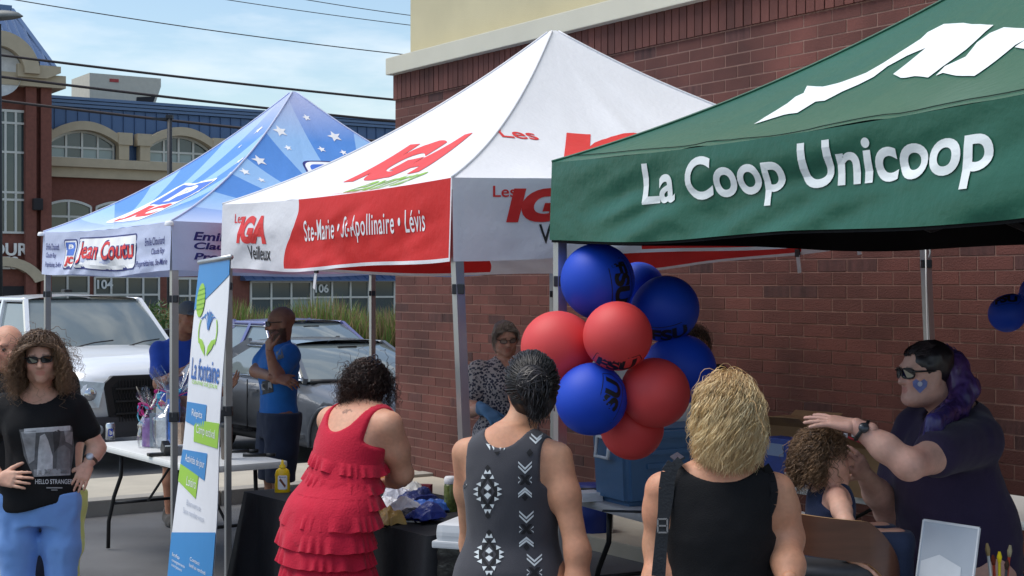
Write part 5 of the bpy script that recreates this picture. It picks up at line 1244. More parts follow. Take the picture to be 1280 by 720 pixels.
def field(prims, h, off=0., pad=.03, noise=None, region=None, box=None):
    lo = np.min([p.lo for p in prims if not p.sub], 0)-pad-abs(off); hi = np.max([p.hi for p in prims if not p.sub], 0)+pad+abs(off)
    if box is not None: lo = np.maximum(lo, box[0]); hi = np.minimum(hi, box[1])
    n = np.ceil((hi-lo)/h).astype(int)+1
    D = np.full(tuple(n), .25, np.float32); ax = [lo[i]+np.arange(n[i])*h for i in range(3)]
    for p in prims:
        m_ = p.k+.02+abs(off)
        i0 = np.maximum(np.floor((p.lo-m_-lo)/h).astype(int), 0); i1 = np.minimum(np.ceil((p.hi+m_-lo)/h).astype(int)+1, n)
        if (i1 <= i0).any(): continue
        g_ = np.stack(np.meshgrid(*[ax[i][i0[i]:i1[i]] for i in range(3)], indexing='ij'), -1).astype(np.float32)
        d = p.fn(g_).astype(np.float32); sl = tuple(slice(i0[i], i1[i]) for i in range(3))
        if p.sub: D[sl] = -smin(-D[sl], d, p.k)
        else: D[sl] = smin(D[sl], d, p.k)
    D -= off
    if noise is not None or region is not None:
        g_ = np.stack(np.meshgrid(*ax, indexing='ij'), -1).astype(np.float32)
        if noise is not None:
            near = np.abs(D) < .05
            D[near] += noise(g_[near])
        if region is not None: D = np.maximum(D, region(g_))
    return D, lo
def fmesh(name, prims, h, root, m, parent, off=0., noise=None, region=None, box=None, sm=1, col=None, tf=None):
    D, lo = field(prims, h, off, noise=noise, region=region, box=box)
    D[0], D[-1], D[:, 0], D[:, -1], D[:, :, 0], D[:, :, -1] = (.1,)*6 if box is None else (.1,)*6
    V, Fs = surf_nets(D, lo, h); V = relax(V, Fs, sm)
    if tf is not None: V = tf(V)
    me = bpy.data.meshes.new(name); W_ = V-np.array(root)
    me.vertices.add(len(W_)); me.vertices.foreach_set('co', W_.astype(np.float32).reshape(-1))
    me.loops.add(len(Fs)*4); me.loops.foreach_set('vertex_index', Fs.reshape(-1).astype(np.int32)); me.polygons.add(len(Fs))
    me.polygons.foreach_set('loop_start', np.arange(0, len(Fs)*4, 4, dtype=np.int32)); me.polygons.foreach_set('loop_total', np.full(len(Fs), 4, np.int32))
    me.update(calc_edges=True); me.validate(); me.polygons.foreach_set('use_smooth', np.ones(len(Fs), bool))
    if col is not None:
        C = np.ones((len(V), 4), np.float32); C[:, :3] = col(V); ca_ = me.color_attributes.new('Col', 'FLOAT_COLOR', 'POINT'); ca_.data.foreach_set('color', C.reshape(-1))
    o = mobj(name, me, m, parent); return o
M_skin = mat('skin', (0, 0, 0), .52, var=.08, vscale=60, bump=.14, bscale=340, attr='Col', spec=.4)
M_skin.node_tree.nodes['Principled BSDF'].inputs['Subsurface Weight'].default_value = .12
M_skin.node_tree.nodes['Principled BSDF'].inputs['Subsurface Radius'].default_value = (.012, .004, .002)
M_hair = mat('hair', (0, 0, 0), .38, var=.12, vscale=40, attr='Col', spec=.5); M_eye = mat('eye_white', S(225, 222, 216), .2); M_shade = mat('sunglass_lens', S(14, 14, 16), .08, spec=.8, coat=.3); M_gfr = mat('glasses_frame', S(20, 20, 22), .3)
def fab(name, c, var=.10, bump=.25, bs=260., rough=.85): return mat(name, S(*c), rough, var=var, vscale=9, bump=bump, bscale=bs, sheen=.12 if max(c) > 50 else .02, spec=.3)
class Body:
    def __init__(s, name_label, x, y, skin, h=.008):
        s.root = Vector((x, y, gz(x, y))); s.e = empty('person', s.root, 0, name_label, 'person'); s.pr = []; s.h = h; s.skin = np.array(S(*skin)); s.cols = []
    def add(s, *p): s.pr += p
    def sel(s, *tags): return [p for p in s.pr if p.tag in tags]
    def torso(s, rows, yaw, k=.02, fwd=None): s.yaw = yaw; s.add(stack(rows, yaw, (s.root.x, s.root.y), 'torso', k))
    def W(s, x, f, z):                        # person frame: x to the viewer's right when facing the camera (their left), f forward
        c, q = math.cos(s.yaw), math.sin(s.yaw); return np.array([s.root.x+x*c+f*q, s.root.y+x*q-f*c, z])
    def limb(s, pts, rads, tg, k=.025):
        for (a, b, r1, r2) in zip(pts[:-1], pts[1:], rads[:-1], rads[1:]): s.add(cone(a, b, r1, r2, tg, k))
    def legs(s, hipz, dx, sc_=1., foot=True, tg='leg', bend=0.):
        for q in (-1, 1):
            hp = s.W(q*dx, 0, hipz); kn = s.W(q*dx*.95, .02+bend, hipz*.53); an = s.W(q*dx*.95, -.01, .09)
            s.limb([hp, (hp+kn)/2, kn], [.085*sc_, .074*sc_, .056*sc_], tg, .04); s.limb([kn, kn*.65+an*.35, an], [.055*sc_, .057*sc_, .036], 'calf', .02)
            if foot: s.add(cone(s.W(q*dx, -.03, .04), s.W(q*dx*1.15, .14, .032), .038, .034, 'foot', .02))
    def head(s, c, yaw, pitch=0., roll=0., sc_=1., jaw=1., tg='head', neck=None, nr=.056, face=True):
        """c head centre; local axes: +x their left side, -y forward, z up"""
        Rm = Matrix.Rotation(yaw, 3, 'Z') @ Matrix.Rotation(pitch, 3, 'X') @ Matrix.Rotation(roll, 3, 'Y'); s.HM = Rm; s.hc = np.array(c, float); s.hs = sc_
        A = np.array(Rm); T = lambda x, y, z: s.hc+A @ (np.array([x, y, z])*sc_); s.HT = T
        e = lambda p, r, k=.02, sub=False: s.add(ell(T(*p), np.array(r)*sc_, tg, k*sc_, A, sub))
        e((0, .012, .032), (.074, .094, .084)); e((0, -.012, .0), (.066, .075, .085)); e((0, -.035, -.05), (.052*jaw, .054, .062), .03); e((0, -.062, -.092), (.026*jaw, .024, .022), .025)
        for q in (-1, 1):
            e((q*.036, -.058, -.022), (.028, .026, .028), .02); e((q*.075, .008, -.008), (.010, .020, .032), .008); e((q*.05*jaw, -.005, -.07), (.02, .035, .03), .03)
        if face:
            s.add(cone(T(-.042, -.074, .024), T(.042, -.074, .024), .014*sc_, .014*sc_, tg, .014))
            for q in (-1, 1): e((q*.031, -.094, .004), (.017, .012, .011), .010, True)
            s.add(cone(T(0, -.080, .012), T(0, -.108, -.028), .009*sc_, .0125*sc_, tg, .010))
            for q in (-1, 1): e((q*.012, -.096, -.031), (.009, .010, .008), .006)
            s.add(cone(T(-.019, -.082, -.054), T(.019, -.082, -.054), .0085*sc_, .0085*sc_, tg, .006)); s.add(cone(T(-.015, -.081, -.066), T(.015, -.081, -.066), .009*sc_, .009*sc_, tg, .006))
            s.add(cone(T(-.018, -.0955, -.060), T(.018, -.0955, -.060), .0035, .0035, tg, .003)); s.pr[-1].sub = True
        if neck is not None: s.add(cone(T(0, .015, -.06), neck, nr*.93*sc_, nr, 'neck', .03))
    def loc(s, V): return ((V-s.hc) @ np.array(s.HM))/s.hs     # world -> head-local
    def hand(s, wrist, direction, palm_n, side, curl=.5, size=1., spread=.12, glove=None, thumb=.7, h=.0045, curls=None):
        """palm, four fingers of different lengths with knuckle bends, thumb from the side of the palm"""
        w_ = np.array(wrist, float); d = np.array(direction, float); d /= np.linalg.norm(d); n = np.array(palm_n, float); n -= d*(n @ d); n /= np.linalg.norm(n); r = np.cross(d, n)*side
        pr = []; z = size
        pr.append(cone(w_-d*.05*z, w_+d*.012*z, .0235*z, .024*z, 'hand', .012))
        for k_, off in enumerate((-.030, -.010, .010, .029)):
            a = w_+d*.02*z+r*off*.7*z; b = w_+d*(.088-.006*abs(k_-1))*z+r*off*z; pr.append(cone(a, b, .0165*z, .0125*z, 'hand', .012))
        L = [(.040, .026, .020), (.044, .029, .021), (.041, .027, .020), (.032, .021, .018)]
        for k_, off in enumerate((-.030, -.010, .010, .029)):
            p = w_+d*(.086-.006*abs(k_-1))*z+r*off*z; dd = d*math.cos(.08)+r*spread*(k_-1.5)*.7; dd /= np.linalg.norm(dd); cu = curl if curls is None else curls[k_]
            for j, l in enumerate(L[k_]):
                ang = cu*(.55, .8, .6)[j]; dd = dd*math.cos(ang)+n*math.sin(ang); dd /= np.linalg.norm(dd); q = p+dd*l*z
                pr.append(cone(p, q, (.0092-.0009*j)*z, (.0086-.0010*j)*z, 'hand', .003)); p = q
        p = w_+d*.025*z-r*.026*z; dd = d*.62-r*.72+n*.25; dd /= np.linalg.norm(dd)
        for j, l in enumerate((.042, .030, .024)):
            dd = dd*math.cos(thumb*.25)+(d*.8+n*.6)*math.sin(thumb*.25); dd /= np.linalg.norm(dd); q = p+dd*l*z; pr.append(cone(p, q, (.0135-.002*j)*z, (.0115-.0015*j)*z, 'hand', .006)); p = q
        s.hands = getattr(s, 'hands', []); s.hands.append((pr, h)); return p
    def build(s, colfn=None, tags=None, hn=None):
        def cf(V):
            C = np.tile(s.skin, (len(V), 1)); t = vnoise(V*22)[:, None]*.16+vnoise(V*90)[:, None]*.10; C = C*(.88+t)*(1+(vnoise(V*13+5)[:, None]-.5)*np.array([.05, -.10, -.10]))
            if hasattr(s, 'HM'):
                L = s.loc(V); hd_ = (np.abs(L).max(1) < .16)
                lip = hd_ & (np.abs(L[:, 0]) < .024*(1-np.abs(L[:, 2]+.060)/.03)) & (np.abs(L[:, 2]+.060) < .012) & (L[:, 1] < -.074); C[lip] = C[lip]*np.array([.90, .66, .68])
                brow = hd_ & (np.abs(np.abs(L[:, 0])-.032) < .019) & (np.abs(L[:, 2]-.027+.12*np.abs(np.abs(L[:, 0])-.03)) < .0042) & (L[:, 1] < -.055); C[brow] = C[brow]*.42
                ck = hd_ & (L[:, 1] < -.04); f_ = np.exp(-((np.abs(L[:, 0])-.042)**2+(L[:, 2]+.022)**2)/.0006); C = np.where(ck[:, None], C*(1+f_[:, None]*np.array([.10, -.07, -.05])), C)
            if colfn is not None: C = colfn(V, C)
            return C
        pr = s.pr if tags is None else s.sel(*tags)
        hp = [p for p in pr if p.tag == 'head']
        o = fmesh('body', pr, s.h, s.root, M_skin, s.e, col=cf, sm=1)
        if hasattr(s, 'hands'):               # finer fingers welded into the same mesh
            bm = bmesh.new(); bm.from_mesh(o.data); 
            for pr_, h_ in s.hands:
                t = fmesh('hand', pr_, h_, s.root, None, None, col=cf, sm=1); bm.from_mesh(t.data); me_ = t.data; bpy.data.objects.remove(t); bpy.data.meshes.remove(me_)
            bm.to_mesh(o.data); bm.free(); o.data.polygons.foreach_set('use_smooth', np.ones(len(o.data.polygons), bool))
        s.body = o; return o
    def cloth(s, name, tags, m, off=.010, region=None, noise=None, h=None, col=None, sm=1, tf=None): return fmesh(name, s.sel(*tags), h or s.h, s.root, m, s.e, off=off, region=region, noise=noise, col=col, sm=sm, tf=tf)
    def local(s, g_):                         # world -> person frame (x side, f forward, z)
        c, q = math.cos(s.yaw), math.sin(s.yaw); dx = g_[..., 0]-s.root.x; dy = g_[..., 1]-s.root.y; return dx*c+dy*q, dx*q-dy*c, g_[..., 2]
    def shades(s, lens=(.026, .016), m=M_shade, fr=M_gfr, name='sunglasses', rnd=2.4, bar=.0026):
        T = s.HT; o = None
        for q in (-1, 1):
            mm = MB(); pts = []
            for k in range(20):
                a = 2*math.pi*k/20; ca, sa = math.cos(a), math.sin(a); x = lens[0]*abs(ca)**(2/rnd)*np.sign(ca); z = lens[1]*abs(sa)**(2/rnd)*np.sign(sa)
                X = q*(.033)+x; pts.append((X, -.103+.012*(abs(X)/.06)**2*1.6, .006+z))
            mm.add([Vector(T(*p))-s.root for p in pts]+[Vector(T(p[0], p[1]+.004, p[2]))-s.root for p in pts], [tuple(range(20)), tuple(reversed(range(20, 40)))]+[(i, i+20, (i+1) % 20+20, (i+1) % 20) for i in range(20)])
            if o is None: o = empty(name, (0, 0, 0), parent=s.e)
            mm.build('lens', m, o)
            mm = MB(); mm.tube([Vector(T(*pts[k % 20]))-s.root for k in range(21)], bar, 5, cap=False); mm.tube([Vector(T(q*.058, -.092, .014))-s.root, Vector(T(q*.074, -.05, .014))-s.root, Vector(T(q*.079, .005, .010))-s.root, Vector(T(q*.077, .02, .0))-s.root], bar*1.1, 5); mm.build('temple_frame', fr, o)
        mm = MB(); mm.tube([Vector(T(-.010, -.104, .010))-s.root, Vector(T(0, -.107, .013))-s.root, Vector(T(.010, -.104, .010))-s.root], bar, 5); mm.build('bridge', fr, o)
        return o
    def hair(s, n, length, colf, rootf, flow, m=14, curl=(0., .03), grav=.5, vol=.012, rad=.0022, seed=1, name='hair', collide=None, push=.0, jit=.25, taper=.35, target=None):
        """locks of hair as tapered strands growing from the scalp, head-local simulation"""
        r = np.random.RandomState(seed); P0 = []; 
        cen = np.array([0, .012, .032]); rd = np.array([.076, .096, .086])
        while len(P0) < n:
            d = r.normal(size=(n*3, 3)); d /= np.linalg.norm(d, axis=1)[:, None]; p = cen+d*rd; ok = rootf(p, d); P0 += [(a, b) for a, b in zip(p[ok], d[ok])]
        P0 = P0[:n]; p = np.array([a for a, b in P0]); P00 = p.copy(); nrm = np.array([b for a, b in P0]); L = length(p, r)
        up = np.linalg.inv(np.array(s.HM)) @ np.array([0, 0, 1.]); d = flow(p, nrm)+r.normal(size=p.shape)*jit; d /= np.linalg.norm(d, axis=1)[:, None]
        path = [p]; layer = (vol*(.15+.95*r.rand(n)))[:, None]; ph = vnoise(p*18+seed)*13+r.rand(n)*.9
        for j in range(m):
            st = (L/m)[:, None]
            if target is not None:
                tv = target-p; tl_ = np.linalg.norm(tv, axis=1)[:, None]; d = tv/(tl_+1e-6)+d*.35; d /= np.linalg.norm(d, axis=1)[:, None]; st = np.minimum(st, np.maximum(tl_-.02, .001))
            p = p+d*st
            q = (p-cen); kk = np.sqrt(((q/(rd+layer))**2).sum(1)); ins = kk < 1; p[ins] = cen+q[ins]/kk[ins][:, None]
            qj = p-np.array([0, -.02, -.04]); kj = np.sqrt(((qj/(np.array([.06, .075, .085])+layer))**2).sum(1)); ij = kj < 1; p[ij] = np.array([0, -.02, -.04])+qj[ij]/kj[ij][:, None]
            if collide is not None: p = collide(p, layer)
            path.append(p.copy()); dn = path[-1]-path[-2]; nn = (p-cen)/(rd**2); nn /= np.linalg.norm(nn, axis=1)[:, None]; up_out = np.maximum((dn*nn).sum(1), 0)*(ins | ij | (j == 0)); dn = dn-nn*up_out[:, None]*.92; dn /= np.linalg.norm(dn, axis=1)[:, None]+1e-9
            d = dn-up*grav*.42*(14/m)+nrm*push+r.normal(size=p.shape)*jit*.25; d /= np.linalg.norm(d, axis=1)[:, None]
        X = np.stack(path, 1)                 # n, m+1, 3
        if curl[0] > 0:
            s_ = np.linspace(0, 1, m+1)[None, :]*L[:, None]; a = s_/curl[1]*6.28+ph[:, None]; tg_ = np.gradient(X, axis=1); tg_ /= np.linalg.norm(tg_, axis=2)[..., None]+1e-9
            u = np.cross(tg_, nrm[:, None, :]); u /= np.linalg.norm(u, axis=2)[..., None]+1e-9; v = np.cross(tg_, u); amp = curl[0]*np.minimum(np.linspace(0, 1, m+1)*1.4, 1)[None, :]*(.65+.5*vnoise(P00*30+9)+.25*r.rand(n))[:, None]
            X = X+(u*np.cos(a)[..., None]+v*np.sin(a)[..., None])*amp[..., None]
        Wp = s.hc+(X*s.hs) @ np.array(s.HM).T-np.array(s.root)
        tg_ = np.gradient(Wp, axis=1); tg_ /= np.linalg.norm(tg_, axis=2)[..., None]+1e-9; u = np.cross(tg_, np.array([.3, .5, .8])); u /= np.linalg.norm(u, axis=2)[..., None]+1e-9; v = np.cross(tg_, u)
        rr = (rad*(.6+.8*r.rand(n)))[:, None]*(1-(1-taper)*np.linspace(0, 1, m+1)[None, :]**1.5)
        rings = np.stack([Wp+(u*math.cos(a)+v*math.sin(a))*rr[..., None] for a in (0, 2.094, 4.189)], 2)      # n,m+1,3,3
        V = rings.reshape(-1, 3); base = (np.arange(n)*(m+1)*3)[:, None, None]+(np.arange(m)*3)[None, :, None]+np.arange(3)[None, None, :]; nx = (np.arange(n)*(m+1)*3)[:, None, None]+(np.arange(m)*3)[None, :, None]+((np.arange(3)+1) % 3)[None, None, :]
        Fs = np.stack([base, nx, nx+3, base+3], -1).reshape(-1, 4)
        C = np.ones((n, m+1, 3, 4), np.float32); C[..., :3] = colf(r, n, m+1, X)[:, :, None, :]
        me = bpy.data.meshes.new(name); me.vertices.add(len(V)); me.vertices.foreach_set('co', V.astype(np.float32).reshape(-1)); me.loops.add(len(Fs)*4); me.loops.foreach_set('vertex_index', Fs.reshape(-1).astype(np.int32)); me.polygons.add(len(Fs))
        me.polygons.foreach_set('loop_start', np.arange(0, len(Fs)*4, 4, dtype=np.int32)); me.polygons.foreach_set('loop_total', np.full(len(Fs), 4, np.int32)); me.update(calc_edges=True); me.polygons.foreach_set('use_smooth', np.ones(len(Fs), bool))
        ca_ = me.color_attributes.new('Col', 'FLOAT_COLOR', 'POINT'); ca_.data.foreach_set('color', C.reshape(-1)); return mobj(name, me, M_hair, s.e)
    def coils(s, name, c, rad3, n, ca, cb, rad, seed, arc_=(2.2, 4.5)):
        """strands wound round a bun"""
        r = np.random.RandomState(seed); mm = MB(); cols_ = []; ca, cb = np.array(S(*ca)), np.array(S(*cb)); K = 15
        for i in range(n):
            ax_ = r.normal(size=3)*np.array([.5, 1., .6]); ax_ /= np.linalg.norm(ax_); u = np.cross(ax_, r.normal(size=3)); u /= np.linalg.norm(u); v = np.cross(ax_, u); a0 = r.rand()*6.28; al = arc_[0]+(arc_[1]-arc_[0])*r.rand(); sc2 = .94+.12*r.rand(); tl2 = (r.rand()-.5)*.5; q = []
            for k in range(K):
                a = a0+al*k/(K-1); d = u*math.cos(a)+v*math.sin(a)+ax_*tl2; d /= np.linalg.norm(d); q.append(Vector(s.HT(*(np.array(c)+d*np.array(rad3)*sc2)))-s.root)
            mm.tube(q, [rad*(.6+.8*math.sin(math.pi*k/(K-1))) for k in range(K)], 3, cap=False); t = r.rand(); cols_ += [tuple(ca*(1-t)+cb*t)+(1.,)]*(3*K)
        o = mm.build(name, M_hair, s.e, fix=False); at = o.data.color_attributes.new('Col', 'FLOAT_COLOR', 'POINT'); at.data.foreach_set('color', np.array(cols_, np.float32).reshape(-1)); return o
    def cap(s, name, c, prims, off=0., h=.006, nz_=.006, m=None):      # solid under-layer of hair
        cc_ = np.array(S(*c)); return fmesh(name, prims, h, s.root, m or M_hair, s.e, off=off, noise=(lambda p: (vnoise(p*45)-.5)*nz_*2+(vnoise(p*np.array([90, 90, 22]))-.5)*nz_) if nz_ else None, col=lambda V: np.tile(cc_, (len(V), 1))*(.7+.6*vnoise(V*np.array([120, 120, 25])))[:, None])
    def bvh(s, o): return BVHTree.FromPolygons([v.co+s.root for v in o.data.vertices], [tuple(p.vertices) for p in o.data.polygons])
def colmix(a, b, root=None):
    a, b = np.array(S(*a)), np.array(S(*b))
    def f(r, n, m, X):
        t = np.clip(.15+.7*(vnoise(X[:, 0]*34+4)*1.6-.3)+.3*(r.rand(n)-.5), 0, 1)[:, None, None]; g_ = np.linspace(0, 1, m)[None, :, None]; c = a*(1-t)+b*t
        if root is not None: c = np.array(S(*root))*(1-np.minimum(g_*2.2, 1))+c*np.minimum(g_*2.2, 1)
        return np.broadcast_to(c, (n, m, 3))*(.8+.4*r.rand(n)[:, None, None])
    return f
def folds(amp=.006, f=9., sl=(.6, .6, 1.)):
    def fn(p):
        q = p*np.array([f, f, f*.75], np.float32); w_ = vnoise(q+3.1)*2.2
        return ((vnoise(np.stack([q[..., 0]*sl[0]+w_, q[..., 1]*sl[1]+w_, q[..., 2]*sl[2]], -1))-.5)*2*amp+(vnoise(p*26+w_[..., None])-.5)*amp*.5).astype(np.float32)
    return fn
def decal_ray(b, target, name, vf, org, ux, uy, dr, m, off=.0025, step=.012):
    """flat print pressed onto cloth along dr"""
    tr = b.bvh(target); org, ux, uy, dr = Vector(org), Vector(ux), Vector(uy), Vector(dr).normalized()
    def fn(x, y):
        hit, nn, i, d = tr.ray_cast(org+ux*x+uy*y-dr*.6, dr, 1.2)
        if hit is None: return None
        return hit-dr*off
    return decal(name, vf, fn, m, b.e, step, b.root)
FEM = [(.80, .0, 0, .150, .105), (.88, -.01, 0, .178, .125), (.95, -.012, 0, .172, .122), (1.06, .0, 0, .140, .102), (1.15, .0, 0, .140, .105), (1.24, .012, 0, .152, .122), (1.32, .004, 0, .158, .108), (1.385, -.008, 0, .140, .082), (1.425, -.012, 0, .085, .062), (1.445, -.012, 0, .05, .05)]
MAL = [(.82, .0, 0, .150, .105), (.92, -.005, 0, .168, .118), (1.02, .0, 0, .158, .112), (1.12, .0, 0, .160, .112), (1.24, .008, 0, .176, .122), (1.34, .0, 0, .184, .112), (1.42, -.008, 0, .155, .084), (1.465, -.012, 0, .095, .066), (1.49, -.012, 0, .06, .055)]
def rows(base, sz, sx, sy=None, dz=0., lean=0.):
    sy = sy or sx; return [(z*sz+dz, f+lean*(z*sz-.85), s_, a*sx, b*sy) for z, f, s_, a, b in base]
def arr(v): return np.array([v.x, v.y, v.z])
M_fcol = mat('fabric_dyed', (0, 0, 0), .85, var=.08, vscale=9, bump=.25, bscale=260, attr='Col', sheen=.15)
CAM0 = Vector((0, 0, CAMH))
def print_px(b, target, name, vf, m, off=.003, step=4.):
    """flat print laid on cloth: outline given in photo pixels, dropped onto the modelled surface"""
    tr = b.bvh(target)
    def fn(x, y):
        d = (P(x, y, 1.)-CAM0).normalized(); hit, nn, i, t = tr.ray_cast(CAM0, d, 30)
        return None if hit is None else hit-d*off
    return decal(name, vf, fn, m, b.e, step, b.root)
def sph(c, r): c = np.array(c, np.float32); return lambda g: r-np.sqrt(((g-c)**2).sum(-1))
def scalp(p, d): return (d[:, 2] > -.55) & ~((d[:, 1] < -.30) & (d[:, 2] < .42)) & ~((np.abs(d[:, 0]) > .80) & (d[:, 1] < .0) & (d[:, 2] < .2))
def shoe(b, x, f, m, nm='shoe'):
    pr = [cone(b.W(x, -.05, .045+b.root.z), b.W(x*1.1, .10, .04+b.root.z), .045, .042, 'shoe', .03), cone(b.W(x*1.1, .10, .035+b.root.z), b.W(x*1.15, .17, .03+b.root.z), .042, .034, 'shoe', .03), cone(b.W(x, -.05, .06+b.root.z), b.W(x, -.04, .10+b.root.z), .04, .042, 'shoe', .03)]
    fz = b.root.z+.004
    fmesh(nm, pr, .008, b.root, m, b.e, region=lambda g: fz-g[..., 2])
M_shoe = fab('shoe_canvas', (70, 66, 62)); M_shoew = fab('shoe_light', (168, 160, 150))
M_denim = fab('dark_denim', (38, 46, 66), .2); M_blackc = fab('black_cotton', (17, 17, 20))
# ============================================================ woman in black T-shirt and blue capris
b = Body('woman in black printed T-shirt and blue capris, hands on hips', -2.185, 6.85, (214, 164, 140), .0075)
b.torso(rows(FEM, .955, .97), R(10)); hc = arr(P(51, 449, 6.80)); b.head(hc, R(14), R(2), R(-3), .93, .95, neck=b.W(0, -.01, 1.345), nr=.052)
shL, shR = b.W(.155, -.01, 1.285), b.W(-.155, -.01, 1.285)
elL, wrL = arr(P(122, 560, 6.92)), arr(P(110, 580, 6.86)); elR, wrR = arr(P(-24, 566, 6.98)), arr(P(0, 598, 6.72))
for sh, el, wr in ((shL, elL, wrL), (shR, elR, wrR)):
    md = sh*.45+el*.55; b.limb([sh, md], [.046, .040], 'slv', .04); b.limb([md, el], [.045, .038], 'arm', .02); b.limb([el, el*.6+wr*.4, wr], [.037, .036, .025], 'arm', .02)
b.legs(.86, .104, .98)
b.hand(wrL, arr(P(97, 610, 6.80))-wrL, (-.3, .9, -.1), 1, .35, .85, h=.0055); b.hand(wrR, arr(P(30, 600, 6.66))-wrR, (0.1, .9, -.2), -1, .35, .95, h=.0055)
b.build()
def reg1(g):
    x, f, z = b.local(g); nk = .094-np.sqrt(x**2+(np.minimum(f-.02, 0)*1.2+np.maximum(f-.02, 0)*.8)**2+((z-1.375)*1.1)**2); return np.maximum.reduce([.835+.02*np.sin(x*14)-z, nk])
tee = b.cloth('t_shirt', ('torso', 'slv'), M_blackc, .022, reg1, folds(.009, 9))
yl, bl_ = np.array(S(206, 214, 120)), np.array(S(116, 158, 220))
def pcol(V):
    x, f, z = b.local(V); s = np.abs(np.abs(x)-.185) < .03; s2 = (np.abs(x) > .165) & (np.abs(f) < .05); C = np.tile(bl_, (len(V), 1)); C[s2] = yl; return C
b.cloth('capri_trousers', ('torso', 'leg', 'calf'), M_fcol, .017, lambda g: np.maximum(g[..., 2]-.90, .42-g[..., 2]), folds(.013, 9, (1, 1, .35)), col=pcol)
for q in (-1, 1): shoe(b, q*.085, 0, M_shoew, 'sandal')
b.shades((.025, .0155), rnd=3.)
def fcl(p, lay):
    a = (p[:, 1] < -.035) & (np.abs(p[:, 0]) < .068) & (p[:, 2] < .075); p[a, 0] = np.where(p[a, 0] >= 0, .068, -.068)+p[a, 0]*.15; return p
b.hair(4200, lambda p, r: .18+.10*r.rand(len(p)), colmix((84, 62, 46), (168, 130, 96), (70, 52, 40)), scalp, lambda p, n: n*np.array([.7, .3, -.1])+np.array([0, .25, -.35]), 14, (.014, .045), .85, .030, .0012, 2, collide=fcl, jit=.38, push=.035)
b.cap('hair_underlayer', (60, 44, 34), [ell(b.HT(0, .028, .04), (.078, .086, .082), 'c', .02, np.array(b.HM)), ell(b.HT(0, .04, -.04), (.085, .06, .09), 'c', .03, np.array(b.HM))], 0., .007, .012)
greys = [mat('shirt_print_%d' % k, S(v, v, v+2), .8, var=.25, vscale=40) for k, v in enumerate((96, 150, 190, 66, 120))]
print_px(b, tee, 'shirt_picture', poly2d([(24, 537), (90, 533), (93, 560), (88, 594), (42, 596), (30, 570)]), greys[0], .003)
for pl, k in (([(26, 540), (45, 538), (43, 575), (36, 580)], 1), ([(50, 545), (56, 542), (60, 550), (66, 570), (66, 594), (46, 594), (48, 560)], 2), ([(66, 540), (76, 536), (74, 556), (68, 566)], 3), ([(72, 560), (80, 556), (88, 562), (87, 592), (70, 592)], 4), ([(80, 538), (91, 540), (90, 556), (82, 552)], 1), ([(30, 536), (88, 532), (88, 538), (30, 542)], 2), ([(42, 587), (88, 585), (88, 594), (42, 596)], 1)): print_px(b, tee, 'shirt_picture', poly2d(pl), greys[k], .0045)
print_px(b, tee, 'shirt_lettering', fit(([(x, -y) for x, y in text2d('HELLO STRANGER', 1, .012)[0]], text2d('HELLO STRANGER', 1, .012)[1]), 44, 599, 91, 605), greys[2], .003, 3)
print_px(b, tee, 'shirt_lettering', rect2d(58, 609, 78, 610.5), greys[1], .003); print_px(b, tee, 'shirt_lettering', rect2d(64, 612, 72, 613), greys[1], .003)
def watch(b, wr, el, r=.029, m=None, dial=(200, 200, 205)):
    d = Vector(wr-el).normalized(); c = Vector(wr)-d*.025-b.root; u = d.orthogonal().normalized(); v = d.cross(u); mm = MB(); mm.tube([c+(u*math.cos(a)+v*math.sin(a))*r for a in np.linspace(0, 2*math.pi, 25)], .008, 6); w_ = mm.build('watch', m or M_bp, b.e)
    o_ = Vector((0, -1, .35)); o_ = (o_-d*o_.dot(d)).normalized(); q = o_.to_track_quat('Z', 'Y').to_matrix(); mm = MB(); mm.lathe([(.0, .010), (.014, .009), (.018, .004), (.018, -.004)], 18, c+o_*r, M=q); mm.build('dial', mat('dial_%d' % dial[0], S(*dial), .25, metal=.3), w_)
watch(b, wrL, elL, .028, mat('strap_brown', S(80, 60, 50), .6))
# ============================================================ bald man behind her
b = Body('bald man in dark shirt standing behind the woman in black T-shirt', -2.43, 7.35, (206, 150, 124), .011)
b.torso(rows(MAL, .97, 1.05), R(20)); b.head(arr(P(10, 436, 7.30)), R(28), R(4), 0, 1.0, 1.05, neck=b.W(0, -.01, 1.42), nr=.062)
for q in (-1, 1):
    sh, el, wr = b.W(q*.20, -.01, 1.36), b.W(q*.25, -.02, 1.07), b.W(q*.24, .06, .83); b.limb([sh, sh*.4+el*.6], [.06, .055], 'slv', .04); b.limb([sh*.4+el*.6, el, wr], [.052, .044, .03], 'arm'); b.hand(wr, (0, -.1, -1), (-q, 0, 0), q, .5, h=.008)
b.legs(.90, .09, 1.1)
b.build(lambda V, C: C)
b.cloth('t_shirt', ('torso', 'slv'), M_blackc, .016, lambda g: np.maximum(.86-g[..., 2], sph(b.W(0, .01, 1.47), .085)(g)), folds(.01, 8))
b.cloth('trousers', ('torso', 'leg', 'calf'), M_denim, .02, lambda g: np.maximum(g[..., 2]-.92, .06-g[..., 2]), folds(.008, 8))
for q in (-1, 1):
    shoe(b, q*.09, 0, M_shoe); mm = MB(); mm.lathe([(0, -.010), (.008, -.007), (.0105, 0), (.008, .007), (0, .010)], 12, Vector(b.HT(q*.031, -.080, .004))-b.root); mm.build('eye', mat('eye_dark', S(60, 44, 36), .2), b.e)
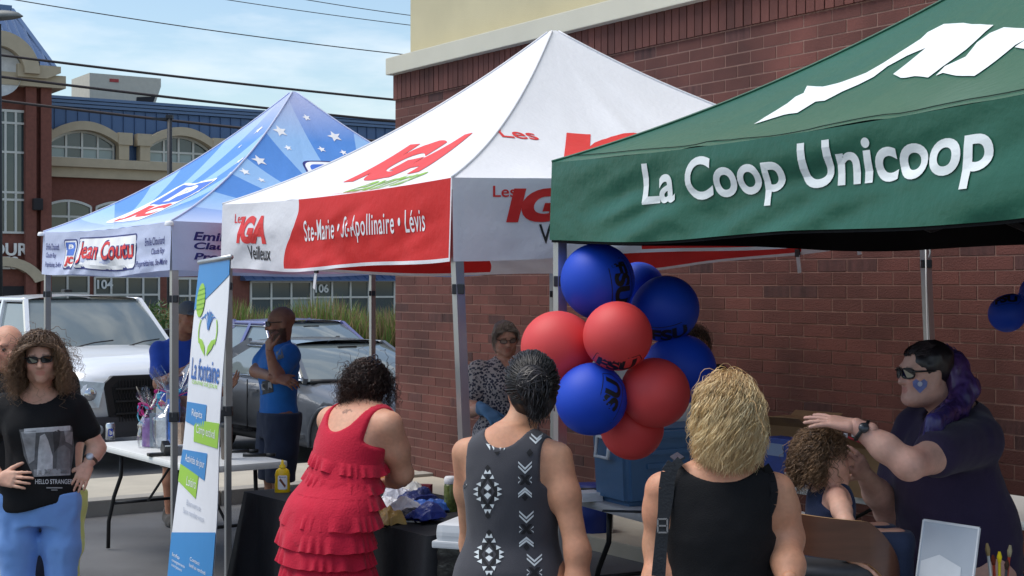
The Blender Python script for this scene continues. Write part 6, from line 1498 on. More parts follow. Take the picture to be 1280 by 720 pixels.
# ============================================================ man in blue polo behind the banner
b = Body('man in blue polo and grey cap gesturing behind the banner', -2.56, 11.5, (172, 118, 92), .011)
b.torso(rows(MAL, .985, .95), R(25)); b.head(arr(P(236, 397, 11.45)), R(35), R(8), 0, 1.0, 1.0, neck=b.W(0, -.01, 1.44), nr=.06)
for q, e_, w_ in ((-1, P(199, 480, 11.3), P(218, 468, 11.05)), (1, P(270, 488, 11.4), P(281, 488, 11.05))):
    sh = b.W(q*.175, -.01, 1.345); el, wr = arr(e_), arr(w_); b.limb([sh, sh*.35+el*.65], [.054, .05], 'slv', .04); b.limb([sh*.35+el*.65, el, wr], [.05, .044, .028], 'arm'); b.hand(wr, (.9, -.2, .35) if q < 0 else (.7, -.2, .6), (0, -.6, .8), q, .25, 1.05, .3, h=.007)
b.legs(.90, .10, 1.1); b.build()
polo = b.cloth('polo_shirt', ('torso', 'slv'), fab('polo_blue', (54, 88, 186)), .018, lambda g: np.maximum(.86-g[..., 2], sph(b.W(0, .04, 1.49), .075)(g)), folds(.012, 8))
b.cloth('shorts', ('torso', 'leg'), fab('shorts_khaki', (92, 88, 80)), .03, lambda g: np.maximum(g[..., 2]-.93, .45-g[..., 2]), folds(.01, 8))
for q in (-1, 1): shoe(b, q*.10, 0, M_shoe)
HMa = np.array(b.HM); fmesh('cap', [ell(b.HT(0, .012, .045), (.084, .103, .085), 'c', .01, HMa), ell(b.HT(0, -.11, .045), (.062, .062, .008), 'c', .012, HMa)], .007, b.root, fab('cap_grey', (110, 112, 114)), b.e, region=lambda g: .03-((g-b.hc) @ HMa)[..., 2])
b.cap('hair', (120, 112, 104), [ell(b.HT(0, .022, .0), (.079, .085, .06), 'c', .02, HMa)], 0., .008, .004)
b.add(cone((0, 0, 0), (0, 0, .01), .01, .01, 'x'))
# ============================================================ bearded man in blue T-shirt
b = Body('bald bearded man in blue T-shirt with hand at his chin', -1.665, 10.57, (150, 104, 82), .009)
b.torso(rows(MAL, .975, .95, .98), R(-62)); b.head(arr(P(351, 404, 10.57)), R(-72), R(6), 0, 1.02, 1.05, neck=b.W(0, -.015, 1.43), nr=.06)
near = (b.W(.195, -.01, 1.36), arr(P(345, 471, 10.22)), arr(P(337, 440, 10.22))); far_ = (b.W(-.195, -.01, 1.36), arr(P(320, 464, 10.62)), arr(P(346, 473, 10.18)))
for (sh, el, wr), q in ((near, 1), (far_, -1)):
    b.limb([sh, sh*.45+el*.55], [.064, .056], 'slv', .04); b.limb([sh*.45+el*.55, el, wr], [.052, .045, .029], 'arm')
b.hand(near[2], (-.1, .25, 1), (.6, .6, .2), 1, .9, 1.0, .05, h=.007); b.hand(far_[2], (.95, -.2, -.2), (0, .6, -.6), -1, .7, 1.0, .05, h=.007)
b.legs(.90, .095, 1.08)
def beard(V, C):
    L = b.loc(V); m_ = (np.abs(L).max(1) < .16) & (L[:, 2] < -.035) & (L[:, 1] < .02) & ~((L[:, 1] < -.05) & (np.abs(L[:, 2]+.060) < .010) & (np.abs(L[:, 0]) < .02)); C[m_] = C[m_]*.22; s = (np.abs(L).max(1) < .16) & (L[:, 2] > .05); C[s] = C[s]*.86; return C
b.build(beard)
bt_ = b.cloth('t_shirt', ('torso', 'slv'), fab('tee_blue', (34, 104, 178)), .018, lambda g: np.maximum(.90-g[..., 2], sph(b.W(0, .02, 1.47), .085)(g)), folds(.012, 8))
b.cloth('denim_shorts', ('torso', 'leg', 'calf'), M_denim, .035, lambda g: np.maximum(g[..., 2]-.95, .46-g[..., 2]), folds(.01, 7))
for q in (-1, 1): shoe(b, q*.095, 0, M_shoe)
b.shades((.024, .016))
for pl, k in (([(322, 478), (340, 474), (342, 490), (326, 494)], 3), ([(326, 480), (332, 479), (332, 487), (327, 488)], 1), ([(335, 478), (339, 477), (340, 486), (335, 487)], 1), ([(345, 440), (352, 436), (355, 447), (347, 450)], 4)): print_px(b, bt_, 'shirt_print', poly2d(pl), greys[k], .004)
# ============================================================ woman in red ruffled dress
b = Body('woman in red ruffled dress leaning over the snack table', -.80, 6.6, (206, 152, 124), .008)
YW = R(140); RR = rows(FEM, .925, 1.22, 1.25, lean=.42)
RR = [(z, f, 0, a*(1.06 if z < 1.0 else .98), d) for z, f, s_, a, d in RR]
RR = [(.30, -.01, 0, .19, .16), (.55, -.015, 0, .205, .17)]+[(z, f, s_, a if z > .9 else max(a, .205), d if z > .9 else max(d, .16)) for z, f, s_, a, d in RR]
b.yaw = YW; b.torso([r_ for r_ in RR if r_[0] > .7], YW)
hcp = b.W(.02, .235, 1.385); b.head(hcp, YW-R(4), R(38), R(4), .95, .95, neck=b.W(0, .175, 1.28), nr=.055)
shA, shB = b.W(-.185, .165, 1.225), b.W(.185, .165, 1.225)      # image right arm = her right
elA, wrA = arr(P(503, 592, 6.72)), arr(P(487, 603, 6.93)); elB, wrB = b.W(.21, .30, 1.0), arr(P(472, 604, 7.08))
for sh, el, wr in ((shA, elA, wrA), (shB, elB, wrB)): b.limb([sh, (sh+el)/2, el, wr*.5+el*.5, wr], [.068, .062, .047, .043, .029], 'arm', .035)
b.hand(wrA, (-.7, .5, -.1), (0, .3, 1), -1, .7, 1.0, .1, h=.006); b.hand(wrB, (.9, .1, -.1), (0, .2, 1), 1, .7, 1.0, .1, h=.006)
b.legs(.80, .09, 1.2)
def tattoo(V, C):
    x, f, z = b.local(V); t = ((np.abs(x+.02) < .03) & (np.abs(z-1.285) < .012)) | ((np.abs(x+.135) < .012) & (np.abs(z-1.21) < .014)); t &= (vnoise(V*140) > .48) & (f < .2); C[t] = C[t]*.45; return C
b.build(tattoo)
M_red_d = fab('red_jersey', (192, 24, 54), .1, .35, 120.)
bk = stack(RR, YW, (b.root.x, b.root.y), 'dress')
def regd(g):
    x, f, z = b.local(g); ax_ = np.abs(x); top = np.where(z > 1.10, np.maximum(ax_-(.145+np.maximum(1.16-z, 0)*1.2), -1), -1.); sc1 = .112-np.sqrt(x**2+((z-1.33)*.85)**2+np.maximum(f-.18, 0)**2*.2); return np.maximum.reduce([top, sc1, .33-z, z-1.36])
fmesh('dress', [bk]+[p for p in b.pr if p.tag == 'torso'], .008, b.root, M_red_d, b.e, off=.010, region=regd, noise=folds(.005, 9))
lvz = np.array(sorted(RR)); 
def ring(z, a):
    o, rx, ry = (np.interp(z, lvz[:, 0], lvz[:, c]) for c in (1, 3, 4)); return b.W((rx+.012)*math.cos(a), o+(ry+.012)*math.sin(a), z)
tiers = [(1.085, .055, .030), (1.005, .050, .02), (.925, .055, .0), (.855, .065, -.005), (.775, .075, -.01), (.70, .075, -.01), (.625, .075, -.01), (.55, .075, 0), (.475, .075, 0), (.405, .075, 0)]
for k, (z, hgt, tl_) in enumerate(tiers):
    mm = MB()
    def ruf(u, v, z=z, hgt=hgt, tl_=tl_, k=k):
        a = u*2*math.pi; zz = z-.045*math.cos(a)*(-1)*(1 if tl_ > 0 else .25)*.6; p = ring(zz, a); c = ring(zz, a+math.pi); n_ = (p-c); n_[2] = 0; n_ /= np.linalg.norm(n_)
        fr = math.sin(u*150+3*math.sin(u*31+k)+k)*.55+.45*math.sin(u*71+k*2); d = v
        p = p+n_*(.004+.020*d**.8+.011*fr*d)+np.array([0, 0, -hgt*d+.006*fr*d]); return tuple(Vector(p)-b.root)
    mm.grid(ruf, 360, 5); mm.build('ruffle', M_red_d, b.e, fix=False)
HMa = np.array(b.HM)
b.cap('hair_underlayer', (34, 26, 24), [ell(b.HT(0, .02, .035), (.078, .090, .082), 'c', .02, HMa), ell(b.HT(0, .04, -.02), (.070, .050, .07), 'c', .03, HMa)], 0., .008, .014)
b.hair(2600, lambda p, r: .13+.09*r.rand(len(p)), colmix((24, 18, 18), (78, 52, 42), (22, 17, 17)), lambda p, d: (d[:, 2] > -.6) & ~((d[:, 1] < -.45) & (d[:, 2] < .3)), lambda p, n: n*.25+np.array([0, .6, -.1]), 14, (.010, .045), .9, .018, .0014, 5, jit=.2)
clip_ = MB(); cpos = Vector(b.HT(-.055, .075, .095))-b.root
for k in range(5):
    a = k*1.256; clip_.tube([cpos+Vector((.022*math.cos(a)+.012*math.cos(q), -.012, .022*math.sin(a)+.012*math.sin(q))) for q in np.linspace(0, 6.28, 13)], .0028, 5)
clip_.build('hair_clip', mat('clip_dark', S(60, 60, 70), .2, metal=.6), b.e)
pb_ = empty('bread_roll', (P(489, 604, 7.0)), 0, 'golden brown hot dog bun held by the woman in red', 'bread'); 
fmesh('crust', [cone((-.055, 0, 0), (.055, .01, .004), .024, .024, 'c'), cone((-.05, .02, .012), (.05, .03, .012), .02, .02, 'c', .01), ell((-.02, -.01, .015), (.03, .02, .02), 'c', .01)], .006, Vector((0, 0, 0)), mat('bread_brown', S(176, 112, 52), .6, var=.3, vscale=30, bump=.3), pb_, noise=lambda p: (vnoise(p*60)-.5)*.008)
# ============================================================ woman with gloves under the white canopy
b = Body('grey-haired woman with glasses, patterned blouse and blue glove', -.03, 9.7, (206, 158, 138), .010)
b.torso(rows(FEM, .955, 1.18, 1.25), R(18)); b.head(arr(P(632, 424, 9.66)), R(12), R(10), R(-4), .93, .98, neck=b.W(0, -.01, 1.345), nr=.056)
for q, e_, w_ in ((-1, P(589, 512, 9.62), P(606, 512, 9.40)), (1, P(672, 512, 9.7), P(655, 516, 9.42))):
    sh = b.W(q*.19, -.01, 1.28); el, wr = arr(e_), arr(w_); b.limb([sh, sh*.5+el*.5], [.066, .058], 'slv', .04); b.limb([sh*.5+el*.5, el, wr], [.055, .048, .03], 'arm')
    hb = Body.__new__(Body); hb.root = b.root; hb.hand(wr, (-q*.6, -.5, -.5), (0, .5, -.8), q, .6, 1.02, .15, h=.007)
    fmesh('nitrile_glove', [p for p in hb.hands[0][0]]+[cone(wr-(wr-el)*.25, wr, .037, .033, 'hand', .02)], .007, b.root, mat('glove_blue', S(84, 132, 178), .45, var=.1), b.e, off=.002)
b.legs(.88, .09, 1.15); b.build()
m = mat('blouse_pattern', S(60, 62, 80), .85, var=.1); n, l = m.node_tree.nodes, m.node_tree.links
vo = n.new('ShaderNodeTexVoronoi'); vo.inputs['Scale'].default_value = 55; rp_ = n.new('ShaderNodeValToRGB'); rp_.color_ramp.elements[0].position = .32; rp_.color_ramp.elements[1].position = .42; rp_.color_ramp.elements[0].color = S(52, 56, 76)+(1,); rp_.color_ramp.elements[1].color = S(176, 170, 172)+(1,)
n2 = n.new('ShaderNodeTexNoise'); n2.inputs['Scale'].default_value = 60; ad_ = n.new('ShaderNodeMath'); ad_.operation = 'MULTIPLY'; l.new(vo.outputs['Distance'], ad_.inputs[0]); l.new(n2.outputs['Fac'], ad_.inputs[1]); ad2 = n.new('ShaderNodeMath'); ad2.operation = 'MULTIPLY'; l.new(ad_.outputs[0], ad2.inputs[0]); ad2.inputs[1].default_value = 1.6
l.new(ad2.outputs[0], rp_.inputs['Fac']); l.new([q for q in n if q.type == 'TEX_COORD'][0].outputs['Object'], vo.inputs['Vector']); l.new(rp_.outputs['Color'], [q for q in n if q.type == 'VECT_MATH'][0].inputs[0])
def vneck(g):
    x, f, z = b.local(g); return np.maximum.reduce([.70-z, np.where((f > -.02), .075-np.abs(x)*1.0-(1.385-z)*.42, -1.) , sph(b.W(0, -.01, 1.42), .085)(g)])
b.cloth('blouse', ('torso', 'slv', 'leg'), m, .018, vneck, folds(.01, 9))
b.cloth('trousers', ('torso', 'leg', 'calf'), M_denim, .014, lambda g: np.maximum(g[..., 2]-.80, .06-g[..., 2]), folds(.006, 8))
for q in (-1, 1): shoe(b, q*.09, 0, M_shoe)
b.shades((.022, .014), mat('clear_lens', S(150, 130, 120), .1, spec=.8), M_gfr, 'eyeglasses', 3., .002)
HMa = np.array(b.HM); b.cap('hair_underlayer', (136, 122, 112), [ell(b.HT(0, .022, .042), (.082, .092, .082), 'c', .02, HMa), ell(b.HT(0, .045, -.01), (.078, .06, .06), 'c', .03, HMa)], 0., .008, .006)
b.hair(900, lambda p, r: .07+.04*r.rand(len(p)), colmix((128, 116, 106), (190, 178, 168)), scalp, lambda p, n: n*.15+np.array([0, .05, -.3]), 9, (.003, .06), .8, .012, .0016, 7, collide=fcl, jit=.15)
# ============================================================ person hidden behind the balloons
b = Body('person with dark wavy hair mostly hidden behind the balloons', 1.16, 9.3, (190, 146, 124), .012)
b.torso(rows(FEM, .95, 1.1), R(30)); b.head(arr(P(868, 434, 9.3)), R(40), 0, 0, .95, .95, neck=b.W(0, -.01, 1.345), nr=.055)
for q in (-1, 1): sh, el, wr = b.W(q*.18, 0, 1.28), b.W(q*.23, .02, 1.0), b.W(q*.15, .22, .98); b.limb([sh, sh*.5+el*.5], [.06, .052], 'slv', .04); b.limb([sh*.5+el*.5, el, wr], [.05, .042, .028], 'arm'); b.hand(wr, (-.2*q, -1, 0), (0, 0, -1), q, .5, h=.008)
b.legs(.88, .09, 1.1); b.build(); b.cloth('t_shirt', ('torso', 'slv'), M_blackc, .015, lambda g: np.maximum(.80-g[..., 2], sph(b.W(0, .02, 1.41), .085)(g)), folds(.008, 9)); b.cloth('trousers', ('torso', 'leg', 'calf'), M_denim, .014, lambda g: np.maximum(g[..., 2]-.86, .06-g[..., 2]), folds(.006, 8))
for q in (-1, 1): shoe(b, q*.09, 0, M_shoe)
HMa = np.array(b.HM); b.cap('hair_underlayer', (44, 34, 30), [ell(b.HT(0, .028, .042), (.084, .094, .084), 'c', .02, HMa)], 0., .009, .008)
b.hair(700, lambda p, r: .12+.05*r.rand(len(p)), colmix((38, 30, 28), (120, 100, 88)), scalp, lambda p, n: n*.6+np.array([0, .2, -.1]), 10, (.008, .05), .7, .03, .0022, 9, jit=.35)
# ============================================================ woman in patterned grey tank top, seen from behind
b = Body('dark-haired woman with bun in grey patterned tank top, back turned', .0, 4.87, (196, 142, 112), .0065)
b.torso(rows(FEM, .965, 1.06, 1.12), R(158)); b.head(arr(P(664, 487, 4.90)), R(190), R(-2), R(3), .95, .95, neck=b.W(0, -.015, 1.36), nr=.053)
TW = b
for q, e_, w_ in ((-1, P(722, 690, 4.74), P(722, 790, 4.70)), (1, P(590, 680, 5.06), P(600, 780, 5.0))):
    sh = b.W(q*.160, -.005, 1.292); el, wr = arr(e_), arr(w_); b.limb([sh, sh*.6+el*.4, el, el*.6+wr*.4, wr], [.051, .045, .038, .038, .026], 'arm', .035); b.hand(wr, (0, -.05, -1), (-q, 0, 0), q, .45, h=.007)
b.legs(.88, .09, 1.12); b.build()
def regt(g):
    x, f, z = b.local(g); ax_ = np.abs(x); arm = np.where(z > 1.10, ax_-(.128+np.maximum(1.22-z, 0)**1.2*2.0), -1.); neck = .078-np.sqrt(x**2+((z-1.40)*1.0)**2+(f*.25)**2); return np.maximum.reduce([arm, neck, .74-z])
tk = b.cloth('tank_top', ('torso',), fab('charcoal_jersey', (66, 66, 72), .08, .2, 400.), .0085, regt, folds(.006, 8, (.5, .5, 1.4)), h=.006)
mm_b = mat('tank_print_black', S(26, 26, 30), .85); mm_w = mat('tank_print_white', S(206, 212, 214), .85); Z4 = lambda pts: [(570+x/4, 540+y/4) for x, y in pts]
def tp(pts, m, off=.0025): print_px(b, tk, 'tank_print', poly2d(Z4(pts)), m, off, 5)
def motif(cx, cy, w_, h_):
    tp([(cx, cy-h_*.62), (cx+w_*.62, cy), (cx, cy+h_*.62), (cx-w_*.62, cy)], mm_b, .002); tp([(cx, cy-h_*.44), (cx+w_*.40, cy), (cx, cy+h_*.44), (cx-w_*.40, cy)], MATS['charcoal_jersey'], .003)
    for sx in (-1, 1):
        for sy in (-1, 1):
            for k in range(4):
                t = (k+.5)/4; x = cx+sx*w_*.66*t; y = cy+sy*h_*.72*(1-t); d = w_*.13; tp([(x-d, y+sy*2), (x+d, y+sy*2), (x+sx*d*.3, y+sy*d*2.0)] if k < 2 else [(x-sx*2, y-d), (x-sx*2, y+d), (x+sx*d*1.9, y)], mm_w, .0035)
    for sy in (-1, 1): tp([(cx, cy+sy*4), (cx+w_*.2, cy+sy*h_*.13), (cx, cy+sy*h_*.28), (cx-w_*.2, cy+sy*h_*.13)], mm_w, .004)
    for sx in (-1, 1): tp([(cx+sx*4, cy), (cx+sx*w_*.22, cy-h_*.08), (cx+sx*w_*.22, cy+h_*.08)], mm_b, .004)
    for sy in (-1, 1): tp([(cx, cy+sy*h_*.98), (cx+14, cy+sy*h_*.86), (cx, cy+sy*h_*.78), (cx-14, cy+sy*h_*.86)], mm_b, .003)
motif(158, 298, 88, 138); motif(165, 612, 92, 128)
for sx in (-1, 1):
    for k in range(2): tp([(205+sx*(8+k*26), 62), (205+sx*(30+k*26), 58), (205+sx*(16+k*18), 92)], mm_w)
tp([(190, 100), (220, 96), (205, 116)], mm_b)
def chev(cx, cy, w_, up, m=None, t=9):
    for sx in (-1, 1): tp([(cx, cy), (cx+sx*w_, cy-up), (cx+sx*w_, cy-up+t), (cx, cy+t+3)] if sx > 0 else [(cx, cy), (cx, cy+t+3), (cx-w_, cy-up+t), (cx-w_, cy-up)], m or mm_w)
def column(pts):
    for k, (cx, cy, w_) in enumerate(pts):
        chev(cx, cy, w_, 32); chev(cx, cy+20, w_, 32); tp([(cx-w_*.8, cy+36), (cx-w_*.3, cy+36), (cx+w_*.8, cy+86), (cx+w_*.3, cy+86)], mm_b); tp([(cx+w_*.8, cy+36), (cx+w_*.3, cy+36), (cx-w_*.8, cy+86), (cx-w_*.3, cy+86)], mm_b, .003)
        for sx in (-1, 1): tp([(cx+sx*w_*.55, cy+62), (cx+sx*w_, cy+44), (cx+sx*w_, cy+52)], mm_w, .0035); tp([(cx+sx*w_*.55, cy+62), (cx+sx*w_, cy+80), (cx+sx*w_, cy+72)], mm_w, .0035)
        chev(cx, cy+98, w_, -30); chev(cx, cy+112, w_, -30); tp([(cx, cy+134), (cx+16, cy+150), (cx, cy+168), (cx-16, cy+150)], mm_b)
column([(345, 178, 34), (352, 425, 36), (392, 640, 38)]); tp([(370, 82), (386, 104), (366, 124), (352, 104)], mm_b)
chev(398, 48, 30, 26); chev(404, 30, 28, 24); column([(40, 118, 14)]); chev(58, 52, 16, 30)
HMa = np.array(b.HM)
b.cap('hair_underlayer', (20, 18, 20), [ell(b.HT(0, .016, .030), (.086, .100, .094), 'c', .02, HMa), ell(b.HT(0, .05, -.035), (.070, .046, .060), 'c', .03, HMa), ell(b.HT(.015, .108, .032), (.052, .042, .060), 'c', .012, HMa)], 0., .0055, .005)
bun = np.array([.015, .112, .030])
b.hair(1500, lambda p, r: np.linalg.norm(p-bun, axis=1)*1.25, colmix((13, 12, 14), (46, 42, 44)), lambda p, d: (d[:, 2] > -.75) & ~((d[:, 1] < -.35) & (d[:, 2] < .3)), lambda p, n: bun-p+n*.05, 10, (.0025, .07), .0, .022, .0019, 13, jit=.06, target=bun)
b.coils('bun', bun, (.054, .044, .062), 340, (13, 12, 14), (52, 46, 48), .0026, 14)
b.hair(160, lambda p, r: .10+.05*r.rand(len(p)), colmix((13, 12, 14), (50, 44, 46)), lambda p, d: (d[:, 1] > .80) & (np.abs(d[:, 0]) < .4) & (d[:, 2] > -.1) & (d[:, 2] < .4), lambda p, n: n*.6+np.array([.15, .1, -.5]), 10, (.006, .07), .6, .045, .0022, 16, name='bun_tail', jit=.15)
b.hair(90, lambda p, r: .05+.05*r.rand(len(p)), colmix((14, 13, 15), (44, 40, 42)), lambda p, d: (d[:, 1] > .35) & (d[:, 2] < -.55), lambda p, n: n*.3+np.array([0, .1, -1]), 8, (.004, .05), .6, .012, .0011, 15, name='loose_hair', jit=.2)
mm = MB(); e_ = Vector(b.HT(-.079, .004, -.062))-b.root; mm.tube([e_+Vector((.0, .017*math.cos(a), .017*math.sin(a))) for a in np.linspace(0, 6.28, 19)], .0022, 5); mm.build('hoop_earring', M_chrome, b.e)
# ============================================================ blonde woman
b = Body('blonde woman in black sleeveless top with shoulder bag, back turned', .625, 4.46, (198, 142, 112), .0065)
b.torso(rows(FEM, .925, 1.12, 1.15), R(176)); b.head(arr(P(910, 520, 4.44)), R(170), R(2), R(-2), .95, .95, neck=b.W(0, -.015, 1.30), nr=.055)
for q, e_, w_ in ((-1, P(985, 672, 4.46), P(988, 745, 4.25)), (1, P(824, 680, 4.5), P(818, 780, 4.4))):
    sh = b.W(q*.168, -.005, 1.232); el, wr = arr(e_), arr(w_); b.limb([sh, sh*.6+el*.4, el, wr*.5+el*.5, wr], [.057, .051, .043, .041, .028], 'arm', .04); b.hand(wr, (0, -.2, -1), (-q, 0, 0), q, .4, h=.007)
b.legs(.85, .095, 1.2)
b.build(lambda V, C: C*np.where((vnoise(V*220) > .86)[:, None], np.array([.93, .89, .87]), 1.))
def regb(g):
    x, f, z = b.local(g); ax_ = np.abs(x); arm = np.where(z > 1.0, ax_-(.150+np.maximum(1.13-z, 0)**1.3*1.8), -1.); neck = .092-np.sqrt((x*.72)**2+((z-1.345)*1.2)**2+(f*.25)**2); return np.maximum.reduce([arm, neck, .66-z])
tb = b.cloth('sleeveless_top', ('torso',), M_blackc, .010, regb, folds(.007, 8, (.5, .5, 1.4)), h=.006)
trb = b.bvh(b.body)
mm = MB(); pts = []
for px, py in ((957, 582), (963, 592), (966, 602), (968, 615), (966, 630), (960, 645)):
    d = (P(px, py, 1)-CAM0).normalized(); hit = trb.ray_cast(CAM0, d, 20)[0]; hit = hit or P(px, py, 4.4); pts.append(hit-d*.006-b.root)
for a, c in zip(pts[:-1], pts[1:]): mm.bar(a, c, .022, .005, up=(0, -1, .2))
mm.build('outer_strap', M_blackc, b.e)
b.cloth('trousers', ('torso', 'leg', 'calf'), M_denim, .012, lambda g: np.maximum(g[..., 2]-.84, .06-g[..., 2]), folds(.006, 8), h=.012)
TW.cloth('trousers', ('torso', 'leg', 'calf'), M_denim, .012, lambda g: np.maximum(g[..., 2]-.84, .06-g[..., 2]), folds(.006, 8), h=.012)
for bb in (b, TW):
    for q in (-1, 1): shoe(bb, q*.09, 0, M_shoe)
HMa = np.array(b.HM)
b.cap('hair_underlayer', (150, 116, 74), [ell(b.HT(0, .022, .036), (.082, .098, .090), 'c', .02, HMa), ell(b.HT(0, .036, -.05), (.082, .060, .075), 'c', .03, HMa)], 0., .006, .010)
bl1 = lambda p, r: .130+.05*r.rand(len(p))+.55*np.minimum(p[:, 2], .09)
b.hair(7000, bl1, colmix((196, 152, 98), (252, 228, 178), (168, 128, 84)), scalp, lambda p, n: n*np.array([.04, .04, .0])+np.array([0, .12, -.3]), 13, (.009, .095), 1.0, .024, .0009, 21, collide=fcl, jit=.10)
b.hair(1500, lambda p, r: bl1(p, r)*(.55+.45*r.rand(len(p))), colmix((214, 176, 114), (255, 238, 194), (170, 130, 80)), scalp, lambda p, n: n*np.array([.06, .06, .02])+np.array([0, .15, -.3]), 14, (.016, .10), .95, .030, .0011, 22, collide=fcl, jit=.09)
# shoulder bag
M_leath = mat('bag_leather', S(34, 36, 42), .42, var=.15, vscale=20, bump=.2, bscale=120)
bag = empty('shoulder_bag', (.42, 4.36, 0), 0, 'black leather shoulder bag with buckled straps hanging from the blonde woman', 'bag')
br_ = Vector((.42, 4.36, 0))
mm = MB(); mm.box(P(812, 800, 4.3)-br_, (.13, .30, .26), bev=.04); mm.build('pouch', M_leath, bag)
trt = b.bvh(tb)
def onto(px, py, off):
    d = (P(px, py, 1)-CAM0).normalized(); h1 = trt.ray_cast(CAM0, d, 20)[0]; h2 = trb.ray_cast(CAM0, d, 20)[0]; c = [h for h in (h1, h2) if h is not None]
    z_ = min([h.y for h in c]+[4.40]); return P(px, py, z_-off)
for pts in ([(851, 575), (842, 584), (838, 600), (836, 622), (832, 645), (829, 672), (826, 720)], [(840, 578), (832, 590), (829, 610), (828, 640), (824, 680), (820, 720)]):
    mm = MB(); q = [onto(x, y, .012)-br_ for x, y in pts]; q.insert(0, Vector(b.W(.135, .03, 1.335))-br_) if pts[0][0] == 851 else None
    for a, c in zip(q[:-1], q[1:]): mm.bar(a, c, .027, .006, up=(0, -1, .1))
    mm.build('strap', M_leath, bag)
mm = MB(); q = onto(828, 657, .02)-br_
for a, c in (((-.014, -.02), (.014, -.02)), ((.014, -.02), (.014, .02)), ((.014, .02), (-.014, .02)), ((-.014, .02), (-.014, -.02)), ((-.014, 0), (.014, 0))): mm.bar(q+Vector((a[0], 0, a[1])), q+Vector((c[0], 0, c[1])), .005, .005)
mm.build('buckle', M_chrome, bag)
# ============================================================ child in the chair
b = Body('curly-haired child in navy tank top seated on the wooden chair', 1.115, 5.235, (214, 164, 142), .006)
b.yaw = R(98); CH = [(.90, -.02, 0, .105, .085), (.96, .0, 0, .10, .08), (1.03, .01, 0, .095, .078), (1.09, .012, 0, .10, .075), (1.135, .01, 0, .088, .06), (1.165, .008, 0, .05, .045)]
b.torso(CH, R(98)); b.head(arr(P(1030, 574, 5.22)), R(86), R(-8), 0, .88, .92, neck=b.W(0, .005, 1.12), nr=.036)
shn, shf = b.W(-.098, .0, 1.115), b.W(.098, 0, 1.115)
eln, wrn = arr(P(1058, 655, 5.03)), arr(P(1064, 698, 5.04)); b.limb([shn, (shn+eln)/2, eln, (eln+wrn)/2, wrn], [.036, .032, .026, .026, .019], 'arm', .025); b.hand(wrn, (.8, -.1, -.4), (0, 0, -1), -1, .3, .68, .15, h=.005)
elf, wrf = b.W(.14, .06, 1.0), b.W(.10, .16, .95); b.limb([shf, elf, wrf], [.034, .026, .019], 'arm', .025); b.hand(wrf, (.8, .2, -.3), (0, 0, -1), 1, .4, .68, h=.006)
for q in (-1, 1): hp, kn, an = b.W(q*.055, .0, .945), b.W(q*.07, .23, .95), b.W(q*.07, .25, .70); b.limb([hp, kn], [.06, .046], 'leg', .03); b.limb([kn, an], [.042, .03], 'calf', .02); b.limb([an, an+np.array([.09, .0, -.02])], [.03, .024], 'foot', .02)
b.build()
def regc(g):
    x, f, z = b.local(g); ax_ = np.abs(x); return np.maximum.reduce([np.where(z > 1.04, ax_-(.066+np.maximum(1.09-z, 0)*1.2), -1.), .052-np.sqrt(x**2+(z-1.165)**2+(f*.5)**2), .90-z])
b.cloth('tank_top', ('torso',), fab('navy_jersey', (40, 50, 78)), .008, regc, folds(.004, 12)); b.cloth('trousers', ('torso', 'leg', 'calf'), fab('navy_shorts', (40, 52, 80)), .012, lambda g: g[..., 2]-.99, folds(.005, 10))
HMa = np.array(b.HM); b.cap('hair_underlayer', (72, 54, 42), [ell(b.HT(0, .026, .04), (.070, .082, .076), 'c', .02, HMa), ell(b.HT(0, .045, -.03), (.060, .045, .055), 'c', .03, HMa)], 0., .006, .014)
b.hair(2400, lambda p, r: .075+.05*r.rand(len(p)), colmix((82, 62, 46), (164, 130, 98)), lambda p, d: (d[:, 2] > -.6) & ~((d[:, 1] < -.25) & (d[:, 2] < .45)), lambda p, n: n*.35+np.array([0, .3, -.2]), 12, (.009, .042), .9, .022, .0013, 31, collide=fcl, jit=.22)
# ============================================================ face painter
b = Body('face painter in dark purple top with sunglasses, hand on child head', 1.66, 5.50, (204, 158, 142), .0075)
YP = R(-72); FP = [(z, f_, s_, a_*.88, d_*.87) for z, f_, s_, a_, d_ in [(.72, .0, 0, .24, .22), (.82, .0, 0, .255, .235), (.92, .0, 0, .25, .235), (1.02, .02, 0, .235, .235), (1.12, .045, 0, .215, .205), (1.22, .05, 0, .20, .17), (1.30, .03, 0, .185, .13), (1.36, .01, 0, .165, .105), (1.405, .0, 0, .10, .08), (1.43, .01, 0, .06, .06)]]
b.torso(FP, YP); b.head(arr(P(1156, 466, 5.44)), R(-74), R(3), 0, .95, 1.0, neck=b.W(0, .01, 1.36), nr=.066)
b.add(ell(b.HT(0, -.045, -.098), (.05, .05, .028), 'head', .03, np.array(b.HM)))
sn, en, wn_ = b.W(.168, .04, 1.29), arr(P(1136, 581, 5.0)), arr(P(1070, 533, 5.06))
b.limb([sn, sn*.42+en*.58], [.078, .068], 'slv', .05); b.limb([sn*.42+en*.58, en, en*.55+wn_*.45, wn_], [.062, .050, .046, .030], 'arm', .03)
sf, ef, wf = b.W(-.185, .04, 1.29), arr(P(1112, 640, 5.62)), arr(P(1080, 592, 5.40))
b.limb([sf, sf*.4+ef*.6], [.095, .08], 'slv', .05); b.limb([sf*.4+ef*.6, ef, ef*.5+wf*.5, wf], [.07, .054, .05, .031], 'arm', .03)
b.hand(wn_, arr(P(1036, 526, 5.10))-wn_, (.05, .25, -1), 1, .16, 1.04, .42, h=.0045, thumb=.2); b.hand(wf, arr(P(1062, 566, 5.28))-wf, (-.6, -.3, .5), -1, .75, 1.0, .1, h=.005)
b.legs(.80, .12, 1.5)
b.build()
M_purp = fab('plum_cotton', (44, 34, 62), .12)
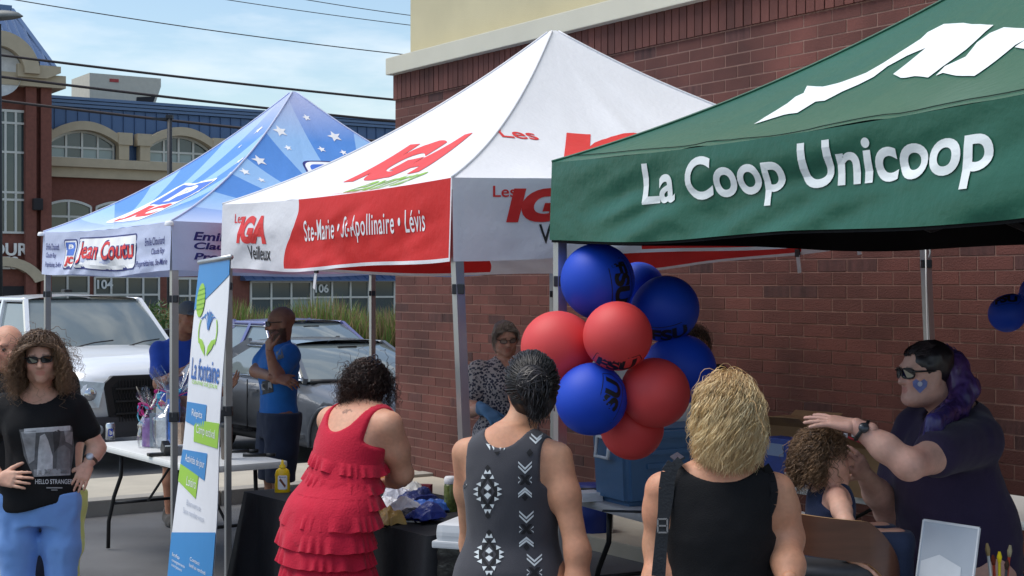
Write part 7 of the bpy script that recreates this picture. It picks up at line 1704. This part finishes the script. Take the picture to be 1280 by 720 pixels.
tp_ = b.cloth('t_shirt', ('torso', 'slv'), M_purp, .016, lambda g: np.maximum(.74-g[..., 2], sph(b.W(0, .05, 1.415), .105)(g)), folds(.010, 8))
b.cloth('jeans', ('torso', 'leg', 'calf'), fab('blue_denim', (58, 76, 108), .2), .018, lambda g: np.maximum(g[..., 2]-.80, .06-g[..., 2]), folds(.008, 8), h=.011)
for q in (-1, 1): shoe(b, q*.12, 0, M_shoe)
b.shades((.029, .019), rnd=2.8, bar=.0032)
watch(b, wn_, en, .036, M_bp, (60, 64, 70))
HMa = np.array(b.HM)
b.cap('hair_underlayer', (30, 24, 28), [ell(b.HT(0, .026, .034), (.081, .097, .088), 'c', .02, HMa)], 0., .006, .004)
b.hair(1000, lambda p, r: np.linalg.norm(p-np.array([0, .115, .03]), axis=1)*1.3, colmix((22, 17, 20), (58, 42, 46)), lambda p, d: (d[:, 2] > -.4) & ~((d[:, 1] < -.28) & (d[:, 2] < .40)) & ~((np.abs(d[:, 0]) > .75) & (d[:, 1] < .05) & (d[:, 2] < .1)), lambda p, n: np.array([0, .12, .03])-p+n*.05, 10, (.002, .08), .0, .007, .0018, 41, jit=.05, target=np.array([0, .115, .03]))
tail = [b.HT(0, .085, .05), b.HT(.02, .115, .0), b.HT(.06, .13, -.07), b.HT(.10, .07, -.13), arr(P(1168, 530, 5.16)), arr(P(1160, 566, 5.12))]
pr_ = []
for a, c, r1, r2 in zip(tail[:-1], tail[1:], (.045, .052, .05, .042, .03), (.052, .05, .042, .03, .014)): pr_.append(cone(a, c, r1, r2, 'c', .03))
tail2 = [b.HT(-.02, .12, .03), b.HT(-.03, .15, -.06), b.HT(-.02, .15, -.16)]
for a, c, r1, r2 in zip(tail2[:-1], tail2[1:], (.05, .055), (.055, .04)): pr_.append(cone(a, c, r1, r2, 'c', .03))
c1, c2 = np.array(S(78, 44, 92)), np.array(S(52, 52, 110))
fmesh('dyed_hair', pr_, .0055, b.root, M_hair, b.e, noise=lambda p: (vnoise(np.stack([p[..., 0]*90, p[..., 1]*90, p[..., 2]*16], -1))-.5)*.012+(vnoise(p*30)-.5)*.012, col=lambda V: (c1*(1-vnoise(V*14)[:, None])+c2*vnoise(V*14)[:, None])*(.5+.9*vnoise(V*np.array([110, 110, 18])))[:, None])
def strands(name, paths, n, spread, rad, ca, cb, seed):
    r = np.random.RandomState(seed); mm = MB(); cols_ = []
    for i in range(n):
        o_ = r.normal(size=3)*spread; ph = r.rand()*6; q = []
        for k in range(15):
            t = k/14*(len(paths)-1); j = min(int(t), len(paths)-2); p = paths[j]+(paths[j+1]-paths[j])*(t-j); q.append(Vector(p+o_*(1-.3*k/14)+.006*np.array([math.sin(k*.9+ph), math.cos(k*.8+ph), 0]))-b.root)
        mm.tube(q, [rad*(1-.6*k/14) for k in range(15)], 3, cap=False); t = r.rand(); cols_ += [tuple(ca*(1-t)+cb*t)+(1.,)]*45
    o = mm.build(name, M_hair, b.e, fix=False); at = o.data.color_attributes.new('Col', 'FLOAT_COLOR', 'POINT'); at.data.foreach_set('color', np.array(cols_, np.float32).reshape(-1))
strands('dyed_locks', tail, 320, .017, .0024, c1*1.1, c2*1.2, 5)
hs_ = [(0, -9), (7, -3), (12, -9), (10, -15), (5, -16), (0, -12), (-5, -16), (-10, -15), (-12, -9), (-7, -3)]
heart = [(1150+x*.85, 487+(y+12)*.85-9) for x, y in [(0, 4), (10, -6), (11, -13), (6, -17), (0, -13), (-6, -17), (-11, -13), (-10, -6)]]
bo = b.body
print_px(b, bo, 'face_paint', poly2d(heart), mat('face_paint_blue', S(112, 122, 178), .5), .003, 4)
print_px(b, bo, 'face_paint', poly2d([(1150+3.2*math.cos(a), 480+3.2*math.sin(a)) for a in np.linspace(0, 5.9, 14)]), mat('face_paint_white', S(196, 200, 220), .5), .0045, 4)
br2 = empty('face_paint_brush', P(1078, 556, 5.30), 0, 'small red face paint brush held beside the child face', 'brush'); mm = MB(); mm.tube([(-.06, -.02, .03), (.04, .02, -.01)], .0045, 6); mm.build('handle', mat('brush_red', S(180, 50, 60), .4), br2); mm = MB(); mm.tube([(-.06, -.02, .03), (-.085, -.03, .04)], [.005, .002], 6); mm.build('tip', M_wht, br2)
